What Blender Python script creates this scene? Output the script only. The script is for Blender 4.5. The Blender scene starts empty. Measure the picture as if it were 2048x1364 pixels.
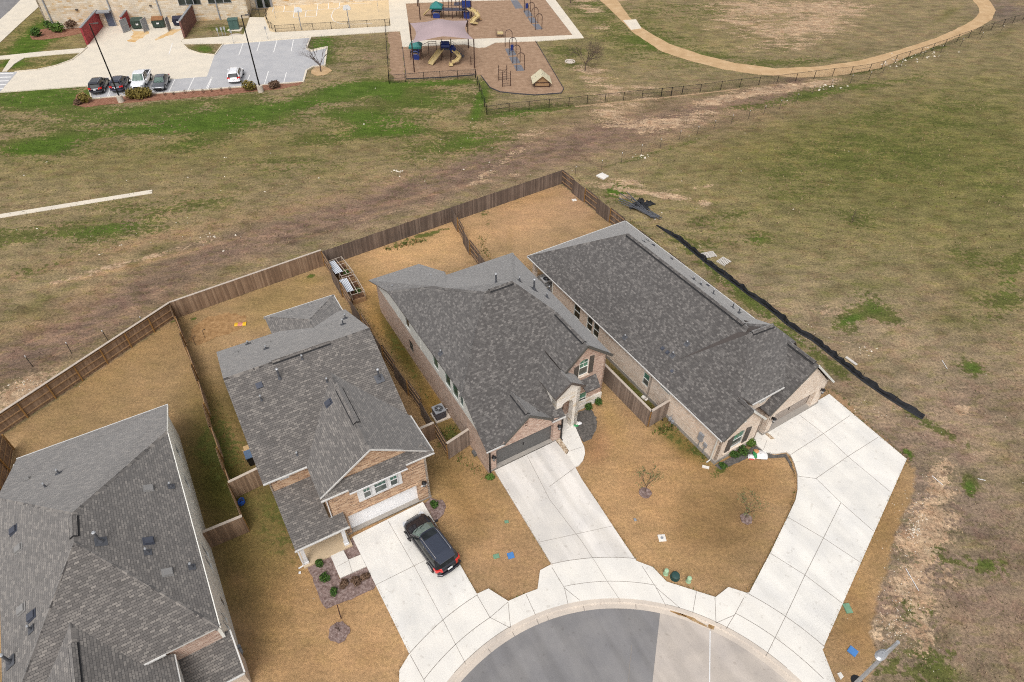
import bpy, bmesh, math, random
import numpy as np
from mathutils import Vector, Matrix
from mathutils.geometry import tessellate_polygon
random.seed(7); rng=np.random.default_rng(5)
S=bpy.context.scene; C=S.collection
# ---------------------------------------------------------------- camera
FPX,TH,RO,HC=1304.946,0.758421718,0.0130234616,39.7180735
_c,_s=math.cos(TH),math.sin(TH)
_F=Vector((0,_c,-_s)); _r=Vector((1,0,0)); _u=Vector((0,_s,_c))
_R=_r*math.cos(RO)+_u*math.sin(RO); _U=_u*math.cos(RO)-_r*math.sin(RO)
cd=bpy.data.cameras.new('camera'); cam=bpy.data.objects.new('camera',cd); C.objects.link(cam)
cd.sensor_width=36; cd.lens=FPX/2048*36; cd.clip_end=2000; cd.clip_start=.5
M=Matrix.Identity(4)
for i in range(3):
    M[i][0]=_R[i]; M[i][1]=_U[i]; M[i][2]=-_F[i]
M[2][3]=HC
cam.matrix_world=M; S.camera=cam
# ---------------------------------------------------------------- light
SUN_EL,SUN_AZ=math.radians(56),math.radians(188)   # azimuth measured from +Y towards +X
w=bpy.data.worlds.new('World'); S.world=w; w.use_nodes=True
nt=w.node_tree; bg=nt.nodes['Background']
sky=nt.nodes.new('ShaderNodeTexSky'); sky.sky_type='NISHITA'; sky.sun_disc=False
sky.sun_elevation=SUN_EL; sky.sun_rotation=SUN_AZ; sky.dust_density=6; sky.ozone_density=.6; sky.air_density=1
hs=nt.nodes.new('ShaderNodeHueSaturation'); hs.inputs['Saturation'].default_value=.22
nt.links.new(sky.outputs[0],hs.inputs['Color']); nt.links.new(hs.outputs[0],bg.inputs[0]); bg.inputs[1].default_value=.15
sl=bpy.data.lights.new('sun','SUN'); sl.energy=1.05; sl.angle=math.radians(30); sl.color=(1,.97,.93)
so=bpy.data.objects.new('sun',sl); C.objects.link(so)
sd=Vector((math.sin(SUN_AZ)*math.cos(SUN_EL),math.cos(SUN_AZ)*math.cos(SUN_EL),math.sin(SUN_EL)))
so.rotation_euler=sd.to_track_quat('Z','Y').to_euler(); so.location=(0,60,60)
S.view_settings.view_transform='Standard'; S.view_settings.look='None'; S.view_settings.exposure=0.06
S.cycles.use_denoising=False; S.cycles.filter_width=1.05; S.cycles.max_bounces=6; S.cycles.sample_clamp_indirect=4
# ---------------------------------------------------------------- photo pixel -> point on the place
def gp(x,y,z=0.0):
    d=_F*FPX+_R*(x-1024)-_U*(y-682); t=(z-HC)/d.z
    return Vector((d.x*t,d.y*t,z))
def ray(x,y): return Vector((0,0,HC)), (_F*FPX+_R*(x-1024)-_U*(y-682))
# ---------------------------------------------------------------- mesh helpers
class MB:
    def __init__(s): s.v=[];s.f=[];s.m=[];s.uv=[]
    def face(s,pts,m=0,uv=None):
        i=len(s.v); s.v+= [tuple(p) for p in pts]; s.f.append(list(range(i,i+len(pts)))); s.m.append(m); s.uv.append(uv); return s
    def hexa(s,p,m=0):  # p: 8 points bottom 4 ccw, top 4 ccw
        for q in ((3,2,1,0),(4,5,6,7),(0,1,5,4),(1,2,6,5),(2,3,7,6),(3,0,4,7)): s.face([p[k] for k in q],m)
        return s
    def box(s,c,d,rz=0,m=0,rx=None):
        dx,dy,dz=[k/2 for k in d]; R_=Matrix.Rotation(rz,3,'Z')
        if rx is not None: R_=R_@rx
        p=[Vector(c)+R_@Vector((a*dx,b*dy,e*dz)) for e in (-1,1) for a,b in ((-1,-1),(1,-1),(1,1),(-1,1))]
        return s.hexa(p,m)
    def beam(s,a,b,w,h,m=0,up=(0,0,1)):
        a,b=Vector(a),Vector(b); t=(b-a).normalized(); up=Vector(up)
        if abs(t.dot(up))>.98: up=Vector((0,1,0)) if abs(t.y)<.9 else Vector((1,0,0))
        x=t.cross(up).normalized(); y=x.cross(t)
        p=[q+x*i*w/2+y*j*h/2 for q in (a,b) for i,j in ((-1,-1),(1,-1),(1,1),(-1,1))]
        return s.hexa(p,m)
    def tube(s,pts,r,n=8,m=0,cap=True):
        pts=[Vector(p) for p in pts]; rings=[]; rr=r if isinstance(r,(list,tuple)) else [r]*len(pts)
        for i,p in enumerate(pts):
            t=(pts[min(i+1,len(pts)-1)]-pts[max(i-1,0)]).normalized()
            up=Vector((0,0,1)) if abs(t.z)<.95 else Vector((1,0,0))
            x=t.cross(up).normalized(); y=x.cross(t)
            rings.append([p+(x*math.cos(2*math.pi*k/n)+y*math.sin(2*math.pi*k/n))*rr[i] for k in range(n)])
        b=len(s.v)
        for rg in rings: s.v+=[tuple(q) for q in rg]
        for i in range(len(rings)-1):
            for k in range(n):
                s.f.append([b+i*n+k,b+i*n+(k+1)%n,b+(i+1)*n+(k+1)%n,b+(i+1)*n+k]); s.m.append(m); s.uv.append(None)
        if cap:
            s.f.append([b+k for k in range(n)][::-1]); s.m.append(m); s.uv.append(None)
            s.f.append([b+(len(rings)-1)*n+k for k in range(n)]); s.m.append(m); s.uv.append(None)
        return s
    def cyl(s,c,r,h,n=16,m=0,r2=None):
        return s.tube([c,Vector(c)+Vector((0,0,h))],[r,r if r2 is None else r2],n,m)
    def prism(s,poly,z0,z1,m=0,sides=True):
        tri=tessellate_polygon([[Vector((p[0],p[1],0)) for p in poly]])
        for t in tri:
            a=[poly[k] for k in t]
            ar=(a[1][0]-a[0][0])*(a[2][1]-a[0][1])-(a[1][1]-a[0][1])*(a[2][0]-a[0][0])
            if ar<0: a=a[::-1]
            s.face([(q[0],q[1],z1) for q in a],m)
        if sides:
            A=sum(poly[i][0]*poly[(i+1)%len(poly)][1]-poly[(i+1)%len(poly)][0]*poly[i][1] for i in range(len(poly)))
            pl=poly if A>0 else poly[::-1]
            for i in range(len(pl)):
                p,q=pl[i],pl[(i+1)%len(pl)]
                s.face([(p[0],p[1],z0),(q[0],q[1],z0),(q[0],q[1],z1),(p[0],p[1],z1)],m)
        return s
    def build(s,name,mats,parent=None,smooth=False,loc=None,rz=0):
        me=bpy.data.meshes.new(name); me.from_pydata(s.v,[],s.f); 
        if not isinstance(mats,(list,tuple)): mats=[mats]
        for q in mats: me.materials.append(q)
        me.polygons.foreach_set('material_index',s.m)
        if smooth: me.polygons.foreach_set('use_smooth',[True]*len(s.f))
        uvl=me.uv_layers.new(name='UVMap').data
        k=0
        for pi,f in enumerate(s.f):
            if s.uv[pi]: us=s.uv[pi]
            else:
                P=[Vector(s.v[i]) for i in f]; n=Vector((0,0,0))
                for i in range(len(P)):
                    a,b=P[i],P[(i+1)%len(P)]; n+=Vector(((a.y-b.y)*(a.z+b.z),(a.z-b.z)*(a.x+b.x),(a.x-b.x)*(a.y+b.y)))
                if n.length>0: n.normalize()
                t=Vector((-n.y,n.x,0))
                if t.length<.05: t=Vector((1,0,0)); bt=Vector((0,1,0))
                else: t.normalize(); bt=n.cross(t)
                us=[(p.dot(t),p.dot(bt)) for p in P]
            for q in us: uvl[k].uv=q; k+=1
        o=bpy.data.objects.new(name,me); C.objects.link(o)
        if parent is not None: o.parent=parent
        if loc is not None: o.location=loc
        o.rotation_euler.z=rz
        return o
def tag(o,label=None,cat=None,group=None,kind=None):
    if label: o['label']=label
    if cat: o['category']=cat
    if group: o['group']=group
    if kind: o['kind']=kind
    return o
def empty(name,loc,rz=0,label=None,cat=None,group=None):
    o=bpy.data.objects.new(name,None); o.empty_display_size=.3; C.objects.link(o); o.location=loc; o.rotation_euler.z=rz
    return tag(o,label,cat,group)
def copytree(o,parent=None):
    c=o.copy(); C.objects.link(c)
    if parent is not None: c.parent=parent
    for ch in list(o.children): copytree(ch,c)
    return c
def place(o,loc,rz,label,group=None):
    o.location=loc; o.rotation_euler.z=rz; o['label']=label
    if group: o['group']=group
    return o
# ---------------------------------------------------------------- material helpers
def L3(c):  # sRGB 0-255 seen in the photograph's light -> linear base colour
    r=[]
    for k in c:
        k=k/255; k=k/12.92 if k<=.04045 else ((k+.055)/1.055)**2.4
        r.append(min(k/1.25,.85))
    return (*r,1)
def newmat(name):
    m=bpy.data.materials.new(name); m.use_nodes=True; n=m.node_tree.nodes; return m,n,m.node_tree.links,n['Principled BSDF']
def simple(name,col,rough=.7,metal=0,noise=.12,scale=3,spec=None,alpha=None,coat=0,bump=0):
    m,n,l,b=newmat(name); b.inputs['Roughness'].default_value=rough; b.inputs['Metallic'].default_value=metal
    if spec is not None: b.inputs['Specular IOR Level'].default_value=spec
    if coat: b.inputs['Coat Weight'].default_value=coat; b.inputs['Coat Roughness'].default_value=.05
    if noise:
        tc=n.new('ShaderNodeTexCoord'); nz=n.new('ShaderNodeTexNoise'); nz.inputs['Scale'].default_value=scale; nz.inputs['Detail'].default_value=5
        l.new(tc.outputs['Object'],nz.inputs['Vector'])
        r=n.new('ShaderNodeValToRGB'); e=r.color_ramp.elements
        e[0].position=.3; e[1].position=.7
        e[0].color=(*[k*(1-noise) for k in col[:3]],1); e[1].color=(*[min(1,k*(1+noise)) for k in col[:3]],1)
        l.new(nz.outputs['Fac'],r.inputs['Fac']); l.new(r.outputs['Color'],b.inputs['Base Color'])
        if bump:
            bm_=n.new('ShaderNodeBump'); bm_.inputs['Strength'].default_value=bump; l.new(nz.outputs['Fac'],bm_.inputs['Height']); l.new(bm_.outputs[0],b.inputs['Normal'])
    else: b.inputs['Base Color'].default_value=(*col[:3],1)
    if alpha is not None: b.inputs['Alpha'].default_value=alpha
    return m
def ramp(n,stops,interp='LINEAR'):
    r=n.new('ShaderNodeValToRGB'); cr=r.color_ramp; cr.interpolation=interp
    while len(cr.elements)<len(stops): cr.elements.new(.5)
    for e,(p,c) in zip(cr.elements,stops): e.position=p; e.color=(*c[:3],1)
    return r
def mixc(n,l,mode,fac,a,b_):
    x=n.new('ShaderNodeMix'); x.data_type='RGBA'; x.blend_type=mode
    for s_,v in ((x.inputs[0],fac),(x.inputs[6],a),(x.inputs[7],b_)):
        if hasattr(v,'is_linked'): l.new(v,s_)
        else: s_.default_value=v if not isinstance(v,(tuple,list)) else (*v[:3],1)
    return x.outputs[2]
def brickmat(name,stops,mortar,bw,bh,mort=.012,rough=.85,bump=.25,noise=.12,nscale=.8,squash=1,offset=.5,second=None):
    m,n,l,b=newmat(name); b.inputs['Roughness'].default_value=rough
    tc=n.new('ShaderNodeTexCoord'); br=n.new('ShaderNodeTexBrick')
    br.inputs['Scale'].default_value=1; br.inputs['Brick Width'].default_value=bw; br.inputs['Row Height'].default_value=bh
    br.inputs['Mortar Size'].default_value=mort; br.inputs['Mortar Smooth'].default_value=.2; br.inputs['Bias'].default_value=0; br.offset=offset
    br.inputs['Color1'].default_value=(0,0,0,1); br.inputs['Color2'].default_value=(1,1,1,1); br.inputs['Mortar'].default_value=(.5,.5,.5,1)
    l.new(tc.outputs['UV'],br.inputs['Vector'])
    src=br.outputs['Color']
    if second:
        b2=n.new('ShaderNodeTexBrick'); b2.inputs['Scale'].default_value=1; b2.inputs['Brick Width'].default_value=second; b2.inputs['Row Height'].default_value=bh
        b2.inputs['Mortar Size'].default_value=0; b2.offset=.37; b2.offset_frequency=3; b2.inputs['Color1'].default_value=(0,0,0,1); b2.inputs['Color2'].default_value=(1,1,1,1)
        l.new(tc.outputs['UV'],b2.inputs['Vector']); src=mixc(n,l,'MIX',.0 if 'shingle' in name else .28,src,b2.outputs['Color'])
    r=ramp(n,stops); l.new(src,r.inputs['Fac'])
    nz=n.new('ShaderNodeTexNoise'); nz.inputs['Scale'].default_value=nscale; nz.inputs['Detail'].default_value=6; l.new(tc.outputs['Object'],nz.inputs['Vector'])
    g=ramp(n,[(.3,(1-noise,)*3),(.7,(1+noise,)*3)]); l.new(nz.outputs['Fac'],g.inputs['Fac'])
    col=mixc(n,l,'MULTIPLY',1.0,r.outputs['Color'],g.outputs['Color'])
    col=mixc(n,l,'MIX',br.outputs['Fac'],col,mortar)
    l.new(col,b.inputs['Base Color'])
    if 'shingle' in name: b.inputs['Sheen Weight'].default_value=.35; b.inputs['Sheen Roughness'].default_value=.6
    bm_=n.new('ShaderNodeBump'); bm_.inputs['Strength'].default_value=bump; bm_.inputs['Distance'].default_value=.02; bm_.invert=True
    l.new(br.outputs['Fac'],bm_.inputs['Height']); l.new(bm_.outputs[0],b.inputs['Normal'])
    return m
def concrete(name,col,stain=.1,joint=None,dark=(0,0,0),streak=0):
    m,n,l,b=newmat(name); b.inputs['Roughness'].default_value=.85
    tc=n.new('ShaderNodeTexCoord')
    def nz(s,d=6,v=None,rough=.55):
        q=n.new('ShaderNodeTexNoise'); q.inputs['Scale'].default_value=s; q.inputs['Detail'].default_value=d; q.inputs['Roughness'].default_value=rough
        l.new(v or tc.outputs['Object'],q.inputs['Vector']); return q.outputs['Fac']
    a=ramp(n,[(.35,(1-stain,1-stain,1-stain*.9)),(.62,(1.02,1.01,1.0))]); l.new(nz(.55,7),a.inputs['Fac'])
    b2=ramp(n,[(.3,(.93,.93,.93)),(.7,(1.05,1.05,1.05))]); l.new(nz(14,4),b2.inputs['Fac'])
    c=mixc(n,l,'MULTIPLY',1.0,col,a.outputs[0]); c=mixc(n,l,'MULTIPLY',1.0,c,b2.outputs[0])
    sp=ramp(n,[(.66,(1,1,1)),(.72,(.86,.85,.84))]); l.new(nz(3.2,3,rough=.4),sp.inputs['Fac']); c=mixc(n,l,'MULTIPLY',1.0,c,sp.outputs[0])
    if streak:
        mp=n.new('ShaderNodeMapping'); mp.vector_type='TEXTURE'; mp.inputs['Rotation'].default_value=(0,0,math.radians(-62)); mp.inputs['Scale'].default_value=(7,.9,1)
        l.new(tc.outputs['Object'],mp.inputs['Vector']); s3=ramp(n,[(.42,(1-streak,1-streak*1.02,1-streak*1.08)),(.6,(1,1,1))]); l.new(nz(.9,5,mp.outputs[0]),s3.inputs['Fac'])
        c=mixc(n,l,'MULTIPLY',1.0,c,s3.outputs[0])
    l.new(c,b.inputs['Base Color']); return m
MT={}
MT['shingle_dark']=brickmat('shingle_dark',[(.0,L3((76,72,70))),(.4,L3((86,82,80))),(.62,L3((97,93,90))),(.8,L3((107,103,100))),(1,L3((124,119,115)))],L3((68,65,63)),.20,.14,.006,.95,.35,.05,.5,second=.31)
MT['shingle_light']=brickmat('shingle_light',[(.0,L3((96,91,87))),(.35,L3((106,101,97))),(.62,L3((117,111,106))),(.85,L3((128,122,116))),(1,L3((141,134,127)))],L3((66,62,60)),.27,.14,.012,.95,.45,.05,.5,second=.42)
MT['brick_pink']=brickmat('brick_pink',[(0,L3((158,122,106))),(.5,L3((200,166,148))),(1,L3((224,202,186)))],L3((212,194,178)),.22,.08,.01,second=.3)
MT['brick_orange']=brickmat('brick_orange',[(0,L3((112,82,64))),(.28,L3((168,128,100))),(.6,L3((206,168,134))),(1,L3((228,196,164)))],L3((216,194,168)),.30,.085,.008,second=.45)
MT['brick_cream']=brickmat('brick_cream',[(0,L3((214,190,170))),(.5,L3((236,217,198))),(1,L3((246,234,220)))],L3((228,214,198)),.22,.08,.01,second=.3)
MT['brick_brown']=brickmat('brick_brown',[(0,L3((156,128,112))),(.5,L3((194,166,148))),(1,L3((218,194,178)))],L3((196,180,166)),.22,.08,.01,second=.3)
MT['stone']=brickmat('stone',[(0,L3((222,200,168))),(.3,L3((242,234,220))),(1,L3((250,246,240)))],L3((232,224,212)),.46,.22,.012,second=.8,bump=.5)
MT['limestone']=brickmat('limestone',[(0,L3((205,165,110))),(.22,L3((220,198,165))),(.6,L3((226,212,190))),(1,L3((238,228,210)))],L3((205,190,168)),.7,.3,.02,second=1.3)
MT['red_cmu']=brickmat('red_cmu',[(0,L3((150,52,58))),(1,L3((182,72,76)))],L3((140,60,62)),.4,.2,.01)
MT['brown_cmu']=brickmat('brown_cmu',[(0,L3((112,74,68))),(1,L3((140,98,88)))],L3((110,80,74)),.4,.2,.01)
MT['siding']=simple('siding',L3((222,222,216)),.7,noise=.03,scale=1)
MT['siding_white']=simple('siding_white',L3((250,248,240)),.7,noise=.03,scale=1)
MT['white']=simple('white_paint',L3((238,238,238)),.5,noise=.03)
MT['soffit']=simple('fascia_brown',L3((96,88,84)),.6,noise=.05)
MT['fascia_grey']=simple('fascia_grey',L3((92,90,86)),.6,noise=.05)
MT['black']=simple('black_metal',(.014,.014,.016),.45,.3,noise=.05)
MT['dark']=simple('dark_rubber',(.02,.02,.022),.8,noise=.1)
MT['pipe']=simple('vent_lead',L3((92,94,100)),.6,.1,noise=.15,scale=8)
MT['galv']=simple('galvanised',L3((190,192,195)),.4,.4,noise=.1)
MT['grey']=simple('grey_paint',L3((150,153,158)),.6,noise=.06)
MT['garage_grey']=simple('garage_grey',L3((104,103,102)),.6,noise=.03)
MT['garage_tan']=simple('garage_tan',L3((168,156,146)),.6,noise=.03)
MT['shutter']=simple('shutter',L3((92,86,80)),.6,noise=.06)
def glassmat(name,c1,c2):
    m,n,l,b=newmat(name); b.inputs['Roughness'].default_value=.12; b.inputs['Specular IOR Level'].default_value=.6
    tc=n.new('ShaderNodeTexCoord'); nz=n.new('ShaderNodeTexNoise'); nz.inputs['Scale'].default_value=1.3; l.new(tc.outputs['Object'],nz.inputs['Vector'])
    r=ramp(n,[(.4,c1),(.6,c2)]); l.new(nz.outputs['Fac'],r.inputs['Fac']); l.new(r.outputs[0],b.inputs['Base Color']); return m
MT['glass']=glassmat('window_glass',L3((62,98,88)),L3((92,146,124)))
MT['glass_dark']=glassmat('screen_glass',L3((22,30,28)),L3((40,52,48)))
MT['glass_teal']=glassmat('side_glass',L3((34,66,58)),L3((56,96,82)))
MT['screen']=glassmat('window_screen',L3((88,94,92)),L3((104,112,108)))
MT['carglass']=glassmat('car_glass',(.008,.01,.011,1),(.02,.024,.026,1)); MT['carglass'].node_tree.nodes['Principled BSDF'].inputs['Roughness'].default_value=.05
MT['drive']=concrete('driveway_concrete',L3((244,241,234)),.11,streak=.08)
MT['drive_stained']=concrete('driveway_concrete_stained',L3((240,235,228)),.1,streak=.16)
MT['walk']=concrete('walk_concrete',L3((243,239,231)),.08,streak=.05)
MT['kerbc']=concrete('kerb_concrete',L3((218,206,192)),.16)
MT['streetc']=concrete('street_concrete',L3((206,196,186)),.16,streak=.12)
MT['slab']=concrete('porch_slab',L3((212,190,158)),.1)
MT['found']=concrete('foundation',L3((172,166,158)),.15)
MT['asphalt']=concrete('street_asphalt',L3((145,143,143)),.16,streak=.13)
MT['asphalt_lot']=concrete('lot_asphalt',L3((190,190,192)),.1)
MT['court']=concrete('court_concrete',L3((226,202,162)),.08)
MT['schoolc']=concrete('school_concrete',L3((232,222,204)),.08)
MT['joint']=simple('joint_dark',L3((150,142,134)),.9,noise=.1)
MT['joint2']=simple('joint_faint',L3((196,186,178)),.9,noise=.05)
MT['paint']=simple('line_paint',L3((245,243,240)),.7,noise=.05,scale=6)
def grassy(name,cols,fine=9,amp=.22,big=.8):
    m,n,l,b=newmat(name); b.inputs['Roughness'].default_value=1; b.inputs['Specular IOR Level'].default_value=.1
    tc=n.new('ShaderNodeTexCoord')
    def nz(s,d,r_=.6):
        q=n.new('ShaderNodeTexNoise'); q.inputs['Scale'].default_value=s; q.inputs['Detail'].default_value=d; q.inputs['Roughness'].default_value=r_; l.new(tc.outputs['Object'],q.inputs['Vector']); return q.outputs['Fac']
    r=ramp(n,[(.3+.4*i/(len(cols)-1),c) for i,c in enumerate(cols)]); l.new(nz(big,8),r.inputs['Fac'])
    g=ramp(n,[(.32,(1-amp,)*3),(.68,(1+amp,)*3)]); l.new(nz(fine,5,.7),g.inputs['Fac'])
    l.new(mixc(n,l,'MULTIPLY',1.0,r.outputs[0],g.outputs[0]),b.inputs['Base Color']); return m
MT['mulch_grey']=grassy('mulch_grey',[L3((108,88,82)),L3((138,118,112)),L3((170,152,146))],16,.4,6)
MT['mulch_red']=grassy('mulch_red',[L3((120,80,62)),L3((150,108,88)),L3((176,134,112))],8,.2,3)
MT['gravel_dark']=grassy('gravel_dark',[L3((78,74,70)),L3((102,98,94)),L3((128,120,114))],18,.3,6)
MT['rocks']=grassy('rock_bed',[L3((120,92,70)),L3((190,170,145)),L3((232,220,200))],14,.35,10)
MT['playmulch']=grassy('play_mulch',[L3((150,124,102)),L3((166,137,113)),L3((180,152,128))],12,.2,1.2)
MT['track']=grassy('decomposed_granite',[L3((188,156,118)),L3((202,170,130)),L3((214,184,146))],5,.08,.6)
MT['dirt']=grassy('turned_dirt',[L3((140,108,74)),L3((168,132,92)),L3((190,154,112))],9,.25,2.5)
MT['mat_blue']=simple('rubber_mat',L3((120,121,128)),.9,noise=.08)
def woodmat(name,cols,bw=.14):
    m,n,l,b=newmat(name); b.inputs['Roughness'].default_value=.9
    tc=n.new('ShaderNodeTexCoord'); sp=n.new('ShaderNodeSeparateXYZ'); l.new(tc.outputs['UV'],sp.inputs[0])
    mth=n.new('ShaderNodeMath'); mth.operation='DIVIDE'; l.new(sp.outputs[0],mth.inputs[0]); mth.inputs[1].default_value=bw
    fl=n.new('ShaderNodeMath'); fl.operation='FLOOR'; l.new(mth.outputs[0],fl.inputs[0])
    wn=n.new('ShaderNodeTexWhiteNoise'); wn.noise_dimensions='1D'; l.new(fl.outputs[0],wn.inputs['W'])
    nz=n.new('ShaderNodeTexNoise'); nz.inputs['Scale'].default_value=.5; nz.inputs['Detail'].default_value=4; l.new(tc.outputs['UV'],nz.inputs['Vector'])
    mx=n.new('ShaderNodeMath'); mx.operation='MULTIPLY_ADD'; mx.inputs[1].default_value=.55; l.new(wn.outputs['Value'],mx.inputs[0])
    m2=n.new('ShaderNodeMath'); m2.operation='MULTIPLY_ADD'; m2.inputs[1].default_value=.9; m2.inputs[2].default_value=-.23; l.new(nz.outputs['Fac'],m2.inputs[0]); l.new(m2.outputs[0],mx.inputs[2])
    r=ramp(n,[(i/(len(cols)-1),c) for i,c in enumerate(cols)]); l.new(mx.outputs[0],r.inputs['Fac'])
    mp=n.new('ShaderNodeMapping'); mp.inputs['Scale'].default_value=(30,1.5,1); l.new(tc.outputs['UV'],mp.inputs['Vector'])
    n2=n.new('ShaderNodeTexNoise'); n2.inputs['Scale'].default_value=1; n2.inputs['Detail'].default_value=3; l.new(mp.outputs[0],n2.inputs['Vector'])
    g=ramp(n,[(.3,(.82,)*3),(.7,(1.15,)*3)]); l.new(n2.outputs['Fac'],g.inputs['Fac'])
    l.new(mixc(n,l,'MULTIPLY',1.0,r.outputs[0],g.outputs[0]),b.inputs['Base Color']); return m
MT['wood_old']=woodmat('weathered_cedar',[L3((86,73,65)),L3((116,100,89)),L3((150,132,118))])
MT['wood_new']=woodmat('stained_cedar',[L3((106,84,66)),L3((144,117,94)),L3((180,152,126))])
MT['wood_front']=woodmat('grey_cedar',[L3((108,94,84)),L3((140,123,110)),L3((174,156,142))])
MT['wood_rail']=simple('wood_rail',L3((168,134,98)),.9,noise=.15)
MT['wood_cap']=simple('wood_cap',L3((196,182,168)),.9,noise=.1)
MT['wood_post']=simple('wood_post',L3((158,118,66)),.9,noise=.15)
print('materials ok')
# ================================================================ GROUND
CC=Vector((6.78,5.6)); R_ROAD,R_KERB,R_IN,R_OUT=12.38,12.97,14.08,15.72
def P(*pts,z=0):  # photo px list -> ground xy
    return [tuple(gp(x,y,z)[:2]) for x,y in pts]
def axis(a,b,c,d,f,g):
    return np.concatenate([[-900,-500,-250],np.arange(a,b,g),np.arange(b,c,f),np.arange(c,d,g),[250,500,900]]) if a<b else np.concatenate([[-900,-400,-60,-10],np.arange(b,c,f),np.arange(c,d,g),[190,350,700,1500]])
gx=axis(-118,-44,44,122,.3,.75); gy=axis(9,8,76,156,.3,.6)
nx,ny=len(gx),len(gy); X,Y=np.meshgrid(gx,gy); vx,vy=X.ravel(),Y.ravel()
co=np.stack([vx,vy,np.zeros_like(vx)],1)
# photo position of every ground vertex (only used to know which patch of the place it is)
q=co-np.array([0,0,HC]); den=q@np.array(_F); den[den<1]=1
PX=1024+FPX*(q@np.array(_R))/den; PY=682-FPX*(q@np.array(_U))/den
def lin(c): return np.array(L3(c)[:3])
tint=np.tile(lin((146,130,100)),(len(vx),1)); msk=np.zeros((len(vx),4)); msk[:,3]=1
def wgt(px,py,rx,ry,rot=0,soft=1.0):
    a=math.radians(rot); dx,dy=PX-px,PY-py; u=(dx*math.cos(a)+dy*math.sin(a))/rx; v=(-dx*math.sin(a)+dy*math.cos(a))/ry
    d=np.sqrt(u*u+v*v); return np.exp(-(d**2.4)*1.0)
def T(px,py,rx,ry,rot,c,s=1,soft=1.5):
    w_=(wgt(px,py,rx,ry,rot,soft)*s)[:,None]; tint[:]=tint*(1-w_)+lin(c)*w_
def K(ch,px,py,rx,ry,rot=0,s=1,soft=1.5): msk[:,ch]=np.clip(msk[:,ch]+wgt(px,py,rx,ry,rot,soft)*s,-1,1)
def inpoly(poly,x=vx,y=vy):
    r=np.zeros(len(x),bool); n_=len(poly)
    for i in range(n_):
        x1,y1=poly[i]; x2,y2=poly[(i+1)%n_]
        if y1==y2: continue
        c=((y1>y)!=(y2>y))&(x<(x2-x1)*(y-y1)/(y2-y1)+x1); r^=c
    return r
# broad fields
T(1750,1000,420,520,0,(150,130,110)); T(1700,620,330,190,20,(156,138,112),.8)
T(1800,330,420,170,-8,(124,118,72),.85); T(1500,300,180,90,-15,(128,118,74),.6); T(1960,560,150,120,0,(136,122,84),.6)
T(1450,440,230,80,10,(158,138,106),.7); T(1900,1200,200,200,0,(142,122,106),.8)
T(1250,250,420,55,-8,(148,122,104),.9); T(1000,330,260,30,-12,(144,118,104),.9); T(650,450,320,34,-14,(146,122,106),.85); T(200,640,330,60,-22,(138,116,96),.8)
T(150,620,200,40,-18,(160,132,98),.5); T(60,720,120,30,-25,(116,98,84),.8)
T(300,420,420,80,-10,(142,126,94),.7); T(400,300,520,60,-4,(136,124,84),.8); T(620,350,300,60,-8,(146,128,98),.8)
T(850,290,250,60,-8,(144,128,94),.6); T(230,500,330,16,-14,(162,134,104),.6); T(700,390,330,14,-13,(166,138,108),.6)
T(1400,60,300,60,0,(150,132,98),.6); T(1650,110,300,50,-8,(142,126,98),.7); T(1180,150,120,80,0,(150,132,100),.7); T(2010,20,60,30,0,(128,112,100))
T(850,150,100,80,0,(146,132,88),.5); T(40,90,160,120,0,(140,128,80),.7)
rr_=np.random.default_rng(11)
for _ in range(520):
    x_=rr_.uniform(-20,2068); y_=rr_.uniform(0,1364); k_=(y_+520)/1300*rr_.uniform(.35,1.4)
    c_i=rr_.choice(4,p=[.34,.24,.26,.16]); c_=((108,106,62),(164,142,108),(134,110,98),(98,100,54))[c_i]
    if x_>1300 and y_<520 and c_i==2: c_=(110,106,64)
    T(x_,y_,52*k_,15*k_,rr_.uniform(-22,4) if x_<1300 else rr_.uniform(-35,35),c_,rr_.uniform(.25,.55))
T(1800,330,330,150,-8,(110,108,62),.6); T(1980,420,120,200,0,(118,114,70),.5); T(1500,420,260,80,10,(134,124,86),.4); T(1250,75,260,50,8,(128,122,78),.5); T(1150,130,90,70,0,(140,128,90),.5); T(1720,470,260,110,10,(130,120,82),.35); T(980,330,330,22,-14,(134,110,98),.7); T(600,452,300,20,-14,(136,112,98),.65); T(150,650,260,26,-22,(132,110,94),.6); T(500,300,480,34,-4,(122,114,72),.4)
T(330,515,260,5,-14,(184,150,116),.7); T(760,412,140,5,-13,(180,146,112),.6); T(560,470,120,4,-13,(182,148,114),.5)
band=[(-20,745),(120,690),(240,620),(330,560),(470,500),(640,455),(800,400),(930,350),(1080,300),(1240,265),(1400,225),(1530,195),(1620,165)]
for (xa,ya),(xb,yb) in zip(band[:-1],band[1:]):
    for k in range(6):
        f_=k/6; x_=xa+(xb-xa)*f_; y_=ya+(yb-ya)*f_; sc_=(y_+520)/1100
        T(x_,y_-8,46*sc_,26*sc_,-18,(134,112,98),.42)
        for off in (-26,-12,4,16): T(x_+rr_.uniform(-8,8),y_+off*sc_,24*sc_,2.4*sc_,-17,((172,140,112),(110,92,80))[rr_.integers(2)],rr_.uniform(.2,.6))
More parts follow.
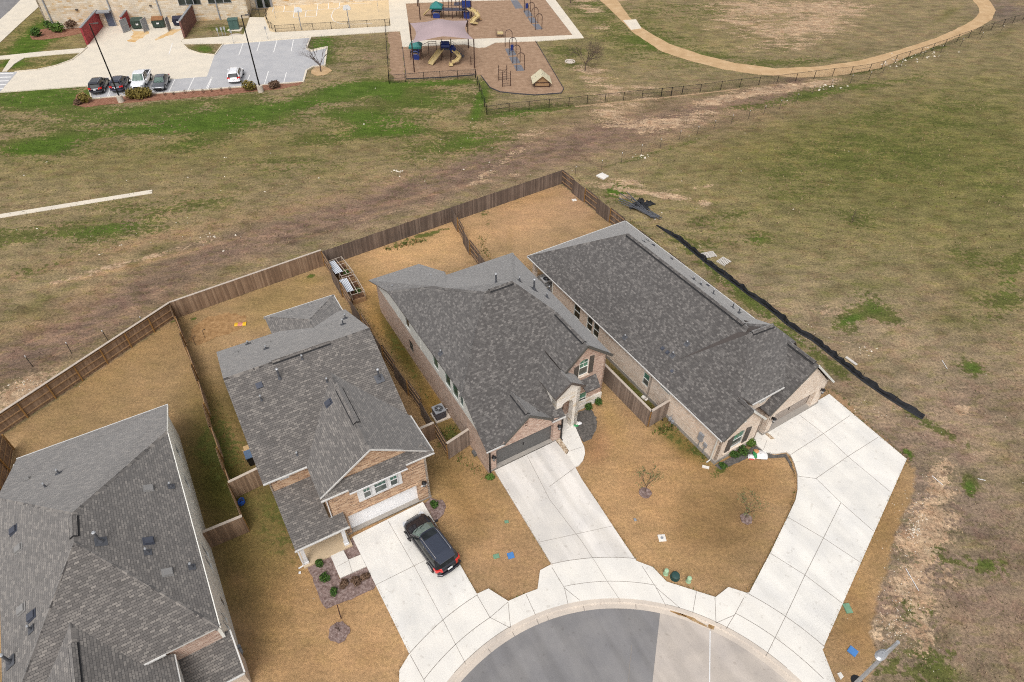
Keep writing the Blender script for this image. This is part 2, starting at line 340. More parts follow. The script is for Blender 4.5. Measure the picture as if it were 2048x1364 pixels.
# green
for a in [(90,195,150,28,-4,1.0),(330,215,340,16,-5,.5),(560,215,220,14,-8,.6),(760,245,110,22,10,.75),(700,270,120,16,-5,.6),(380,290,70,14,-8,.55),(90,290,110,18,-5,.6),(640,90,30,60,10,.8),(720,175,80,14,-4,1.0),(860,200,110,30,-6,.62),(880,165,90,6,-2,.9),(960,205,14,50,20,.7),(1050,225,90,12,-6,.75),(560,330,120,20,0,.22),(60,310,120,20,-3,.4),(280,250,260,24,-4,.45),(470,250,200,16,-6,.45),(120,470,200,26,-4,.42),(240,455,90,14,-8,.35),(330,410,120,20,-6,.3),(60,540,110,14,-12,.35),(950,280,70,22,-6,.55),(860,300,60,14,-4,.35),
 (60,90,60,25,-30,.75),(90,60,40,22,-30,.8),(20,130,40,8,-4,.6),(130,125,60,8,-5,.55),(410,98,26,10,0,.95),(430,60,40,14,0,.5),(480,60,40,10,0,.5),(1180,15,50,30,10,.5),(1290,80,90,30,15,.45),(1130,110,40,30,0,.3),(1430,20,180,20,0,.3),(1420,110,120,12,10,.35),(1600,120,120,12,-5,.3),
 (1640,330,140,60,-20,.3),(1860,230,200,60,-15,.26),(1990,330,60,60,0,.3),(1800,330,90,40,0,.28),(2020,570,34,70,20,.6),(1950,520,60,20,30,.3),(1750,615,64,20,35,.62),(1700,640,44,10,-20,.5),(1945,735,30,16,20,.85),(1700,640,30,30,0,.4),(1950,620,30,40,0,.25),(1860,850,90,8,28,.6),(1940,975,14,22,-20,.9),(1975,1130,40,16,10,.6),(1880,1105,40,16,20,.42),(1840,1210,40,30,0,.5),(1760,1330,50,30,0,.5),(1740,870,60,8,45,.8),(1690,800,30,8,40,.7),(1815,905,20,8,45,1),(1870,1330,50,50,0,.5),(1230,378,24,14,10,1.0),(1245,395,40,22,0,.4),(1515,478,26,14,0,.65),(1480,430,40,10,0,.3),(1710,440,50,20,15,.35),(1420,470,70,40,35,.35),(1500,600,120,14,38,.55),(1620,700,120,14,36,.5),(1380,500,120,14,38,.45),(1260,470,60,12,30,.35),(840,-0,10,3,0,0),(1670,1245,12,12,0,.5),(1690,1210,16,14,0,.9),(1665,1330,10,34,-10,.8)]:
    K(0,*a)
K(0,780,185,22,14,0,.7); K(0,1650,185,200,10,-10,.6); K(0,1800,120,160,7,-18,.5); K(0,1330,300,160,5,-17,.3)
K(0,350,245,520,60,-4,.22); K(0,250,420,520,90,-6,.16); K(0,900,300,250,80,-10,.18); K(0,1800,400,420,260,0,.14); K(0,1900,1150,220,240,0,.16); K(0,1300,90,260,100,10,.2); K(0,60,80,140,60,-20,.3); K(0,700,110,90,60,0,.3)
# bare tan soil
for a in [(1480,30,90,40,0,.5),(1600,60,110,18,-8,.62),(1560,15,80,14,0,.6),(1700,15,60,14,0,.55),(1640,30,60,40,0,.45),(1560,95,90,12,-5,.4),(1180,18,30,8,10,.85),(1205,55,20,10,0,.5),(1200,175,60,40,60,.4),(1250,215,70,12,-15,.5),(1240,245,50,14,0,.55),(1360,235,90,16,-8,.5),(1330,255,70,12,-8,.55),(1480,190,70,9,-10,.62),(1560,178,100,8,-8,.72),(1640,165,50,6,-8,.6),(1430,205,40,9,0,.6),(1280,180,40,14,0,.45),(1010,320,90,8,-35,.5),(1050,270,40,8,-20,.45),(980,360,100,5,-12,.4),(1240,180,30,8,0,.3),
 (250,525,110,5,-13,.6),(130,560,120,5,-14,.5),(400,485,60,4,-14,.45),(760,430,80,3,-13,.3),(30,790,70,26,-25,.62),(60,770,60,12,-25,.45),(1290,385,110,5,8,.72),(1240,365,60,10,0,.55),(1350,398,80,6,10,.6),(1390,375,50,4,-6,.45),(1410,405,14,12,0,.6),(1255,395,40,5,10,.6),
 (1870,1010,50,60,20,.42),(1850,1060,60,70,20,.40),(1830,1130,60,60,0,.42),(1810,1200,60,60,20,.42),(1870,985,24,30,0,.25),(1745,1270,30,40,0,.5),(1820,1300,60,40,0,.5),(1880,940,30,30,0,.42),(1900,1160,30,16,20,.5),(1700,820,60,14,40,.5),(1740,880,50,24,30,.42),(1930,820,20,18,0,.5),(1650,620,40,22,0,.4),(1700,690,40,10,20,.4),(1850,1230,30,60,0,.4),(1720,600,20,14,0,.4),(2010,790,20,6,0,.2),(1440,560,14,10,0,.4),(640,138,14,7,0,1.4),(1190,0,60,4,0,.7),(1172,140,34,7,0,.6),(950,180,6,22,0,.4),(690,120,100,20,0,.18),(1010,245,20,8,0,.3)]:
    K(1,*a)
T(1850,1000,160,240,10,(146,126,112),.5); T(1760,960,40,120,20,(134,112,96),.5)
# gold lawns of the four lots
lots=[tuple(gp(x,y,1.85)[:2]) for x,y in ((-40,850),(0,827.5),(338.7,604.6),(641.8,500),(1124,339),(1249,437))]
lots+=P((1380,552),(1500,640),(1560,690),(1640,765),(1690,800),(1812,922),(1829,937),(1824,996),(1792,1060),(1778,1129),(1757,1188),(1742,1257),(1752,1307),(1737,1364),(1737,1500),(-300,1500))
inl=inpoly(lots)
g0=tint.copy(); tint[inl]=lin((174,142,104)); msk[inl,:3]=0
msk[inl,2]=0
keep=tint.copy(); km=msk.copy()
T(150,800,260,120,-25,(158,130,90),.9); T(250,720,160,60,-25,(160,130,88),.9); T(560,600,110,50,-15,(158,132,86),.9)
T(850,500,110,40,-15,(190,154,110),1); T(760,560,50,60,30,(186,148,104),.8); T(1060,430,110,40,-15,(178,144,106),1); T(1150,400,40,40,0,(176,142,112),.8); T(1060,400,60,14,-15,(186,142,84),.7)
T(430,980,80,160,-15,(108,98,52),.95); T(410,800,40,70,-10,(150,122,74),.6); T(470,900,30,110,-18,(108,94,46),.9); T(560,1040,60,90,-25,(118,104,58),.9); T(540,1200,60,160,-10,(146,118,72),.9); T(480,1150,60,80,0,(112,98,54),.8)
T(650,1180,120,180,0,(180,140,94),.8); T(700,1280,110,100,0,(182,146,104),.9); T(800,700,22,110,-30,(120,102,48),.95); T(870,810,34,50,-30,(138,108,50),.9); T(905,870,30,30,0,(92,86,34),.9)
T(740,580,26,60,-25,(186,146,92),.8); T(750,640,16,40,-30,(176,136,78),.8); T(900,950,60,60,0,(138,112,64),.8); T(950,1010,90,90,0,(170,134,88),.9); T(1000,1110,90,70,0,(172,138,100),1)
T(1280,990,120,110,0,(182,146,102),1); T(1230,860,24,90,-20,(170,138,84),.8); T(1400,1020,80,110,0,(166,130,86),.8); T(1460,1060,100,60,0,(158,124,84),.8); T(1350,1120,120,50,0,(178,142,98),.7); T(1430,920,120,40,20,(158,122,76),.8); T(1500,960,70,60,0,(150,118,76),.6)
T(1195,900,30,40,20,(168,122,86),.8); T(1340,870,60,14,38,(120,112,50),.9); T(1290,800,70,9,45,(92,88,36),.9); T(1400,905,40,16,30,(110,104,50),.8); T(1260,770,90,10,45,(84,82,34),.9)
T(1700,1240,60,120,-20,(156,122,80),.9); T(1760,1050,60,120,15,(160,126,80),.8)
T(1480,600,180,26,38,(142,122,76),.95); T(1600,700,120,26,38,(148,122,82),.9); T(1320,500,60,16,38,(146,126,80),.9); T(1700,830,70,30,45,(160,130,100),.9)
T(560,870,10,10,0,(120,100,50),.4); T(540,640,60,10,-15,(170,140,90),.5); T(620,560,30,10,0,(150,128,74),.6)
for _ in range(330):
    x_=rr_.uniform(-20,1850); y_=rr_.uniform(340,1364); k_=(y_+520)/1300*rr_.uniform(.4,1.3); c_=((156,122,82),(188,152,110),(132,112,64),(170,132,92))[rr_.integers(4)]
    T(x_,y_,34*k_,16*k_,rr_.uniform(-60,60),c_,rr_.uniform(.15,.4))
T(440,940,44,130,-15,(92,86,40),.75); T(475,830,14,120,-18,(92,80,40),.8); T(560,1000,30,60,-25,(96,88,44),.7); T(800,690,12,110,-30,(88,78,34),.8); T(1285,800,80,7,45,(76,74,30),.9); T(1020,470,6,50,0,(120,104,60),.3)
T(1180,880,20,50,20,(150,116,78),.7); T(1270,930,60,90,-10,(188,148,104),.6); T(1210,1000,22,110,-30,(186,146,100),.5); T(1420,1040,90,60,20,(146,116,76),.5); T(1380,900,60,20,30,(118,100,52),.6); T(930,1010,20,90,-30,(142,112,68),.5)
T(850,495,120,34,-16,(204,162,112),.85); T(1060,425,110,36,-16,(190,150,110),.85); T(1290,960,60,90,0,(192,150,104),.6); T(1010,1100,70,60,0,(182,144,104),.6); T(640,1330,120,40,0,(188,148,104),.6); T(700,1290,70,60,0,(192,152,108),.5)
T(440,950,34,110,-15,(84,86,36),.6); T(540,1060,50,90,-20,(112,104,56),.6)
K(0,440,900,50,90,-15,.5); K(0,560,1060,50,80,-20,.3); K(0,810,720,14,90,-30,.32); K(0,900,880,26,26,0,.55); K(0,1280,790,80,7,45,.5); K(0,1350,880,50,8,35,.5); K(0,965,900,34,30,30,.35); K(0,850,470,70,5,-17,.75); K(0,970,430,30,10,60,.4); K(0,1400,905,30,8,35,.5); K(0,1230,800,14,34,-35,.3); K(0,345,640,8,5,0,.8); K(0,388,639,6,3,0,1.1); K(0,622,552,7,4,0,1.1);K(0,1440,940,30,10,-30,.7); K(0,480,1300,20,90,-10,.18); K(0,1480,600,180,20,38,.45); K(0,1600,700,120,14,38,.4)
K(0,500,640,60,8,-18,.12); K(0,1130,385,30,5,40,.3)
lum_=tint.mean(1,keepdims=True); tint[inl]=(tint*.93+lum_*.07)[inl]*1.02
tint[~inl]=g0[~inl]; msk[~inl]=km[~inl]
msk[inl,3]=.25
fa=[]
idx=np.arange(nx*ny).reshape(ny,nx)
fa=np.stack([idx[:-1,:-1].ravel(),idx[:-1,1:].ravel(),idx[1:,1:].ravel(),idx[1:,:-1].ravel()],1)
me=bpy.data.meshes.new('ground'); me.vertices.add(len(co)); me.vertices.foreach_set('co',co.astype(np.float32).ravel())
me.loops.add(fa.size); me.loops.foreach_set('vertex_index',fa.astype(np.int32).ravel()); me.polygons.add(len(fa)); me.polygons.foreach_set('loop_start',np.arange(0,fa.size,4,dtype=np.int32)); me.update(calc_edges=True)
for nm,ar in (('tint',np.c_[tint,np.ones(len(tint))]),('patch',np.clip(msk,0,1))):
    at=me.color_attributes.new(nm,'FLOAT_COLOR','POINT'); at.data.foreach_set('color',ar.astype(np.float32).ravel())
ground=bpy.data.objects.new('ground',me); C.objects.link(ground); tag(ground,kind='structure')
def groundmat():
    m,n,l,b=newmat('field_ground'); b.inputs['Roughness'].default_value=1; b.inputs['Specular IOR Level'].default_value=.05
    tc=n.new('ShaderNodeTexCoord')
    def nz(s,d=6,r_=.6,v=None,dist=0):
        q=n.new('ShaderNodeTexNoise'); q.inputs['Scale'].default_value=s; q.inputs['Detail'].default_value=d; q.inputs['Roughness'].default_value=r_; q.inputs['Distortion'].default_value=dist
        l.new(v or tc.outputs['Object'],q.inputs['Vector']); return q.outputs['Fac']
    def at(nm):
        a=n.new('ShaderNodeAttribute'); a.attribute_name=nm; return a
    t=at('tint').outputs['Color']; p=n.new('ShaderNodeSeparateColor'); l.new(at('patch').outputs['Color'],p.inputs[0])
    def m_(op,a,b_,c=None,clamp=False):
        x=n.new('ShaderNodeMath'); x.operation=op; x.use_clamp=clamp
        for i,v in enumerate((a,b_,c)):
            if v is None: continue
            if hasattr(v,'is_linked'): l.new(v,x.inputs[i])
            else: x.inputs[i].default_value=v
        return x.outputs[0]
    # stretch (mown / drained) direction
    mp=n.new('ShaderNodeMapping'); mp.inputs['Rotation'].default_value=(0,0,math.radians(-20)); mp.inputs['Scale'].default_value=(.45,1,1); l.new(tc.outputs['Object'],mp.inputs['Vector'])
    lotm=at('patch').outputs['Alpha']
    big=ramp(n,[(.3,(.82,.84,.82)),(.5,(1,1,1)),(.7,(1.18,1.15,1.11))]); l.new(nz(.16,6,.6),big.inputs['Fac'])
    mid=ramp(n,[(.34,(.74,.76,.76)),(.5,(1,1,1)),(.66,(1.24,1.22,1.18))]); l.new(nz(.9,5,.62,mp.outputs[0]),mid.inputs['Fac'])
    fin=ramp(n,[(.34,(.66,.67,.67)),(.5,(1,1,1)),(.66,(1.34,1.33,1.31))]); l.new(nz(4.6,4,.65),fin.inputs['Fac'])
    xf=ramp(n,[(.34,(.78,.78,.78)),(.66,(1.22,1.22,1.22))]); l.new(nz(17,3,.65),xf.inputs['Fac'])
    c=mixc(n,l,'MULTIPLY',1,t,big.outputs[0])
    dead=m_('MULTIPLY',ramp_fac(n,l,nz(.55,5,.66,None,.5),.5,.6),.55); dead=m_('MULTIPLY',dead,lotm)
    c=mixc(n,l,'MIX',dead,c,mixc(n,l,'MULTIPLY',1,c,(.86,.76,.80)))
    ol=m_('MULTIPLY',ramp_fac(n,l,nz(1.3,6,.7,mp.outputs[0]),.5,.6),.5); ol=m_('MULTIPLY',ol,lotm)
    c=mixc(n,l,'MIX',ol,c,mixc(n,l,'MULTIPLY',1,c,(.76,.88,.58)))
    gs=m_('MULTIPLY_ADD',nz(.30,4,.6,mp.outputs[0],.3),2.6,-1.3); gs=m_('ADD',gs,p.outputs[0]); gs2=m_('MULTIPLY_ADD',nz(1.9,5,.68),3.2,-1.6); gs=m_('ADD',gs,gs2)
    gf=m_('MULTIPLY',ramp_fac(n,l,gs,.28,.62),ramp_fac(n,l,p.outputs[0],.0,.35)); gf=m_('MULTIPLY',gf,.88)
    gcol=mixc(n,l,'MIX',ramp_fac(n,l,p.outputs[0],.45,.95),L3((94,98,52)),L3((74,102,32)))
    c=mixc(n,l,'MIX',gf,c,gcol)
    bs=m_('MULTIPLY_ADD',nz(.6,5,.62,mp.outputs[0],.8),2.8,-1.4); bs=m_('ADD',bs,p.outputs[1]); bs=m_('ADD',bs,m_('MULTIPLY_ADD',nz(3.2,4,.66),2.2,-1.1))
    bf=m_('MULTIPLY',ramp_fac(n,l,bs,.40,.62),ramp_fac(n,l,p.outputs[1],.0,.3)); bf=m_('MULTIPLY',bf,.88)
    sc=ramp(n,[(.35,L3((168,136,110))),(.65,L3((206,180,150)))]); l.new(nz(1.1,6,.65),sc.inputs['Fac'])
    c=mixc(n,l,'MIX',bf,c,sc.outputs[0])
    mf=m_('MULTIPLY_ADD',lotm,.65,.35)
    c=mixc(n,l,'MIX',mf,c,mixc(n,l,'MULTIPLY',1,c,mid.outputs[0]))
    ff_=m_('MULTIPLY_ADD',lotm,.6,.4)
    c=mixc(n,l,'MIX',ff_,c,mixc(n,l,'MULTIPLY',1,c,fin.outputs[0])); c=mixc(n,l,'MULTIPLY',1,c,xf.outputs[0])
    l.new(c,b.inputs['Base Color'])
    bm_=n.new('ShaderNodeBump'); bm_.inputs['Strength'].default_value=.5; bm_.inputs['Distance'].default_value=.08; l.new(nz(7,6,.8),bm_.inputs['Height']); l.new(bm_.outputs[0],b.inputs['Normal'])
    return m
def ramp_fac(n,l,v,a,b_):
    x=n.new('ShaderNodeMapRange'); x.interpolation_type='SMOOTHSTEP'; x.inputs['From Min'].default_value=a; x.inputs['From Max'].default_value=b_; l.new(v,x.inputs['Value']); return x.outputs[0]
me.materials.append(groundmat())
# ================================================================ PAVED SURFACES
def slab(name,poly,z0,z1,mat,kind='structure'):
    o=MB().prism(poly,z0,z1).build(name,mat); tag(o,kind=kind); return o
def arc(r,a0,a1,n=40): return [(CC.x+r*math.cos(a0+(a1-a0)*i/n),CC.y+r*math.sin(a0+(a1-a0)*i/n)) for i in range(n+1)]
A0,A1=math.radians(-25),math.radians(205)
def angof(p): return math.atan2(p[1]-CC.y,p[0]-CC.x)
# street: asphalt with a concrete panel
d1=P((1320,1229),(1305,1364)); 
slab('road_asphalt',arc(R_ROAD+.02,A0,A1,70),-.02,.012,MT['asphalt'])
ang1=angof(d1[0]); pe=Vector(d1[1])+(Vector(d1[1])-Vector(d1[0]))*2
slab('road_concrete',arc(R_ROAD,A0,ang1,40)+[tuple(pe)],.012,.018,MT['streetc'])
# kerb (rolled): ring with a step of 0.13 m
mb=MB(); n_=110
prof=[(R_ROAD,.0),(R_ROAD,.022),(R_ROAD+.30,.03),(R_ROAD+.36,.12),(R_KERB,.135),(R_KERB,-.02)]
for i in range(n_):
    a,b_=A0+(A1-A0)*i/n_,A0+(A1-A0)*(i+1)/n_
    for (r0,z0),(r1,z1) in zip(prof[:-1],prof[1:]):
        f_=lambda r,z,t:(CC.x+r*math.cos(t),CC.y+r*math.sin(t),z)
        mb.face([f_(r0,z0,b_),f_(r0,z0,a),f_(r1,z1,a),f_(r1,z1,b_)])
tag(mb.build('kerb',MT['kerbc']),kind='structure')
# sidewalk ring + flares (as seen: the ring, widened between the drives)
def ringpoly(r0,r1,pts): return pts
aL=angof(P((850,1361))[0]); 
sw=arc(R_KERB,A0,A1,60)
outer=P((1668.6,1364),(1643.5,1300.6))
outer+=arc(R_OUT,angof(outer[-1]),angof(P((1487.5,1196.3))[0]),16)
outer+=P((1456,1176),(1430,1196),(1332.5,1165),(1305,1136),(1272.5,1123.8))
outer+=arc(R_OUT,angof(P((1272.5,1123.8))[0]),angof(P((1104,1134))[0]),14)[1:]
outer+=P((1080,1142.5),(1074.8,1180),(1052,1188.3),(1016.5,1203.9),(977,1179),(954,1189.5))
outer+=arc(R_OUT,angof(P((954,1190))[0]),angof(P((821,1311))[0]),12)[1:]
outer+=P((798.8,1343),(798.8,1380))+[(CC.x+R_IN*math.cos(A1),CC.y+R_IN*math.sin(A1))]
first=[(CC.x+(R_IN+1)*math.cos(A0),CC.y+(R_IN+1)*math.sin(A0))]
ZD=.142
slab('sidewalk',sw[::-1]+first+outer if False else arc(R_KERB,A1,A0,60)+first+outer,-.02,ZD,MT['walk'])
# driveways stop where the sidewalk begins
drive2=P((705,1076),(845.9,1005.8),(857,1025),(900,1096),(954,1189.5))+arc(R_OUT,angof(P((954,1190))[0]),angof(P((821,1311))[0]),12)[1:]
drive3=P((989,943),(1111,884),(1133.5,911),(1149.7,935.2),(1162.6,959.4),(1200,1015),(1240,1076),(1272.5,1123.8))+arc(R_OUT,angof(P((1272.5,1123.8))[0]),angof(P((1104,1134))[0]),14)[1:]
drive4=P((1530,863.8),(1657.5,790),(1812,920),(1643.5,1300.6))+arc(R_OUT,angof(P((1643.5,1300.6))[0]),angof(P((1487.5,1196.3))[0]),16)[1:]+P((1497.5,1187),(1540,1106),(1575,1034),(1590,1002),(1594,981),(1593.8,950),(1587.5,927.5),(1580,912),(1572.5,905),(1549,881))
slab('driveway',drive2,-.02,ZD-.003,MT['drive'])
slab('driveway',drive3,-.02,ZD-.003,MT['drive_stained'])
slab('driveway',drive4,-.02,ZD-.003,MT['drive'])
# front walks
slab('footpath',P((1119,877),(1139,830),(1150,855),(1163,885),(1168.2,896),(1169.8,909),(1166,922),(1158,932),(1150,935.6),(1133.7,911),(1137.5,903)),-.02,ZD-.006,MT['walk'])
slab('footpath',P((661.7,1113.5),(687.3,1102.4),(697.4,1121.3),(721.9,1111.3),(733,1134.7),(680.6,1158)),-.02,ZD-.006,MT['walk'])
slab('footpath',P((1549,880),(1572.5,905),(1550,909),(1535,906.5),(1525,902.5),(1510,890),(1500,884),(1513,866),(1525,866)),-.02,ZD-.006,MT['walk'])
# control joints: thin dark sheets
def strip(pts,w_,z,mat,name='pavement_joints',mb=None):
    mb=mb if mb is not None else MB()
    for a,b_ in zip(pts[:-1],pts[1:]):
        a,b_=Vector(a),Vector(b_); t=(b_-a).normalized(); n2=Vector((-t.y,t.x))*w_/2; a=a-t*w_*.3; b_=b_+t*w_*.3
        mb.face([(*(a-n2),z),(*(b_-n2),z),(*(b_+n2),z),(*(a+n2),z)])
    return mb
J=MB(); zj=ZD+.004
def jl(*pts,w_=.03): strip([Vector(p) for p in P(*pts,z=ZD)],w_,zj,None,mb=J)
def ja(r,p0,p1,w_=.035): strip([Vector(p) for p in arc(r,angof(P(p0)[0]),angof(P(p1)[0]),20)],w_,zj,None,mb=J)
ja(R_OUT,(1643.5,1300.6),(1487.5,1196.3)); ja(R_OUT,(1272.5,1123.8),(1104,1134)); ja(R_OUT,(954,1190),(821,1311))
ja(R_IN,(1640,1364),(1469,1230)); ja(R_IN,(1312,1175),(1129,1176),.028); ja(R_IN,(980,1235),(850,1361))
ja(R_KERB,(1570,1341),(1332,1212),.025); ja(R_KERB,(1021,1256),(915,1353),.03)
for a in [((1393,1183),(1385.5,1225)),((1430,1196),(1432,1245)),((1487.5,1196),(1469,1230)),((1469,1230),(1432,1246)),((1469,1230),(1452,1258)),((1571,1233),(1532,1312)),((1284,1132),(1312,1175)),((1312,1175),(1360,1216)),((1312,1175),(1332,1212)),
 ((1104,1135),(1129,1176)),((1129,1176),(1136,1208)),((1129,1176),(1160,1201)),((1052,1188.5),(1071,1230)),((954,1190),(980,1235)),((980,1235),(1021,1256)),((1016,1204),(980,1235)),((1016,1204),(1021,1254)),((821,1311),(850,1364))]: jl(*a)
jl((775.9,1041.5),(830,1135),(884,1236),(932,1329),w_=.022); jl((753,1169),(900,1096),w_=.024)
jl((1054,911),(1100,1000),(1163,1082),(1190,1123),(1216,1165),(1240,1200),w_=.022); jl((1099,973),(1149,936)); jl((1075,1085),(1225,1052),w_=.02)
jl((1137,903),(1166,893),w_=.02); jl((1595,827),(1647,867),(1697,914),(1780,983),w_=.026); jl((1700,831),(1647,867),(1580,910)); jl((1757,874),(1694,914),(1632,957)); jl((1593,952),(1632,957),(1682,1005),(1747,1062)); jl((1682,1005),(1647,1076),(1610,1150),(1571,1233)); jl((1575,1034),(1647,1076),(1721,1125)); jl((1540,1106),(1610,1150),(1684,1206))
jl((1593,828),(1537,864),w_=.02); jl((1534,880),(1527,899),w_=.02); jl((674,1133),(697.4,1121),w_=.02); jl((697.4,1121),(705,1147),w_=.02)
tag(J.build('pavement_joints',MT['joint']),kind='structure')
J=MB()
strip([Vector(p) for p in P((1420,1262),(1419,1364))],.06,.026,None,mb=J); tag(J.build('road_joint',MT['white']),kind='structure')
J=MB(); strip([Vector(p) for p in P((1263,1290),(1262,1310),(1259,1330),(1257,1364))],.03,.018,None,mb=J)
for p0 in ((1272,1221),(1421,1262),(1097,1240),(1029,1272),(985,1310),(1077,1248),(1168,1218)):
    a=angof(P(p0)[0]); strip([Vector((CC.x+r*math.cos(a),CC.y+r*math.sin(a))) for r in (R_ROAD,R_ROAD+.33)],.03,.042,None,mb=J)
tag(J.build('kerb_joints',MT['joint']),kind='structure')
# dried mud in the gutter
MT['mud']=grassy('gutter_mud',[L3((140,108,70)),L3((168,136,96)),L3((190,164,130))],8,.2,2)
for cx_,cy_,rx,ry,rot in ((1423,1252,.28,.2,.6),(1380,1236,1.1,.1,-.55),(1355,1227,.5,.08,-.4)):
    c=gp(cx_,cy_); pts=[]
    for i in range(18):
        a=i/18*2*math.pi; r=1+random.uniform(-.25,.25); dx,dy=math.cos(a)*rx*r,math.sin(a)*ry*r
        pts.append((c.x+dx*math.cos(rot)-dy*math.sin(rot),c.y+dx*math.sin(rot)+dy*math.cos(rot)))
    o=MB().prism(pts,.03,.052).build('dried_mud',MT['mud']); tag(o,kind='structure')
# planting beds
def blob(poly,jit=.06,step=.25):
    out=[]
    for i in range(len(poly)):
        a,b_=Vector(poly[i]),Vector(poly[(i+1)%len(poly)]); k=max(1,int((b_-a).length/step))
        for j in range(k):
            p=a.lerp(b_,j/k); out.append((p.x+random.uniform(-jit,jit),p.y+random.uniform(-jit,jit)))
    return out
def ring(px,py,r,z=0): 
    c=gp(px,py); return [(c.x+r*math.cos(a)*random.uniform(.88,1.1),c.y+r*math.sin(a)*random.uniform(.88,1.1)) for a in [k/22*2*math.pi for k in range(22)]]
slab('mulch_bed',blob(P((616,1134.7),(661.7,1113.5),(680.6,1158),(733,1134.7),(753,1169),(747.5,1178),(703,1198),(653.9,1217),(645,1207),(636,1185)),.04),0,.04,MT['mulch_grey'])
slab('mulch_bed',P((687.3,1102.4),(705,1074.5),(721.9,1111.3),(697.4,1121.3)),0,.04,MT['mulch_grey'])
slab('mulch_bed',blob(P((847,1008),(862,996),(884,1001),(893,1014),(888,1028),(876,1040),(867,1043))),0,.04,MT['mulch_grey'])
slab('mulch_bed',ring(678,1265,.62),0,.05,MT['mulch_grey']); slab('mulch_bed',ring(1290,986,.45),0,.05,MT['mulch_grey']); slab('mulch_bed',ring(1492,1038,.42),0,.05,MT['mulch_grey'])
slab('gravel_bed',blob(P((1147.5,860),(1155,826),(1180,815),(1193,835),(1195,855),(1183,877),(1168,884))),0,.03,MT['gravel_dark'])
slab('gravel_bed',blob(P((1430,930),(1520,888),(1528,903),(1548,911),(1572,907),(1583,925),(1590,950),(1584,940),(1570,915),(1540,917),(1500,915),(1440,940)),.03),0,.03,MT['gravel_dark'])
slab('rock_bed',blob(P((1111,881),(1119,876.5),(1137,903),(1131,910.5)),.02),0,.15,MT['rocks'])
slab('rock_bed',blob(P((1525,867),(1531,865),(1549,880),(1541,881)),.02),0,.15,MT['rocks'])
slab('dirt_patch',blob(P((385,655),(415,635),(455,625),(490,632),(492,650),(470,662),(440,672),(395,690),(378,680)),.12),0,.02,MT['dirt'])
# concrete strip in the field
slab('footpath',P((-60,446),(-60,438.5),(0,429),(304.7,380),(304.7,387),(0,436.5)),-.02,.05,MT['schoolc'])
MT['edging']=simple('edging_grey',L3((74,72,76)),.8)
# ---- school side
slab('road_asphalt',P((-200,80),(-200,-80),(60,-60),(52,-30),(42,0),(20,22),(0,40),(-60,110)),-.02,.02,MT['asphalt'])
slab('sidewalk',P((-200,230),(-60,112),(0,40),(20,22),(42,0),(60,-30),(120,-30),(88,5),(45,44),(0,86),(-60,150),(-200,290)),-.02,.08,MT['schoolc'])
slab('car_park_concrete',P((0,146),(30,144),(75,140),(112,132),(145,120),(162,107),(175,95),(175,87.5),(207.5,49),(391,40),(370,75),(362,82),(367,90),(377,100),(400,107.5),(430,110),(447.5,88),(622,74),(617,88),(614,97),(622,101),(655,94),(650,131),(627,134),(614,141),(607.5,164),(184,198),(176,172.5),(0,185.5)),-.02,.03,MT['schoolc'])
slab('car_park_asphalt',P((429,111),(446,90),(619,76),(614,90),(612,99),(622,104),(652,97),(647.5,130),(625,132),(611,140),(605,162.5),(185,196),(178,173),(338,159.5),(414,153.5)),.03,.036,MT['asphalt_lot'])
slab('road_asphalt',P((-100,146),(35,144.5),(0,184),(-100,192)),.03,.036,MT['asphalt_lot'])
K_=MB()
for t in ((1400,635,1350,740),(1553,622,1505,722),(1703,612,1660,715)): strip([Vector(p) for p in P((t[0]/4,t[1]/4),(t[2]/4,t[3]/4))],.12,.04,None,mb=K_)
for a,b_ in (((425,153),(413,176)),((500,150),(491,170)),((537,143),(529,169)),((573,145),(567.5,166)),((345,87+0),(338,109)),((520,84),(514,103)),((554,81.5),(547.5,104.5)),((587,80),(582.5,103)),((486,87),(478,110)),((222,176),(215,193)),((221,188),(217,195))): strip([Vector(p) for p in P(a,b_)],.12,.04,None,mb=K_)
for k in range(6): strip([Vector(p) for p in P((-10,148+k*7.5),(26-k*5,147+k*7.5))],.35,.04,None,mb=K_)
tag(K_.build('painted_lines',MT['paint']),kind='structure')
# kerb round the car park
def kerbline(pts,w_=.16,h=.14,name='kerb',mat=None):
    mb=MB(); V=[Vector(p) for p in P(*pts)]
    for a,b_ in zip(V[:-1],V[1:]): mb.beam((a.x,a.y,h/2),(b_.x,b_.y,h/2),w_,h)
    return tag(mb.build(name,mat or MT['schoolc']),kind='structure')
kerbline([(184,198),(300,189),(450,177),(607.5,164),(614,141),(627,134),(650,131),(655,94),(622,101),(614,97),(617,88),(622,75)])
kerbline([(0,185.5),(176,172.5),(184,198)]); kerbline([(447,88),(430,110.5),(400,107.5),(377,100),(367,90),(364,82)]); kerbline([(30,144),(75,140),(112,132),(145,120),(162,107),(175,95)])
slab('sidewalk',P((0,120),(0,113),(75,105),(170,97),(163,106),(110,110),(50,116),(30,128),(15,143),(5,144),(22,118)),-.02,.1,MT['schoolc'])
slab('sidewalk',P((364,82),(367,80),(475,72),(487.5,70),(499.6,35.5),(528.7,36),(540,64),(552.5,66),(770,54),(781,52.5),(800,52),(800,63),(622,74.5),(447,88),(366,89)),-.02,.12,MT['schoolc'])
slab('ball_court',P((528.7,36),(541,10),(765,0),(777,0),(781,52),(770,53.6),(552.5,65.6),(540,64)),-.02,.118,MT['court'])
slab('sidewalk',P((770,-20),(806,-20),(808,0),(811.5,8),(816,40),(821,82.5),(805,94.5),(800,63),(781,52.4),(777,0)),-.02,.124,MT['schoolc'])
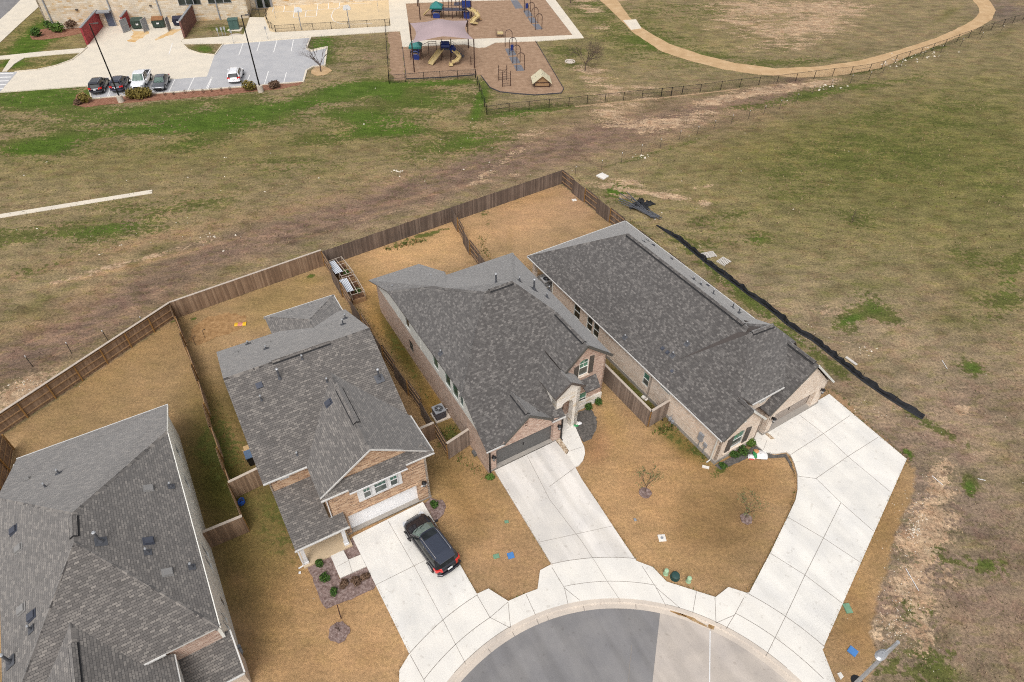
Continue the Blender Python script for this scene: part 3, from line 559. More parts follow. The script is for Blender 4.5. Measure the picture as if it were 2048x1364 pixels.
slab('sidewalk',P((821,82.5),(899,81),(1010,77),(1145,71.5),(1090,0),(1075,-20),(1100,-20),(1110,0),(1167.5,76.5),(1072,83.5),(990.8,86.5),(972,95.7),(956.5,97),(946,95),(928.7,89.9),(805,95)),-.02,.13,MT['schoolc'])
slab('sidewalk',P((806,-20),(808,0),(811.5,8),(900,4),(1021,1),(1088,-1),(1075,-20)),-.02,.126,MT['schoolc'])
slab('play_surface',P((811.5,8),(900,4),(1021,1),(1090,0),(1145,71.3),(1010,77),(899,81),(821,82.3)),-.02,.05,MT['playmulch'])
slab('play_surface',P((805,95),(928.7,90),(946,95),(956.5,97),(972,95.7),(990.8,86.6),(1071,83),(1127.5,178.7),(1122.5,187),(1070,191),(1030,188),(1000,184.5),(980,176),(960,150),(950,150.5),(812.5,158.7)),-.02,.05,MT['playmulch'])
slab('bare_strip',blob(P((776,64),(800,63.4),(805,95),(812.5,158.7),(790,161),(781,150),(779,110)),.3,1),0,.02,MT['playmulch'])
for qd in (((1010,98),(1026,97),(1033,111),(1017,112)),((1018,115),(1034,114),(1041,127),(1025,128)),((1027,131),(1042,130),(1049,142),(1033,143)),((1021,1),(1035,1),(1047,17),(1031,18)),((1046,22),(1058,21),(1066,33),(1053,34)),((1055,36),(1068,35),(1075,46),(1062,47)),((1064,49),(1077,48),(1086,59),(1073,60))): slab('rubber_mat',P(*qd),.05,.06,MT['mat_blue'])
kerbline([(805,95),(812.5,158.7),(880,156),(950,150.5)],.07,.16,'play_edging',MT['edging']); kerbline([(1071,83),(1127.5,178.7),(1122.5,187),(1070,191),(1030,188),(1000,184.5),(980,176),(962,152)],.07,.16,'play_edging',MT['edging'])
K_=MB(); cw=lambda pts,w_=.12:strip([Vector(p) for p in P(*pts)],w_,.128,None,mb=K_)
X6=lambda x,y:(380+x/4.876,y/4.876)
for pts in ([X6(805,120),X6(820,80)],[X6(925,65),X6(915,120)],[X6(1025,60),X6(1010,180)],[X6(1250,40),X6(1232,165)],[X6(1135,110),X6(1125,170)],[X6(1355,40),X6(1350,95)],[X6(1460,35),X6(1455,90)],[X6(1010,178),X6(1232,165)],[X6(830,125),X6(1015,118)],[X6(1040,115),X6(1240,104)],[X6(1240,100),X6(1460,88)]): cw(pts)
cw([X6(1770,36),X6(1580,42),X6(1470,65),X6(1400,110),X6(1378,165),X6(1400,210),X6(1470,238),X6(1580,243),X6(1775,236)])
tag(K_.build('court_lines',MT['paint']),kind='structure')
TR=[(1195,-10),(1200,0),(1241,39),(1262,62),(1287,79),(1324,103.5),(1374,120),(1448,139),(1515,149),(1593,155),(1668,153),(1759,137),(1821,112),(1883,88),(1945,62),(1983,40),(1992,21),(1978,0),(1970,-12)]
TI=[(1935,-12),(1945,0),(1957,14),(1958,25),(1948,38),(1929,50),(1871,76.6),(1800,99),(1717.6,122),(1635,133),(1552,137),(1469,126),(1399,108.5),(1337,87),(1287,58),(1258,33),(1235,0),(1228,-12)]
MT['mowst']=simple('mow_strip_soil',L3((178,148,116)),.9,noise=.2)
slab('running_track',blob(P(*(TR+TI)),.08,1.2),-.02,.02,MT['track'])
slab('track_pad',P((1246,41),(1272,39),(1283,57),(1262,60)),.02,.05,MT['schoolc'])
slab('mow_strip',P((1150,213),(1210,206.5),(1322,195.5),(1440,182),(1480,177),(1480,178.5),(1440,183.5),(1322,197),(1210,208),(1150,214.5)),0,.03,MT['mowst'])
slab('mulch_bed',blob(P((148,210),(155,190),(165,183),(184,199),(450,178),(607,165),(600,170),(560,178),(450,190),(250,206),(170,214)),.15,1),0,.04,MT['mulch_red'])
slab('mulch_bed',blob(P((60,73),(70,62),(95,57),(130,55),(175,46),(190,50),(165,66),(120,75),(85,80),(65,79)),.15,1),0,.04,MT['mulch_red'])
slab('mulch_bed',ring(642,143,1.6),0,.05,MT['track'])
slab('concrete_pad',P((1191.3,352.5),(1204,346.6),(1217.7,353.4),(1207,360)),0,.12,MT['walk'])
slab('concrete_pad',P((454,62),(462,56),(486,55),(483,61),(480,63)),0,.1,MT['schoolc'])
slab('concrete_pad',P((1674,1347),(1681,1345),(1687,1354),(1681,1360)),0,.06,MT['walk'])
# ================================================================ HOUSES
MT['gutterw']=simple('gutter_paint',L3((214,212,208)),.6,noise=.04)
def mk_root(name,px,a,label,group=None):
    return empty(name,gp(*px),math.radians(a),label,'house',group)
def loc_ray(root,x,y):
    o,d=ray(x,y); a=-root.rotation_euler.z; Rm=Matrix.Rotation(a,3,'Z'); return Rm@(o-Vector(root.location)),Rm@d
def roof(root,planes,mat,th=.12,name='roof',under=None,ridge=(),ridgew=.3):
    mb=MB(); store=[]
    for pl in planes:
        p=[Vector(q) for q in pl]; n=Vector((0,0,0))
        for i in range(len(p)):
            a,b_=p[i],p[(i+1)%len(p)]; n+=a.cross(b_)
        if n.z<0: p=p[::-1]; n=-n
        n.normalize(); store.append((p,n)); 
        mb.face(p,0); lo=[q-Vector((0,0,th)) for q in p]; mb.face(lo[::-1],1)
        for i in range(len(p)): j=(i+1)%len(p); mb.face([lo[i],lo[j],p[j],p[i]],1)
    for a,b_ in ridge:   # hip and ridge caps
        a,b_=Vector(a),Vector(b_); L_=(b_-a).length; k=max(1,int(L_/.32)); t=(b_-a).normalized(); x=t.cross(Vector((0,0,1))).normalized()
        for i in range(k):
            p0=a.lerp(b_,i/k); p1=a.lerp(b_,(i+1)/k); u0=random.uniform(0,40); v0=random.uniform(0,40)
            h0,h1=.045,.03
            c0,c1=p0+Vector((0,0,h0)),p1+Vector((0,0,h1)); dn=Vector((0,0,-.13*ridgew/.3))
            for s_ in (-1,1):
                e0,e1=c0+x*s_*ridgew*.55+dn,c1+x*s_*ridgew*.55+dn
                q=[c0,c1,e1,e0] if s_>0 else [c0,e0,e1,c1]
                mb.face(q,0,uv=[(u0+.02,v0+.02),(u0+.1,v0+.02),(u0+.1,v0+.05),(u0+.02,v0+.05)])
    o=mb.build(name,[mat,under or MT['gutterw']],root); o['store']=0; del o['store']
    return o,store
def hit(root,store,x,y):
    o,d=loc_ray(root,x,y); best=None
    for p,n in store:
        dn=d.dot(n)
        if dn>=0: continue
        t=(p[0]-o).dot(n)/dn; h=o+d*t
        if inp(p,h) and (best is None or t<best[0]): best=(t,h,n)
    return best
def inp(p,h):
    r=False
    for i in range(len(p)):
        x1,y1=p[i].x,p[i].y; x2,y2=p[(i+1)%len(p)].x,p[(i+1)%len(p)].y
        if (y1>h.y)!=(y2>h.y) and h.x<(x2-x1)*(h.y-y1)/(y2-y1)+x1: r=not r
    return r
def pipe(root,ro,store,x,y,h,r=.045):
    b=hit(root,store,x,y)
    if not b: print('no roof at',x,y); return
    _,p,n=b; k=2.0 if h>.6 else 1
    mb=MB(); t=n.cross(Vector((0,0,1))).normalized() if n.z<.999 else Vector((1,0,0)); s_=n.cross(t)
    w_=.2*k**.6; q=[p+n*.012+t*i*w_+s_*j*w_ for i,j in ((-1,-1),(1,-1),(1,1),(-1,1))]
    qq=[v+n*.014 for v in q]; mb.hexa(q+qq,0)
    r*=k**.6
    mb.tube([p+n*.02,p+Vector((0,0,.12+.05*k))],[r*2,r*1.15],12,0); mb.tube([p,p+Vector((0,0,h))],r,12,0)
    mb.tube([p+Vector((0,0,h-.06)),p+Vector((0,0,h+.0)),p+Vector((0,0,h+.05))],[r*1.5,r*1.6,r*.9],12,1)
    mb.build('vent_pipe',[MT['pipe'],MT['galv']],ro)
def boxvent(root,ro,store,x,y,s_=.4,light=False,h=.14):
    b=hit(root,store,x,y)
    if not b: print('no roof at',x,y); return
    _,p,n=b; t=n.cross(Vector((0,0,1))).normalized(); u=n.cross(t)
    if u.z<0: u=-u
    q=[p+t*i*s_/2+u*j*s_/2 for i,j in ((-1,-1),(1,-1),(1,1),(-1,1))]
    top=[p+t*i*s_*.5+u*j*s_*.5+n*(h if j<0 else h*.7) for i,j in ((-1,-1),(1,-1),(1,1),(-1,1))]
    m2=MB(); m2.hexa(q+top,0); c=[v+n*.015 for v in q]; base=[p+t*i*s_*.65+u*j*s_*.7 for i,j in ((-1,-1),(1,-1),(1,1),(-1,1))]; m2.hexa(base+[v+n*.015 for v in base],0)
    m2.build('roof_vent',MT['galvl'] if light else MT['pipe2'],ro)
MT['pipe2']=simple('box_vent',L3((82,86,98)),.5,.2,noise=.1); MT['galvl']=simple('box_vent_light',L3((150,148,146)),.6,.1,noise=.1)
def rvent(root,ro,a,b_,w_=.34):
    a,b_=Vector(a),Vector(b_); t=(b_-a).normalized(); x=t.cross(Vector((0,0,1))).normalized()
    mb=MB(); 
    for s_ in (-1,1):
        e=x*s_*w_*.5+Vector((0,0,-.10*w_/.3)); z=Vector((0,0,.02)); Z=Vector((0,0,.10))
        q=[a+z+e,b_+z+e,b_+Z+e,a+Z+e]; mb.face(q if s_<0 else q[::-1],1)
        tp=[a+Z+e,b_+Z+e,b_+Z*1.25,a+Z*1.25]; mb.face(tp if s_>0 else tp[::-1],0)
    for s_ in (-1,1):
        e0=x*s_*w_*.5+Vector((0,0,-.10*w_/.3+.035)); e1=x*s_*(w_*.5+.055)+Vector((0,0,-.10*w_/.3+.0)); q=[a+e0,b_+e0,b_+e1,a+e1]; mb.face(q if s_>0 else q[::-1],1)  # dark strips painted in for the shadow gaps along both vent edges
    for p,s_ in ((a,1),(b_,-1)):
        e=x*w_*.5; mb.face([p+Vector((0,0,-.08))-e,p+Vector((0,0,-.08))+e,p+Z+e*1+Vector((0,0,-.1)),p+Z*1.25,p+Z-e+Vector((0,0,-.1))],1)
    mb.build('ridge_vent',[root['_mat'] if False else MT[rvent.mat],MT['dark']],ro)
def wall(root,A,B,outline,mat,holes=(),th=.16,name='wall',mats2=None,zsplit=None,reveal=None):
    """vertical wall in the plane A-B (local x,y); outline in (s,z); outside is to the right of A->B"""
    A,B=Vector(A),Vector(B); t=(B-A).normalized(); nrm=Vector((t.y,-t.x)); mb=MB()
    def pt(s_,z,d=0): v=A+t*s_-nrm*d; return Vector((v.x,v.y,z))
    loops=[[Vector((q[0],q[1],0)) for q in outline]]+[[Vector((q[0],q[1],0)) for q in h] for h in holes]
    flat=[q for l_ in loops for q in l_]
    for tr in tessellate_polygon(loops):
        a=[flat[k] for k in tr]; ar=(a[1].x-a[0].x)*(a[2].y-a[0].y)-(a[1].y-a[0].y)*(a[2].x-a[0].x)
        if ar<0: a=a[::-1]
        mb.face([pt(q.x,q.y) for q in a],0); mb.face([pt(q.x,q.y,th) for q in a[::-1]],0)
    for l_ in loops:
        for i in range(len(l_)):
            a,b_=l_[i],l_[(i+1)%len(l_)]; mb.face([pt(a.x,a.y),pt(a.x,a.y,th),pt(b_.x,b_.y,th),pt(b_.x,b_.y)],0)
    return mb.build(name,mat,root)
def R4(s0,z0,s1,z1,arch=0,n=8):
    if not arch: return [(s0,z0),(s1,z0),(s1,z1),(s0,z1)]
    p=[(s0,z0),(s1,z0)]
    for i in range(n+1):
        a=math.pi*i/n; p.append(((s0+s1)/2+(s1-s0)/2*math.cos(a),z1+arch*math.sin(a)))
    return p
def window(root,A,B,s0,z0,s1,z1,frame='white',glass='glass',depth=.07,arch=0,rails=1,muntin=0,fw=.05,name='window'):
    A,B=Vector(A),Vector(B); t=(B-A).normalized(); nrm=Vector((t.y,-t.x))
    def pt(s_,z,d=0): v=A+t*s_-nrm*d; return Vector((v.x,v.y,z))
    fb=MB(); out=R4(s0,z0,s1,z1,arch); inn=R4(s0+fw,z0+fw,s1-fw,z1-(0 if arch else fw),max(0,arch-fw*.3))
    for i in range(len(out)):
        j=(i+1)%len(out)
        if arch and i==1: pass
        fb.hexa([pt(*out[i],depth+.04),pt(*out[j],depth+.04),pt(*inn[j],depth+.04),pt(*inn[i],depth+.04),pt(*out[i],depth-.05),pt(*out[j],depth-.05),pt(*inn[j],depth-.05),pt(*inn[i],depth-.05)],0)
    ztop=z1+arch
    if rails: 
        zm=(z0+ztop)/2; fb.beam(pt(s0+fw,zm,depth-.02),pt(s1-fw,zm,depth-.02),.05,.045)
    for k in range(muntin):
        s_=s0+(s1-s0)*(k+1)/(muntin+1); fb.beam(pt(s_,(z0+ztop)/2,depth-.005),pt(s_,ztop-fw,depth-.005),.02,.025)
    if muntin: fb.beam(pt(s0+fw,z0+(ztop-z0)*.75,depth-.005),pt(s1-fw,z0+(ztop-z0)*.75,depth-.005),.02,.025)
    f=fb.build(name,MT[frame],root)
    g=MB(); g.face([pt(q[0],q[1],depth+.02) for q in out]); 
    g.build('pane',MT[glass],f)
    if glass=='glass':   # insect screen on the lower sash
        s2=MB(); s2.face([pt(s0+fw,z0+fw,depth+.005),pt(s1-fw,z0+fw,depth+.005),pt(s1-fw,(z0+ztop)/2,depth+.005),pt(s0+fw,(z0+ztop)/2,depth+.005)]); s2.build('screen',MT['screen'],f)
    return f
def gutter(root,pts,mat='gutterw',w_=.08,h=.09):
    for a,b_ in pts:
        mb=MB(); mb.beam(Vector(a)-Vector((0,0,.05)),Vector(b_)-Vector((0,0,.05)),min(w_,.08),min(h,.09)); mb.build('gutter',MT[mat],root)
def downspout(root,x,y,z1,out,mat='white',z0=.05,foot=True):
    mb=MB(); o=Vector((out[0],out[1],0)); p=Vector((x,y,0))+o*.07
    mb.beam(p+Vector((0,0,z0+.1)),p+Vector((0,0,z1)),.09,.07)
    mb.beam(p+Vector((0,0,z0+.12)),p+o*.35+Vector((0,0,z0+.03)),.08,.06)
    return mb.build('downspout',MT[mat],root)
def garage(root,A,B,s0,z0,s1,z1,mat,depth=.3,lock=True):
    A,B=Vector(A),Vector(B); t=(B-A).normalized(); nrm=Vector((t.y,-t.x))
    def pt(s_,z,d=0): v=A+t*s_-nrm*d; return Vector((v.x,v.y,z))
    mb=MB(); k=4
    for i in range(k):
        za,zb=z0+(z1-z0)*i/k+.006,z0+(z1-z0)*(i+1)/k-.006
        mb.hexa([pt(s0,za,depth+.05),pt(s1,za,depth+.05),pt(s1,zb,depth+.05),pt(s0,zb,depth+.05),pt(s0,za,depth),pt(s1,za,depth),pt(s1,zb,depth),pt(s0,zb,depth)])
        for j in range(8 if lock else 0):
            a=s0+(s1-s0)*(j+.12)/8; b_=s0+(s1-s0)*(j+.88)/8
            mb.hexa([pt(a,za+.08,depth),pt(b_,za+.08,depth),pt(b_,zb-.08,depth),pt(a,zb-.08,depth),pt(a+.03,za+.11,depth-.012),pt(b_-.03,za+.11,depth-.012),pt(b_-.03,zb-.11,depth-.012),pt(a+.03,zb-.11,depth-.012)])
    g=mb.build('garage_door',mat,root)
    b2=MB(); b2.face([pt(s0,z0,depth+.03),pt(s1,z0,depth+.03),pt(s1,z1,depth+.03),pt(s0,z1,depth+.03)]); b2.build('door_backing',MT['dark'],g)
    if lock: h=MB(); h.beam(pt((s0+s1)/2,z0+(z1-z0)*.42,depth-.03),pt((s0+s1)/2,z0+(z1-z0)*.55,depth-.03),.05,.05); h.build('handle',MT['black'],g)
    return g
def lantern(root,x,y,z,out):
    o=Vector((out[0],out[1],0)); c=Vector((x,y,z))+o*.2; mb=MB()
    mb.box(Vector((x,y,z))+o*.02,(.12,.12,.2)); mb.beam(Vector((x,y,z+.1))+o*.02,c+Vector((0,0,.22)),.03,.03)
    mb.tube([c+Vector((0,0,.08)),c+Vector((0,0,.24))],[.19,.04],6); mb.cyl(c+Vector((0,0,-.26)),.1,.04,6)
    for k in range(6): a=k*math.pi/3; mb.beam(c+Vector((.08*math.cos(a),.08*math.sin(a),.08)),c+Vector((.06*math.cos(a),.06*math.sin(a),-.18)),.012,.012)
    l_=mb.build('wall_lantern',MT['black'],root); g=MB(); g.tube([c+Vector((0,0,-.22)),c+Vector((0,0,.07))],[.08,.12],6); g.build('lantern_glass',MT['galv'],l_)
def shutter(root,A,B,s0,z0,s1,z1,z1b=None):
    A,B=Vector(A),Vector(B); t=(B-A).normalized(); nrm=Vector((t.y,-t.x)); z1b=z1 if z1b is None else z1b
    def pt(s_,z,d=0): v=A+t*s_-nrm*d; return Vector((v.x,v.y,z))
    mb=MB(); mb.hexa([pt(s0,z0,0),pt(s1,z0,0),pt(s1,z1b,0),pt(s0,z1,0),pt(s0,z0,-.05),pt(s1,z0,-.05),pt(s1,z1b,-.05),pt(s0,z1,-.05)])
    n_=int((min(z1,z1b)-z0-.2)/.08)
    for i in range(n_): z=z0+.1+i*.08; mb.beam(pt(s0+.05,z,-.055),pt(s1-.05,z,-.055),.02,.035)
    mb.build('shutter',MT['shutter'],root)
def found(root,poly,h=.22):
    return MB().prism(poly,-.05,h).build('foundation',MT['found'],root)
def trim(root,segs,mat='gutterw',w_=.08,h=.14,name='fascia'):
    for a,b_ in segs: mb=MB(); mb.beam(a,b_,w_,h); mb.build(name,MT[mat],root)
# ---------------------------------------------------------------- H3 middle house
H=mk_root('house',(978,945),30.8,'two-storey pink brick house with dark hipped roof, arched stone entry and grey garage door')
A=(0,0)
zr=2.62; kf=(9.05-2.62)/8.6
fz=lambda v: 2.62+kf*v
vE=(5.15-2.62)/kf   # where the front slope passes the upper eave
UL,UR,vb=-.3,11.55,16.5
kl=(9.05-5.15)/(4.45-UL); R1=(4.45,8.6,9.05); R2=(6.95,8.6,9.05)
K1=(9.05,5.95,7.28); GP=(9.05,1.5,K1[2]); GR=(UR,1.5,5.15)
W1=(2.35,14.2,5.15+kl*2.65); 
# junction of wing ridge with the main rear-left hip
planes=[
 [(-.16,vE-.0,5.15),(-.2,1.2,fz(1.2)),(-.16,0,2.62),(1.35,-.02,2.62),(3.25,2.5,fz(2.5)),(5.25,-.02,2.62),(6.45,-.05,2.62),(6.45,1.3,fz(1.3)),(7.3,1.6,fz(1.6)),K1,R2,R1],             # front slope
 [(-.16,vE,5.15),R1,(2.85,11.9,7.75),(2.35,13.1,7.3),(UL,16.9,5.15)],                                       # left slope
 [(UL,16.9,5.15),(2.35,13.1,7.3),(4.98,17.05,5.15),(4.35,21.2,3.5),(-.55,21.2,3.5)],                        # rear-left wing slope
 [(4.98,17.05,5.15),(2.35,13.1,7.3),(2.85,11.9,7.72),(5.0,16.5,5.15)],                                        # wing right slope
 [R1,R2,(UR,vb,5.15),(5.0,vb,5.15),(2.85,11.9,7.72)],                                                       # rear slope
 [R2,K1,GP,GR,(UR,vb,5.15)],                                                                                 # right slope
 [GP,K1,(7.05,4.4,fz(4.4)-.2),(7.15,1.5,5.35)],                                                                # big gable left slope
 [(3.25,-.06,4.55),(1.3,-.08,2.72),(1.3,1.2,2.72),(3.25,2.75,4.55)],                                            # garage gable
 [(3.25,-.06,4.55),(3.25,2.75,4.55),(5.3,1.2,2.95),(5.3,-.08,2.82)],
 [(6.97,.3,5.6),(5.68,.3,4.5),(5.68,2.9,4.5),(6.97,4.4,5.6)],                                                       # porch gable
 [(6.97,.3,5.6),(6.97,1.75,5.6),(8.35,1.75,4.42),(8.35,.45,4.42)],
 [(8.85,1.76,3.45),(10.4,1.76,3.45),(10.25,.85,2.9),(8.95,.85,2.9)],                                              # window hood
]
rvent.mat='shingle_dark'
ro,st=roof(H,planes,MT['shingle_dark'],.08,under=MT['soffit'],ridge=[(R1,R2),(R2,K1),((UL,vE,5.15),R1),(R1,(2.85,11.9,7.75)),((UL,16.9,5.15),(2.35,13.1,7.3)),((4.98,17.05,5.15),(2.35,13.1,7.3)),((2.35,13.1,7.3),(2.85,11.9,7.75)),(R2,(UR,vb,5.15))])
rvent(H,ro,(4.9,8.6,9.06),(6.9,8.6,9.06)); rvent(H,ro,(9.05,5.6,K1[2]),(9.05,1.9,K1[2])); rvent(H,ro,(3.25,2.3,4.55),(3.25,.15,4.55),.3)
c7=lambda x,y:(700+x/4,480+y/4)
for x,y,h in ((340,385,.32),(650,303,.35),(1168,348,.95),(1357,328,.4),(1472,395,1.0),(1592,402,.42),(1575,458,.42),(725,908,.35)): pipe(H,ro,st,*c7(x,y),h)
boxvent(H,ro,st,*c7(470,356),.2,h=.1)
# walls
WL=((-.06,20.7),(-.06,.0))
wall(H,*WL,[(0,.0),(20.7,0),(20.7,2.55),(20.7-.8,3.1),(0,3.2)],MT['brick_brown'],holes=[R4(20.7-13.75,1.1,20.7-12.95,2.2)],name='side_wall')
ww=[(13.1,14.0,3.55,4.95),(7.7,8.7,3.6,4.98),(5.6,6.6,3.5,4.98),(4.35,5.35,3.5,4.98),(3.55,4.15,3.55,4.7)]
hs_=[R4(20.7-b_,z0,20.7-a,z1) for a,b_,z0,z1 in ww]
wall(H,(-.075,20.7),(-.075,0),[(0,3.2),(20.7-.8,3.2),(20.7-3.3,5.07),(20.7-16.9,5.07),(0,3.5)],MT['siding'],holes=hs_,name='siding_wall')
for a,b_,z0,z1 in ww: window(H,(-.075,20.7),(-.075,0),20.7-b_,z0,20.7-a,z1,'siding','glass_dark' if a>13 else 'glass_teal',.04,fw=.03,rails=0)
for v_ in (15.6,11.0): trim(H,[((-.1,v_,3.2),(-.1,v_,5.0))],'siding',.05,.05,'trim_board')
window(H,*WL,20.7-13.75,1.1,20.7-12.95,2.2,'shutter','glass_dark',.06)
g3=R4(.62,0,5.5,2.2)
wall(H,(0,0),(6.3,0),[(0,-.02),(.62,-.02),(.62,2.2),(5.5,2.2),(5.5,-.02),(6.3,-.02),(6.3,2.6),(5.35,2.75),(3.25,4.45),(1.25,2.66),(0,2.5)],MT['brick_pink'],name='front_wall',th=.3)
garage(H,(0,0),(6.3,0),.62,.12,5.5,2.2,MT['garage_grey'],.3)
MB().box((3.06,.14,.06),(4.86,.34,.12)).build('garage_sill',MT['walk'],H)
window(H,(0,0),(6.3,0),2.85,3.4,3.2,4.0,'brick_pink','glass_dark',-.02,name='gable_vent')
trim(H,[((1.2,-.1,2.62),(3.25,-.1,4.5)),((3.25,-.1,4.5),(5.35,-.1,2.9))],'fascia_grey',.08,.16)
gutter(H,[((-.2,-.1,2.62),(1.3,-.1,2.62)),((5.3,-.1,2.62),(6.45,-.1,2.62))])
downspout(H,.06,0,2.55,(0,-1),'black'); downspout(H,6.22,0,2.55,(0,-1),'black')
lantern(H,.33,0,1.75,(0,-1)); lantern(H,5.9,0,1.8,(0,-1))
wall(H,(6.3,0),(6.3,3.4),[(0,0),(3.4,0),(3.4,5),(0,2.6)],MT['brick_pink'],name='entry_side_wall')
# right bay with big gable
rb=[(8.8-6.6,0),(11.2-6.6,0),(11.2-6.6,5.1),(9.05-6.6,7.2),(7.2-6.6,5.1),(6.9-6.6,3.4)]
wall(H,(6.6,1.75),(11.2,1.75),[(1.0,0),(4.6,0),(4.6,5.2),(2.45,7.08),(.7,5.25),(.7,3.2),(1.0,3.2)],MT['brick_pink'],holes=[R4(2.1,3.95,2.95,5.35,.25),R4(2.15,.45,3.15,1.85)],name='front_wall')
window(H,(6.6,1.75),(11.2,1.75),2.1,3.95,2.95,5.35,'siding_white','glass',.06,arch=.25,muntin=1)
shutter(H,(6.6,1.75),(11.2,1.75),1.65,3.9,2.05,5.15,5.25); shutter(H,(6.6,1.75),(11.2,1.75),3.0,3.9,3.4,5.75,5.65)
trim(H,[((8.6,1.71,3.87),(9.65,1.71,3.87))],'brick_cream',.14,.08,'window_sill')
window(H,(6.6,1.75),(11.2,1.75),2.15,.45,3.15,1.85,'siding_white','glass',.06)
MB().box((9.93,1.68,.5),(2.5,.12,1.0)).build('stone_skirt',MT['stone'],H).hide_render=False
trim(H,[((8.7,1.64,.42),(10.0,1.64,.42))],'brick_cream',.12,.07,'window_sill')
trim(H,[((7.1,1.47,5.2),(9.05,1.47,K1[2]-.08)),((9.05,1.47,K1[2]-.08),(UR+.02,1.47,5.08))],'fascia_grey',.08,.2)
wall(H,(11.2,1.75),(11.2,16.4),[(0,0),(14.65,0),(14.65,5.1),(0,5.1)],MT['brick_pink'],name='side_wall')
wall(H,(11.2,16.4),(5,16.4),[(0,0),(6.2,0),(6.2,5.1),(0,5.1)],MT['brick_pink'],name='rear_wall'); wall(H,(4.6,20.7),(0,20.7),[(0,0),(4.6,0),(4.6,3.5),(0,3.5)],MT['brick_pink'],name='rear_wall'); wall(H,(4.6,16.4),(4.6,20.7),[(0,0),(4.3,0),(4.3,3.6),(0,5)],MT['brick_pink'],name='side_wall')
# stone porch
wall(H,(5.9,.5),(8.05,.5),[(.0,2.7),(.4,2.7),(.55,2.7),(.55,2.95)]+[(1.075-.525*math.cos(math.pi*i/8),2.95+.5*math.sin(math.pi*i/8)) for i in range(1,8)]+[(1.6,2.95),(1.6,-.02),(2.15,-.02),(2.15,4.45),(1.07,5.4),(0,4.5)],MT['stone'],name='stone_porch',th=.5)
wall(H,(8.05,.5),(8.05,1.75),[(0,-.02),(.5,-.02),(.5,2.8),(1.25,2.8),(1.25,4.4),(0,4.4)],MT['stone'],name='stone_porch',th=.3)
wall(H,(5.9,3.2),(5.9,.5),[(0,4.6),(0,4.55),(2.7,2.7),(2.7,4.4),(.0,4.65)],MT['stone'],name='stone_porch',th=.1)
trim(H,[((5.65,.27,4.45),(6.97,.27,5.54)),((6.97,.27,5.54),(8.38,.42,4.36))],'soffit',.08,.16)
wall(H,(6.3,3.4),(8.8,3.4),[(0,0),(2.5,0),(2.5,4),(0,4)],MT['brick_cream'],name='entry_wall'); MB().box((7.4,3.3,1.1),(.95,.1,2.1)).build('front_door',MT['shutter'],H)
MB().box((7.3,1.9,.06),(1.9,3.0,.2)).build('porch_floor',MT['walk'],H)
found(H,[(-.03,-.03),(6.33,-.03),(6.33,3.5),(8.7,3.5),(8.7,1.85),(11.22,1.85),(11.22,16.4),(4.63,16.4),(4.63,20.72),(-.03,20.72)],.16)
# ---------------------------------------------------------------- H4 right house
H=mk_root('house',(1427.5,928),32.0,'single-storey cream brick house with one long dark roof, beside the open field')
ev=3.0; L,Rr=-.2,11.6; rv=25.5; zr4=7.4
AP=(5.7,18.8,zr4); ME=(5.7,4.6,zr4); FA=(5.1,3.95,7.6); FB=(7.35,3.7,7.6); g1z=4.95
fsl=(7.6-g1z)/(3.95-1.2)
planes=[
 [(L,rv,ev),(L,7.5,ev),(4.9,4.2,ev+(zr4-ev)*(5.1/5.9)),ME,AP],
 [(L,rv,ev),AP,(Rr,rv,ev)],
 [AP,ME,(7.0,6,zr4-.9),(Rr,7.2,ev),(Rr,rv,ev)],
 [(L,7.9,ev+.02),(L,-.2,ev+.02),(2.15,-.2,g1z),(2.35,1.2,g1z),FA],
 [FA,(2.35,1.2,g1z),(3.0,.55,4.35),(6.6,.55,4.35),(8.2,2.3,6.05),(9.0,2.5,6.1),FB],
 [(2.15,-.2,g1z),(4.05,-.25,2.95),(4.05,1.9,2.95),(2.15,1.9,g1z)],
 [FA,FB,(Rr,8.1,ev),(5.2,9.2,ev+1.9),(L,7.9,ev)],
 [FB,(9.0,2.5,6.1),(Rr,3.2,ev),(Rr,8.1,ev)],
 [(8.2,-.2,6.35),(8.2,3.4,6.35),(4.7,3.4,2.75),(4.7,-.1,2.75)],
 [(8.2,-.2,6.35),(11.5,-.3,2.85),(11.5,4.4,2.85),(8.2,3.4,6.35)],
]
ro,st=roof(H,planes,MT['shingle_dark'],.13,under=MT['soffit'],ridge=[((L,rv,ev),AP),((Rr,rv,ev),AP),(AP,ME),(FA,(2.35,1.2,g1z)),(FA,FB),((2.15,-.1,g1z),(2.15,1.1,g1z))])
rvent(H,ro,(5.7,18.7,zr4+.02),(5.7,5.0,zr4+.02)); rvent(H,ro,(5.3,3.93,7.62),(7.3,3.72,7.62)); rvent(H,ro,(8.2,3.0,6.36),(8.2,.1,6.36))
d_=lambda x,y:(1040+x/4,420+y/4)
for x,y,h in ((990,250,.12),(1020,243,.12),(1390,555,.3),(1445,598,.3),(1545,672,.5),(1700,782,.5),(1750,822,.5),(838,1020,.3),(1335,1072,.3),(1220,1165,.4)): pipe(H,ro,st,*d_(x,y),h)
for x,y in ((1065,283),(1210,392),(1500,605),(1140,1108),(1180,1140),(1218,1290)): boxvent(H,ro,st,*d_(x,y),.22,h=.12)
wl=(0,25.2),(0,0)
hl=[(17.15,18.1,1.0,2.6),(15.35,16.15,1.0,2.55),(14.4,15.2,1.0,2.55),(7.8,8.5,1.0,2.35),(5.5,6.6,2.3,2.72)]
wall(H,(0,21.6),(0,0),[(0,0),(21.6,0),(21.6,ev-.1),(0,ev-.1)],MT['brick_cream'],holes=[R4(21.6-b_,z0,21.6-a,z1) for a,b_,z0,z1 in hl],name='side_wall')
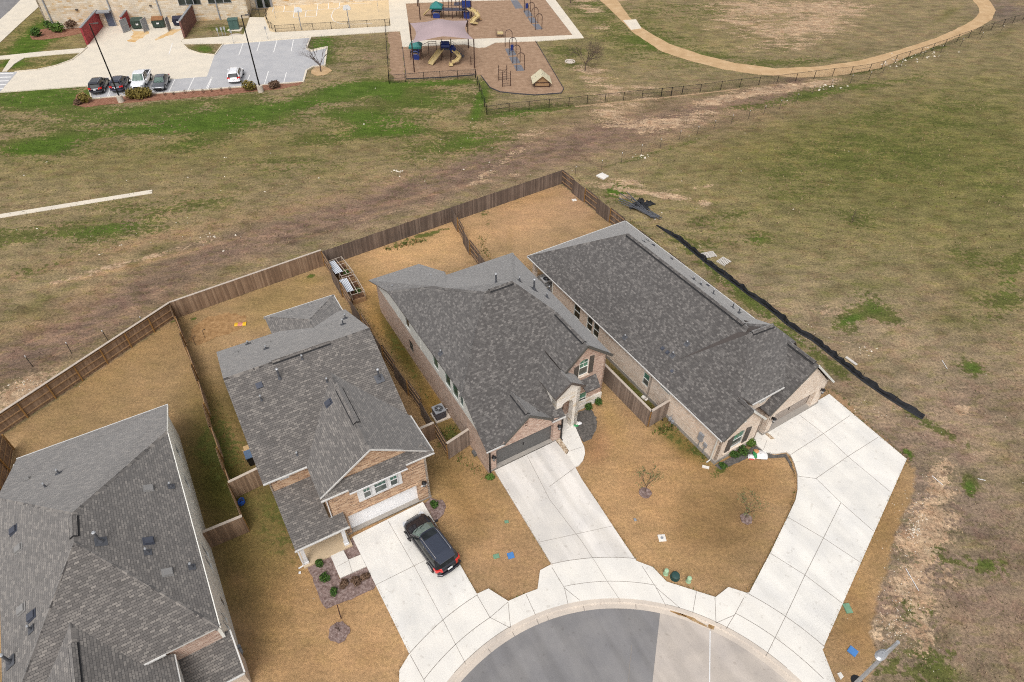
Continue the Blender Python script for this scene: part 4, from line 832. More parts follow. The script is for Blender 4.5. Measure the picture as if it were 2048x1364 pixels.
for a,b_,z0,z1 in hl: window(H,(0,21.6),(0,0),21.6-b_,z0,21.6-a,z1,'siding','glass_dark' if a>14 else 'glass',.07)
# front: gable wing, recessed entry, garage
wall(H,(0,0),(4.1,0),[(0,0),(4.1,0),(4.1,2.9),(2.15,4.85),(.1,3.15),(0,2.95)],MT['brick_cream'],holes=[R4(1.3,.95,2.45,2.3,.3)],name='front_wall')
window(H,(0,0),(4.1,0),1.3,.95,2.45,2.3,'siding','glass',.07,arch=.3,muntin=0)
shutter(H,(0,0),(4.1,0),.72,.85,1.25,2.35,2.55); shutter(H,(0,0),(4.1,0),2.5,.85,3.05,2.65,2.45)
trim(H,[((.6,-.06,.8),(3.2,-.06,.8))],'brick_cream',.12,.08,'window_sill')
window(H,(0,0),(4.1,0),1.75,3.7,2.0,4.25,'siding','shutter',-.02,rails=0,name='gable_vent')
wall(H,(4.1,0),(4.1,2.2),[(0,0),(2.2,0),(2.2,2.9),(0,2.9)],MT['brick_brown'],name='entry_side_wall'); wall(H,(4.1,2.2),(5.2,2.2),[(0,0),(1.1,0),(1.1,2.8),(0,2.8)],MT['brick_brown'],name='entry_wall'); wall(H,(5.0,2.2),(5.0,0),[(0,0),(2.2,0),(2.2,2.8),(0,2.8)],MT['brick_cream'],name='entry_side_wall')
MB().box((4.55,2.1,1.1),(.8,.08,2.1)).build('front_door',MT['shutter'],H)
wall(H,(5.0,0),(11.3,0),[(0,-.02),(.68,-.02),(.68,2.2),(5.3,2.2),(5.3,-.02),(6.3,-.02),(6.3,2.75),(3.2,6.1),(-.1,2.7)],MT['brick_cream'],name='front_wall',th=.35)
garage(H,(5.0,0),(11.3,0),.68,.12,5.3,2.2,MT['garage_tan'],.38); MB().box((8.0,.17,.06),(4.6,.38,.12)).build('garage_sill',MT['walk'],H)
window(H,(5.0,0),(11.3,0),2.6,4.9,2.9,5.45,'siding','shutter',-.02,rails=0,name='gable_vent')
lantern(H,5.35,0,2.0,(0,-1)); lantern(H,10.8,0,2.1,(0,-1))
wall(H,(2.9,.8),(6.6,.8),[(.1,3.0),(3.7,3.0),(3.7,4.3),(.1,4.3)],MT['brick_cream'],name='upper_wall'); window(H,(2.9,.8),(6.6,.8),1.35,3.5,1.95,3.9,'siding','shutter',-.02,rails=0,name='gable_vent')
trim(H,[((3.0,.52,4.33),(6.3,.52,4.33))],'gutterw',.08,.1); trim(H,[((2.15,-.24,g1z-.05),(4.1,-.27,2.9)),((8.2,-.24,6.28),(11.55,-.33,2.8))],'siding',.07,.16); trim(H,[((L,-.24,ev),(2.15,-.24,g1z-.06)),((4.7,-.14,2.7),(8.2,-.24,6.28))],'fascia_grey',.05,.14)
gutter(H,[((L-.06,rv,ev),(L-.06,-.15,ev)),((L,rv+.06,ev),(Rr,rv+.06,ev)),((Rr+.06,rv,ev),(Rr+.06,8,ev))])
downspout(H,0,.35,2.9,(-1,0),'siding'); downspout(H,0,7.55,2.9,(-1,0),'garage_tan'); downspout(H,0,21.4,2.9,(-1,0),'siding')
wall(H,(11.3,0),(11.3,25.2),[(0,0),(25.2,0),(25.2,2.9),(0,2.9)],MT['brick_cream'],name='side_wall'); wall(H,(11.3,25.2),(4.5,25.2),[(0,0),(6.8,0),(6.8,2.9),(0,2.9)],MT['brick_cream'],name='rear_wall'); wall(H,(4.5,25.2),(4.5,21.6),[(0,0),(3.6,0),(3.6,2.9),(0,2.9)],MT['brick_cream'],name='patio_wall'); wall(H,(4.5,21.6),(0,21.6),[(0,0),(4.5,0),(4.5,2.9),(0,2.9)],MT['brick_cream'],name='patio_wall')
MB().box((.3,24.9,1.45),(.35,.35,2.9)).build('patio_post',MT['brick_cream'],H)
found(H,[(-.04,-.04),(4.12,-.04),(4.12,2.2),(4.98,2.2),(4.98,-.04),(11.32,-.04),(11.32,25.3),(-.04,25.3)],.34)
# electrical meter and gas meter on the side wall
def meters(root,x,y,out,m2='galv'):
    o=Vector((out[0],out[1],0)); s_=Vector((-out[1],out[0],0)); p=Vector((x,y,0)); mb=MB()
    mb.box(p+o*.08+Vector((0,0,1.4)),(.16,.42,.75)); mb.box(p+s_*.55+o*.06+Vector((0,0,1.0)),(.12,.3,.35)); mb.beam(p+o*.06+Vector((0,0,.1)),p+o*.06+Vector((0,0,1.1)),.05,.05); mb.beam(p+s_*.55+o*.06+Vector((0,0,.1)),p+s_*.55+o*.06+Vector((0,0,.9)),.05,.05)
    mb.build('meter_box',MT['grey'],root)
    g=MB(); q=p-s_*3.0+o*.22; g.cyl(q+Vector((0,0,.35)),.14,.25,12); g.tube([q+Vector((0,0,.0)),q+Vector((0,0,.8)),q-o*.2+Vector((0,0,.85))],.025,6); g.box(q+s_*.3+Vector((0,0,.45)),(.2,.2,.25)); g.build('gas_meter',MT['grey'],root)
meters(H,0,1.7,(-1,0))
# ---------------------------------------------------------------- H2 left-middle house
H=mk_root('house',(862,993.5),30.4,'orange brick house with white garage door, a dark car parked on its driveway')
ev=5.0; Lx,Rx=-9.8,.32; zr2=8.35; vr=9.6; G=7.4; gu=-3.35
planes=[
 [(Lx,vr,zr2),(Lx,2.85,ev),(-7.02,2.85,ev),(gu,7.65,G+.02),(Rx,3.5,ev),(Rx,vr,zr2)],
 [(Lx,vr,zr2),(Rx,vr,zr2),(Rx,16.4,ev),(-5.5,16.4,ev),(Lx,16.4,ev)],
 [(gu,7.65,G),(gu,.2,G),(-7.02,.05,ev),(-7.02,2.85,ev)],
 [(gu,7.65,G),(Rx+.1,3.5,ev),(Rx+.2,.0,ev),(gu,.2,G)],
 [(-7.02,-.12,ev-.02),(Rx+.2,-.15,ev-.02),(.0,.4,ev+.5),(-6.3,.4,ev+.5)],
 [(-5.3,-.35,ev-.2),(-1.45,-.35,ev-.2),(-1.45,.1,ev+.2),(-5.3,.1,ev+.2)],
 [(-5.6,18.9,4.8),(.12,18.9,4.8),(-2.75,15.4,6.0)],
 [(-5.6,18.9,4.8),(-2.75,15.4,6.0),(-2.75,14.1,6.05),(-5.6,16.3,4.8)],
 [(.12,18.9,4.8),(.12,16.3,4.8),(-2.75,14.1,6.05),(-2.75,15.4,6.0)],
 [(-9.5,3.55,3.5),(-9.42,-1.0,2.55),(-5.98,-1.0,2.55),(-5.98,0,2.8),(-6.9,0,2.8),(-6.9,3.55,3.5)],
]
rvent.mat='shingle_light'
ro,st=roof(H,planes,MT['shingle_light'],.13,ridge=[((Lx,vr,zr2),(Rx,vr,zr2)),((gu,7.5,G),(gu,.25,G)),((-5.6,18.9,4.8),(-2.75,15.4,6.0)),((.12,18.9,4.8),(-2.75,15.4,6.0)),((-2.75,15.4,6.0),(-2.75,14.1,6.05))])
a_=lambda x,y:(400+x/4,560+y/4)
rvent(H,ro,(-6.6,vr,zr2+.01),(-2.6,vr,zr2+.01)); rvent(H,ro,(gu,6.0,G+.03),(gu,2.6,G+.03),.42)
for x,y,h in ((1163,308,.45),(1145,355,.5),(530,550,.3),(385,512,.3),(820,635,.4),(640,790,.95),(495,965,.5),(1020,822,.45),(1435,790,.95)): pipe(H,ro,st,*a_(x,y),h)
pipe(H,ro,st,400+780/4,860+205/4,.35)
for x,y in ((475,845),(1028,985)): boxvent(H,ro,st,*a_(x,y),.42)
for x,y in ((1030,362),(548,502),(716,258),(875,198),(288,585)): boxvent(H,ro,st,*a_(x,y),.3,True,.1)
gutter(H,[((Lx,2.8,ev-.02),(-7.02,2.8,ev-.02)),((-7.05,-.15,ev-.05),(-5.3,-.15,ev-.05)),((-1.45,-.15,ev-.05),(Rx+.25,-.17,ev-.05)),((Rx+.26,0,ev-.05),(Rx+.16,3.5,ev-.05)),((-5.65,18.95,4.78),(.17,18.95,4.78)),((.17,18.9,4.78),(.17,16.4,4.78)),((-9.48,-1.05,2.5),(-5.95,-1.05,2.5))],w_=.1,h=.1)
trim(H,[((-5.32,-.38,ev-.22),(-1.43,-.38,ev-.22))],'white',.05,.1); trim(H,[((-7.0,.02,ev+.04),(gu,.16,G+.03)),((gu,.16,G+.03),(.1,.2,ev+.12))],'gutterw',.05,.11)
FW=((-6.75,0),(0,0))
wall(H,*FW,[(0,2.45),(.72,2.45),(.72,-.02),(.98,-.02),(.98,2.1),(5.9,2.1),(5.9,-.02),(6.75,-.02),(6.75,4.95),(0,4.95)],MT['brick_orange'],holes=[R4(2.05,3.2,4.85,4.72)],name='front_wall',th=.3)
garage(H,*FW,.98,.1,5.9,2.1,simple('garage_white',(.86,.86,.87),.5,noise=0),.3,lock=False); MB().box((-3.3,.12,.05),(4.9,.3,.12)).build('garage_sill',MT['slab'],H)
wall(H,(-6.75,.45),(0,.45),[(.3,5.0),(6.5,5.0),(3.4,7.25)],MT['brick_orange'],name='gable_wall')
# soldier course above the garage
trim(H,[((-5.9,-.02,2.2),(-.8,-.02,2.2))],'brick_cream' if False else 'brick_orange',.06,.16,'lintel')
# white window bay
mb=MB(); mb.box((-3.33,-.02,3.93),(3.0,.14,1.62)); mb.build('window_surround',MT['white'],H)
for s0,s1 in ((2.28,2.78),(3.02,3.86),(4.1,4.62)): window(H,(-6.75,-.12),(0,-.12),s0,3.35,s1,4.62,'white','glass',-.0,muntin=2 if s1-s0>.7 else 1,fw=.04)
lantern(H,-.42,0,2.15,(0,-1)); MB().box((-.4,-.02,1.72),(.42,.03,.17)).build('house_number_plaque',MT['white'],H)
trim(H,[((-6.72,-.03,2.5),(-6.72,-.03,4.9))],'white',.06,.06,'corner_trim'); 
wall(H,(-6.75,3.0),(-6.75,0),[(0,2.45),(3.0,2.45),(3.0,4.95),(0,4.95)],MT['brick_orange'],name='side_wall')
wall(H,(-9.5,3.2),(-6.75,3.2),[(0,0),(2.75,0),(2.75,4.95),(0,4.95)],MT['brick_orange'],holes=[R4(.72,4.2,1.3,4.6)],name='front_wall'); window(H,(-9.5,3.2),(-6.75,3.2),.72,4.2,1.3,4.6,'white','glass_dark',.05,rails=0)
MB().box((-8.3,3.15,1.15),(.95,.08,2.1)).build('front_door',MT['shutter'],H)
wall(H,(-6.05,3.2),(-6.05,0),[(0,0),(3.2,0),(3.2,2.5),(0,2.5)],MT['brick_orange'],name='side_wall') 
wall(H,(-9.5,16.1),(-9.5,3.2),[(0,0),(12.9,0),(12.9,4.9),(6.45,8.0),(0,4.9)],MT['siding_white'],name='side_wall'); wall(H,(0,0),(0,16.1),[(0,0),(16.1,0),(16.1,4.9),(9.6,8.1),(3.4,4.9),(0,4.9)],MT['siding_white'],name='side_wall')
wall(H,(0,16.1),(-9.5,16.1),[(0,0),(9.5,0),(9.5,4.9),(0,4.9)],MT['siding_white'],name='rear_wall'); wall(H,(-.1,18.6),(-5.4,18.6),[(0,0),(5.3,0),(5.3,4.8),(0,4.8)],MT['siding_white'],name='rear_wall'); wall(H,(-5.4,18.6),(-5.4,16.1),[(0,0),(2.5,0),(2.5,4.8),(0,4.8)],MT['siding_white'],name='side_wall'); wall(H,(-.1,16.1),(-.1,18.6),[(0,0),(2.5,0),(2.5,4.8),(0,4.8)],MT['siding_white'],name='side_wall')
# porch
MB().prism([(-9.35,3.2),(-9.35,-.95),(-6.1,-.95),(-6.1,3.2)],-.02,.16).build('porch_floor',MT['slab'],H)
for x in (-9.1,-6.4):
    m2=MB(); m2.box((x,-.62,1.25),(.24,.24,2.5)); m2.box((x,-.62,.25),(.32,.32,.2)); m2.box((x,-.62,2.35),(.3,.3,.15)); m2.build('porch_column',MT['white'],H)
trim(H,[((-9.3,-.75,2.42),(-6.1,-.75,2.42)),((-9.3,-.75,2.42),(-9.3,3.2,2.42))],'white',.16,.2,'porch_beam')
downspout(H,-9.25,-.75,2.4,(-1,0),'white')
found(H,[(-9.52,3.15),(-6.07,3.15),(-6.07,-.03),(.03,-.03),(.03,16.15),(-9.52,16.15)],.14)
# ---------------------------------------------------------------- H1 bottom-left house
H=mk_root('house',(496,1354),31.2,'grey roofed house with white siding cut off by the lower left corner')
ev=5.15; Lx=-9.75; AR=(-4.88,9.35,8.2); AF=(-4.98,7.35,8.2); g2z=6.6
planes=[
 [AR,(Lx,15.6,5.15),(-9.4,20.4,3.2),(.2,20.4,3.2),(.05,15.8,5.2)],
 [AR,AF,(.05,.75,ev),(.05,15.8,ev+.02)],
 [AF,(.05,.75,ev),(-3.75,.75,ev),(-6.1,3.9,g2z+.02),(-8.4,.75,ev),(Lx,.75,ev)],
 [AR,AF,(Lx,.75,ev),(Lx,15.6,ev)],
 [(-6.1,3.9,g2z),(-6.1,-2.5,g2z),(-2.4,-2.5,4.45),(-2.4,.95,4.45),(-3.7,.95,ev)],
 [(-6.1,3.9,g2z),(-8.6,.7,ev),(-8.6,-2.5,ev),(-6.1,-2.5,g2z)],
 [(-2.5,1.3,3.5),(.2,1.3,3.5),(.22,-.95,2.65),(-2.5,-.95,2.65)],
]
ro,st=roof(H,planes,MT['shingle_light'],.13,ridge=[(AR,AF),((.05,.75,ev),AF),((Lx,.75,ev),AF),((.05,15.8,5.2),AR),((Lx,15.6,5.15),AR),((-6.1,3.9,g2z),(-6.1,-2.3,g2z))],ridgew=.36)
rvent(H,ro,(-4.89,9.1,8.22),(-4.97,7.7,8.22),.38); rvent(H,ro,(-6.1,2.7,g2z+.01),(-6.1,-2.3,g2z+.01),.38)
c_=lambda x,y:(x/2.418,800+y/2.418)
for x,y,h in ((285,355,.4),(222,422,.4),(828,418,.4),(488,685,.95),(715,737,.42),(928,808,.42),(150,1110,.42),(50,1268,.9)): pipe(H,ro,st,*c_(x,y),h)
for x,y,lt in ((65,630,0),(90,718,1),(718,427,1),(718,682,0),(810,834,1),(104,1012,1),(153,1044,0)): boxvent(H,ro,st,*c_(x,y),.42,bool(lt),.13)
for x,y in ((700,163),(130,382)): boxvent(H,ro,st,*c_(x,y),.25,True,.1)
gutter(H,[((-9.45,20.46,3.18),(.25,20.46,3.18)),((.28,-.95,2.66),(.26,1.3,3.46)),((-2.5,-1.0,2.62),(.26,-1.0,2.62)),((-3.7,.72,ev-.03),(-2.6,.72,ev-.03)),((-2.37,.9,4.42),(-2.37,-2.5,4.42))],w_=.1,h=.1)
trim(H,[((.24,20.4,3.15),(.1,15.8,5.12)),((.1,15.8,5.1),(.1,.75,5.05))],'siding_white',.05,.16)
hl=[(15.8,16.85,1.7,3.0),(13.1,13.9,1.6,2.9),(7.25,7.95,1.6,3.1),(6.4,7.1,1.6,3.1),(2.75,3.2,1.5,2.95),(2.2,2.65,1.5,2.95)]
WA=((-.18,20.1),(-.18,1.05))
wall(H,*WA,[(0,0),(19.05,0),(19.05,5.0),(4.4,5.0),(0,3.2)],MT['siding_white'],holes=[R4(20.1-b_,z0,20.1-a,z1) for a,b_,z0,z1 in hl],name='side_wall')
for a,b_,z0,z1 in hl: window(H,*WA,20.1-b_,z0,20.1-a,z1,'white','glass_dark',.06)
wall(H,(-2.5,-2.2),(-2.5,1.0),[(0,0),(3.2,0),(3.2,4.35),(0,4.35)],MT['siding_white'],name='side_wall')
wall(H,(-3.75,1.05),(-.18,1.05),[(0,0),(3.57,0),(3.57,5.05),(0,5.05)],MT['brick_pink'],name='front_wall')
wall(H,(-.05,1.05),(-.05,-.6),[(0,0),(1.65,0),(1.65,2.6),(0,3.2)][::-1],MT['brick_cream'],name='porch_wall'); wall(H,(-3.7,-.6),(-.05,-.6),[(0,0),(3.65,0),(3.65,2.6),(0,2.6)],MT['brick_cream'],name='front_wall')
wall(H,(-9.3,20.1),(-.18,20.1),[(0,0),(9.1,0),(9.1,3.1),(0,3.1)],MT['siding_white'],name='rear_wall'); wall(H,(-9.5,-2),(-9.5,20.1),[(0,0),(22.1,0),(22.1,3.1),(17,5),(0,5)],MT['siding_white'],name='side_wall'); wall(H,(-9.5,-2.2),(-3.7,-2.2),[(0,0),(5.8,0),(5.8,5),(3.2,6.4),(0.9,5),(0,5)],MT['brick_pink'],name='front_wall')
meters(H,-.18,4.4,(1,0)); found(H,[(-9.5,-2.2),(-3.7,-2.2),(-3.7,-.62),(-.03,-.62),(-.03,1.0),(-.14,1.0),(-.14,20.15),(-9.5,20.15)],.14)
# ================================================================ WOODEN FENCES
FH=1.85
def wfence(name_label,pts,mat,inner=0,cap=False,alt=None,top=True,pick_side=1,h=FH,group='wooden yard fences',phase=0):
    """pts: photo px of the fence top. rails show on side inner (+1 left of the run, -1 right)"""
    V=[Vector(gp(x,y,h)) for x,y in pts] if top else [Vector(gp(x,y)) for x,y in pts]
    for v in V: v.z=0
    root=empty('wooden_fence',V[0],0,name_label,'fence',group); O=V[0]
    bay=phase; su=random.uniform(0,50)
    for a,b_ in zip(V[:-1],V[1:]):
        L_=(b_-a).length; k=max(1,round(L_/2.44)); t=(b_-a)/L_; nrm=Vector((-t.y,t.x,0)); ang=math.atan2(t.y,t.x)
        for i in range(k+1):
            p=a+t*(L_*i/k)-O
            pb=MB(); pb.box((p.x,p.y,h/2-.03),(.09,.09,h-.08),ang); pb.build('post',MT['wood_post'],root)
        for i in range(k):
            p0=a+t*(L_*i/k)-O; p1=a+t*(L_*(i+1)/k)-O; side=(1 if (bay//1)%2 else -1)*alt if alt else pick_side
            mb=MB(); n_=int((p1-p0).length/.142); 
            for j in range(n_):
                c=p0.lerp(p1,(j+.5)/n_)+nrm*side*.085; wd=(p1-p0).length/n_-.006; hh=h-random.uniform(0,.025)
                q=[c+t*x_*wd/2+nrm*y_*.009+Vector((0,0,z_)) for z_ in (.03,hh) for x_,y_ in ((-1,-1),(1,-1),(1,1),(-1,1))]
                i0=len(mb.v); mb.hexa(q); u0=su+(bay*40+j)*.14+.07
                for f_ in range(6): 
                    ff=mb.f[-6+f_]; mb.uv[-6+f_]=[(u0+(.05 if kk in (1,2) else -.05),mb.v[vi][2]) for kk,vi in enumerate(ff)]
            mb.build('picket_panel',mat,root)
            for z_ in ((.35,1.0,1.6) if h>1.5 else (.3,1.0)):
                rb_=MB(); rb_.beam(p0+Vector((0,0,z_))+nrm*side*.045,p1+Vector((0,0,z_))+nrm*side*.045,.045,.09); rb_.build('rail',MT['wood_rail'],root)
            if cap: cb=MB(); cb.beam(p0+Vector((0,0,h+.012)),p1+Vector((0,0,h+.012)),.2,.03); cb.build('cap_rail',MT['wood_cap'],root)
            bay+=1
    return root
def gate_hw(root,px,py,z=1.0):
    p=gp(px,py,z)-Vector(root.location); MB().box(p,(.12,.12,.05),.5).build('latch',MT['black'],root)
wfence('long capped cedar fence behind the yard left of the car house, rails facing the yard',[(-30,845),(338.7,604.6)],MT['wood_new'],cap=True,pick_side=1)
wfence('capped cedar rear fence behind the yard with the dug dirt patch',[(338.7,604.6),(641.8,500)],MT['wood_new'],cap=True,pick_side=-1)
wfence('darker weathered rear fence running up to the far corner of the last yard',[(643,502),(903,413),(1124,339)],MT['wood_old'],pick_side=-1)
wfence('weathered fence dropping from the far corner along the open field behind the right house',[(1124,339),(1249,437),(1513,640)],MT['wood_old'],alt=-1)
wfence('side fence between the bottom left house and the orange brick house',[(338.7,604.6),(394,760),(419,852),(446.9,936.8),(456,964.5),(483.8,1031.8)],MT['wood_new'],alt=1)
f_=wfence('short gated fence beside the white sided house at lower left',[(396.7,1067.4),(483.8,1031.8)],MT['wood_new'],cap=True,pick_side=-1)
gate_hw(f_,434,1060,1.4)
f_=wfence('short gated fence left of the orange brick house, by the blue hose',[(456,964.5),(518,934.5)],MT['wood_new'],cap=True,pick_side=-1)
wfence('side fence between the orange brick house and the middle house, beside the planters',[(642.5,502),(700,597),(762.5,690),(840,797.5),(867.5,845),(893,887)],MT['wood_old'],alt=-1)
wfence('tiny reddish fence piece joining the orange brick house to the side fence',[(836,858.5),(867.5,845)],MT['wood_new'],cap=True,pick_side=-1)
wfence('short grey fence with cap closing the gap left of the middle house',[(893,887),(937,858)],MT['wood_front'],cap=True,pick_side=-1)
wfence('fence between the two golden back yards',[(903,413),(938.8,480),(998,556)],MT['wood_old'],alt=1)
wfence('grey picket side fence with pale cap between the middle and right houses',[(1150,673),(1208.8,728),(1303,822.2)],MT['wood_front'],cap=True,pick_side=-1)
f_=wfence('short gate fence meeting the cream brick side wall',[(1303,822.2),(1341,799.5)],MT['wood_front'],cap=True,pick_side=-1); gate_hw(f_,1325,840,1.0)
wfence('fence corner piece at the left edge of the photo',[(3,868),(-14,960),(-20,1010)],MT['wood_new'],pick_side=-1)
# ================================================================ CHAIN LINK, WIRE AND SILT FENCES
def meshmat():
    m,n,l,b=newmat('chain_link_fabric'); b.inputs['Base Color'].default_value=(.02,.022,.022,1); b.inputs['Roughness'].default_value=.6
    tc=n.new('ShaderNodeTexCoord'); mp=n.new('ShaderNodeMapping'); mp.inputs['Rotation'].default_value=(0,0,math.radians(45)); mp.inputs['Scale'].default_value=(14,14,1); l.new(tc.outputs['UV'],mp.inputs['Vector'])
    ck=n.new('ShaderNodeTexBrick'); ck.offset=0; ck.inputs['Scale'].default_value=1; ck.inputs['Brick Width'].default_value=1; ck.inputs['Row Height'].default_value=1; ck.inputs['Mortar Size'].default_value=.045; ck.inputs['Mortar Smooth'].default_value=0
    l.new(mp.outputs[0],ck.inputs['Vector']); l.new(ck.outputs['Fac'],b.inputs['Alpha']); return m
MT['mesh']=meshmat()
def clink(label,pts,tops=True,h=1.25,mid=(),black='black',r=.035,gate=(),group='black chain link fences'):
    V=[Vector(gp(x,y)) for x,y in pts]; O=V[0]; root=empty('chain_link_fence',O,0,label,'fence',group)
    for i,v in enumerate(V):
        p=v-O; rr=r*1.7 if i in gate or i in (0,len(V)-1) else r*1.2
        MB().cyl((p.x,p.y,0),rr,h+.04,8).build('post',MT[black],root)
    rb_=MB(); rb_.tube([v-O+Vector((0,0,h)) for v in V],.025,6); rb_.build('top_rail',MT[black],root)
    for i in mid: MB().tube([V[i]-O+Vector((0,0,h*.55)),V[i+1]-O+Vector((0,0,h*.55))],.022,6).build('mid_rail',MT[black],root)
    mb=MB(); s_=0
    for a,b_ in zip(V[:-1],V[1:]):
        L_=(b_-a).length; a,b_=a-O,b_-O
        mb.face([a,b_,b_+Vector((0,0,h)),a+Vector((0,0,h))],uv=[(s_,0),(s_+L_,0),(s_+L_,h),(s_,h)]); s_+=L_
    mb.build('wire_mesh',MT['mesh'],root); return root
clink('black chain link fence receding beside the play area and school lawn',[(778.6,167),(777.6,150),(776.4,133),(775.2,116),(774,100),(773,84),(772,70),(771,55)])
clink('black chain link fence in front of the shaded play structure',[(778.6,167),(811,164.4),(848,161.3),(880.5,159),(915.5,157),(951.2,155.7)],mid=(0,4))
clink('black chain link fence dropping to the playground corner',[(951.2,155.7),(955,170),(959.5,184),(964,198),(969,214),(973.8,230)])
clink('long black chain link fence curving past the running track, with a gate',[(973.8,230),(1018,223.8),(1058,220),(1098,215.5),(1137.5,212.5),(1174,208),(1210,205),(1246.8,201),(1283.8,196.8),(1322,193.5),(1342,191.4),(1363.7,189),(1399.8,184.9),(1441,179.5),(1479,174.8),(1516.9,170.5),(1553.4,167.2),(1591,162.3),(1627.5,157.6),(1664.3,153),(1700.8,149.4),(1737.6,143.8),(1762.5,138),(1789.4,125.5),(1815.3,117.5),(1840.2,109.6),(1864,101.6),(1888,93.6),(1913,83.7),(1936.8,75.5),(1958.8,68),(1981.7,60),(2004.6,52.8),(2024.5,46.8),(2045.4,40),(2070,32)],mid=(0,8,9,10,11,20),gate=(9,10,11))
clink('black chain link fence along the ball court, hoops behind it',[(552.2,66),(590.5,63.5),(627,61.5),(663.5,59.5),(697,57.5),(735,55.5),(771,53.5),(780,52.3)],mid=(0,6))
clink('low black fence beside the school door walk',[(552.2,66),(544.5,60),(540,58),(536,48),(533,40)])
clink('black double gate in front of the school doors',[(499,36),(502,34.5),(520,33.5),(534,32.5)],mid=(1,))
# wire fence on steel T posts
def tposts(label,pts,group):
    V=[Vector(gp(x,y)) for x,y in pts]; O=V[0]; root=empty('wire_fence',O,0,label,'fence',group); h=1.3
    for v in V:
        p=v-O; dx,dy=random.uniform(-.05,.05),random.uniform(-.05,.05)
        m_=MB(); m_.beam((p.x,p.y,0),(p.x+dx,p.y+dy,h),.045,.045,0); m_.beam((p.x+dx,p.y+dy,h-.12),(p.x+dx*1.1,p.y+dy*1.1,h+.02),.055,.055,1); m_.build('steel_post',[MT['tpost'],MT['white']],root)
    w_=MB()
    for z_ in (.3,.6,.9,1.2): w_.tube([v-O+Vector((0,0,z_)) for v in V],.008,4)
    w_.build('wire_strands',MT['tpost'],root)
MT['tpost']=simple('rusty_steel',L3((74,66,58)),.8,noise=.2)
tposts('thin wire fence on steel posts crossing the field below the running track',[(1150,352),(1203,340),(1243,324.5),(1281.6,308.4),(1320,296.6),(1358,280),(1393.4,270.8),(1427.7,259),(1462,248),(1496.5,238.6),(1527,229),(1558.8,218),(1592,205),(1624,188),(1660,178),(1700,167),(1737,160),(1765,146),(1800,134),(1845,118),(1880,107),(1920,93),(1960,80),(2000,66),(2050,50)],'wire fences')
tposts('thin wire fence on steel posts left of the capped cedar fence',[(-20,765),(66,733.7),(143.7,707.3),(217,682.3),(290,655)],'wire fences')
MT['silt']=simple('silt_fabric',(.008,.009,.013,1),.75,noise=.5,scale=6)
sp_=[(1312,451),(1322,458),(1332,464.8),(1357,480),(1384.7,503),(1412,526),(1441,548),(1470.6,569),(1500,592),(1530,612),(1552,630),(1575,650),(1600,667),(1625,681),(1650,701),(1680,725),(1707,747),(1730,765),(1754.7,782),(1777,797),(1799.5,811),(1825,826),(1845,838)]
V=[Vector(gp(x,y)) for x,y in sp_]; O=V[0]; root=empty('silt_fence',O,0,'sagging black silt fence lying across the field behind the right house','silt fence')
mb=MB(); pts=[]
for a,b_ in zip(V[:-1],V[1:]):
    k=max(1,int((b_-a).length/.35))
    for i in range(k): pts.append(a.lerp(b_,i/k)-O)
pts.append(V[-1]-O); n_=len(pts)
for i,p in enumerate(pts):
    t=(pts[min(i+1,n_-1)]-pts[max(0,i-1)]).normalized(); nr=Vector((-t.y,t.x,0)); hh=min(.52,.12+i*.05)*(.82+.18*math.sin(i*.9)**2)*random.uniform(.85,1.1); w2=random.uniform(-.08,.14)
    mb.v+=[tuple(p-nr*.12*min(1,i*.1)+Vector((0,0,.02))),tuple(p+nr*random.uniform(-.04,.04)+Vector((0,0,.1))),tuple(p+nr*w2+Vector((0,0,hh*.6))),tuple(p+nr*(w2+.1)+Vector((0,0,hh)))]
for i in range(n_-1):
    for j in range(3): mb.f.append([i*4+j,i*4+j+1,i*4+j+5,i*4+j+4]); mb.m.append(0); mb.uv.append(None)
mb.build('fabric',MT['silt'],root,smooth=False)
for i in range(6,n_,7): p=pts[i]; MB().beam((p.x,p.y,0),(p.x+.05,p.y+.05,.72),.04,.04).build('stake',MT['tpost'],root)
# ================================================================ VEHICLES
def paint(name,col,rough=.3,metal=.3): return simple(name,col,rough,metal,noise=0,coat=1)
MT['p_dark']=paint('dark_paint',(.018,.018,.026),.3,.5); MT['p_roof']=paint('roof_paint',(.05,.06,.09),.3,.5); MT['p_black']=paint('black_paint',(.012,.012,.02)); MT['p_navy']=paint('navy_paint',(.012,.012,.035))
MT['p_white']=paint('white_car_paint',(.8,.8,.82),.3,0); MT['p_grey']=paint('grey_car_paint',L3((112,114,120)),.3,.4)
MT['red_lens']=simple('red_lens',(.62,.015,.012),.2,noise=0,coat=1); MT['head_lens']=simple('clear_lens',(.5,.52,.55),.15,noise=0,coat=1); MT['chrome']=simple('chrome_trim',(.7,.7,.72),.25,.9,noise=0)
MT['plate']=simple('licence_plate',(.75,.76,.78),.5,noise=.1,scale=20)
MT['windscreen']=glassmat('windscreen',(.10,.15,.13,1),(.16,.22,.19,1))  # base colour lightened: the reflected sky is painted into the glass
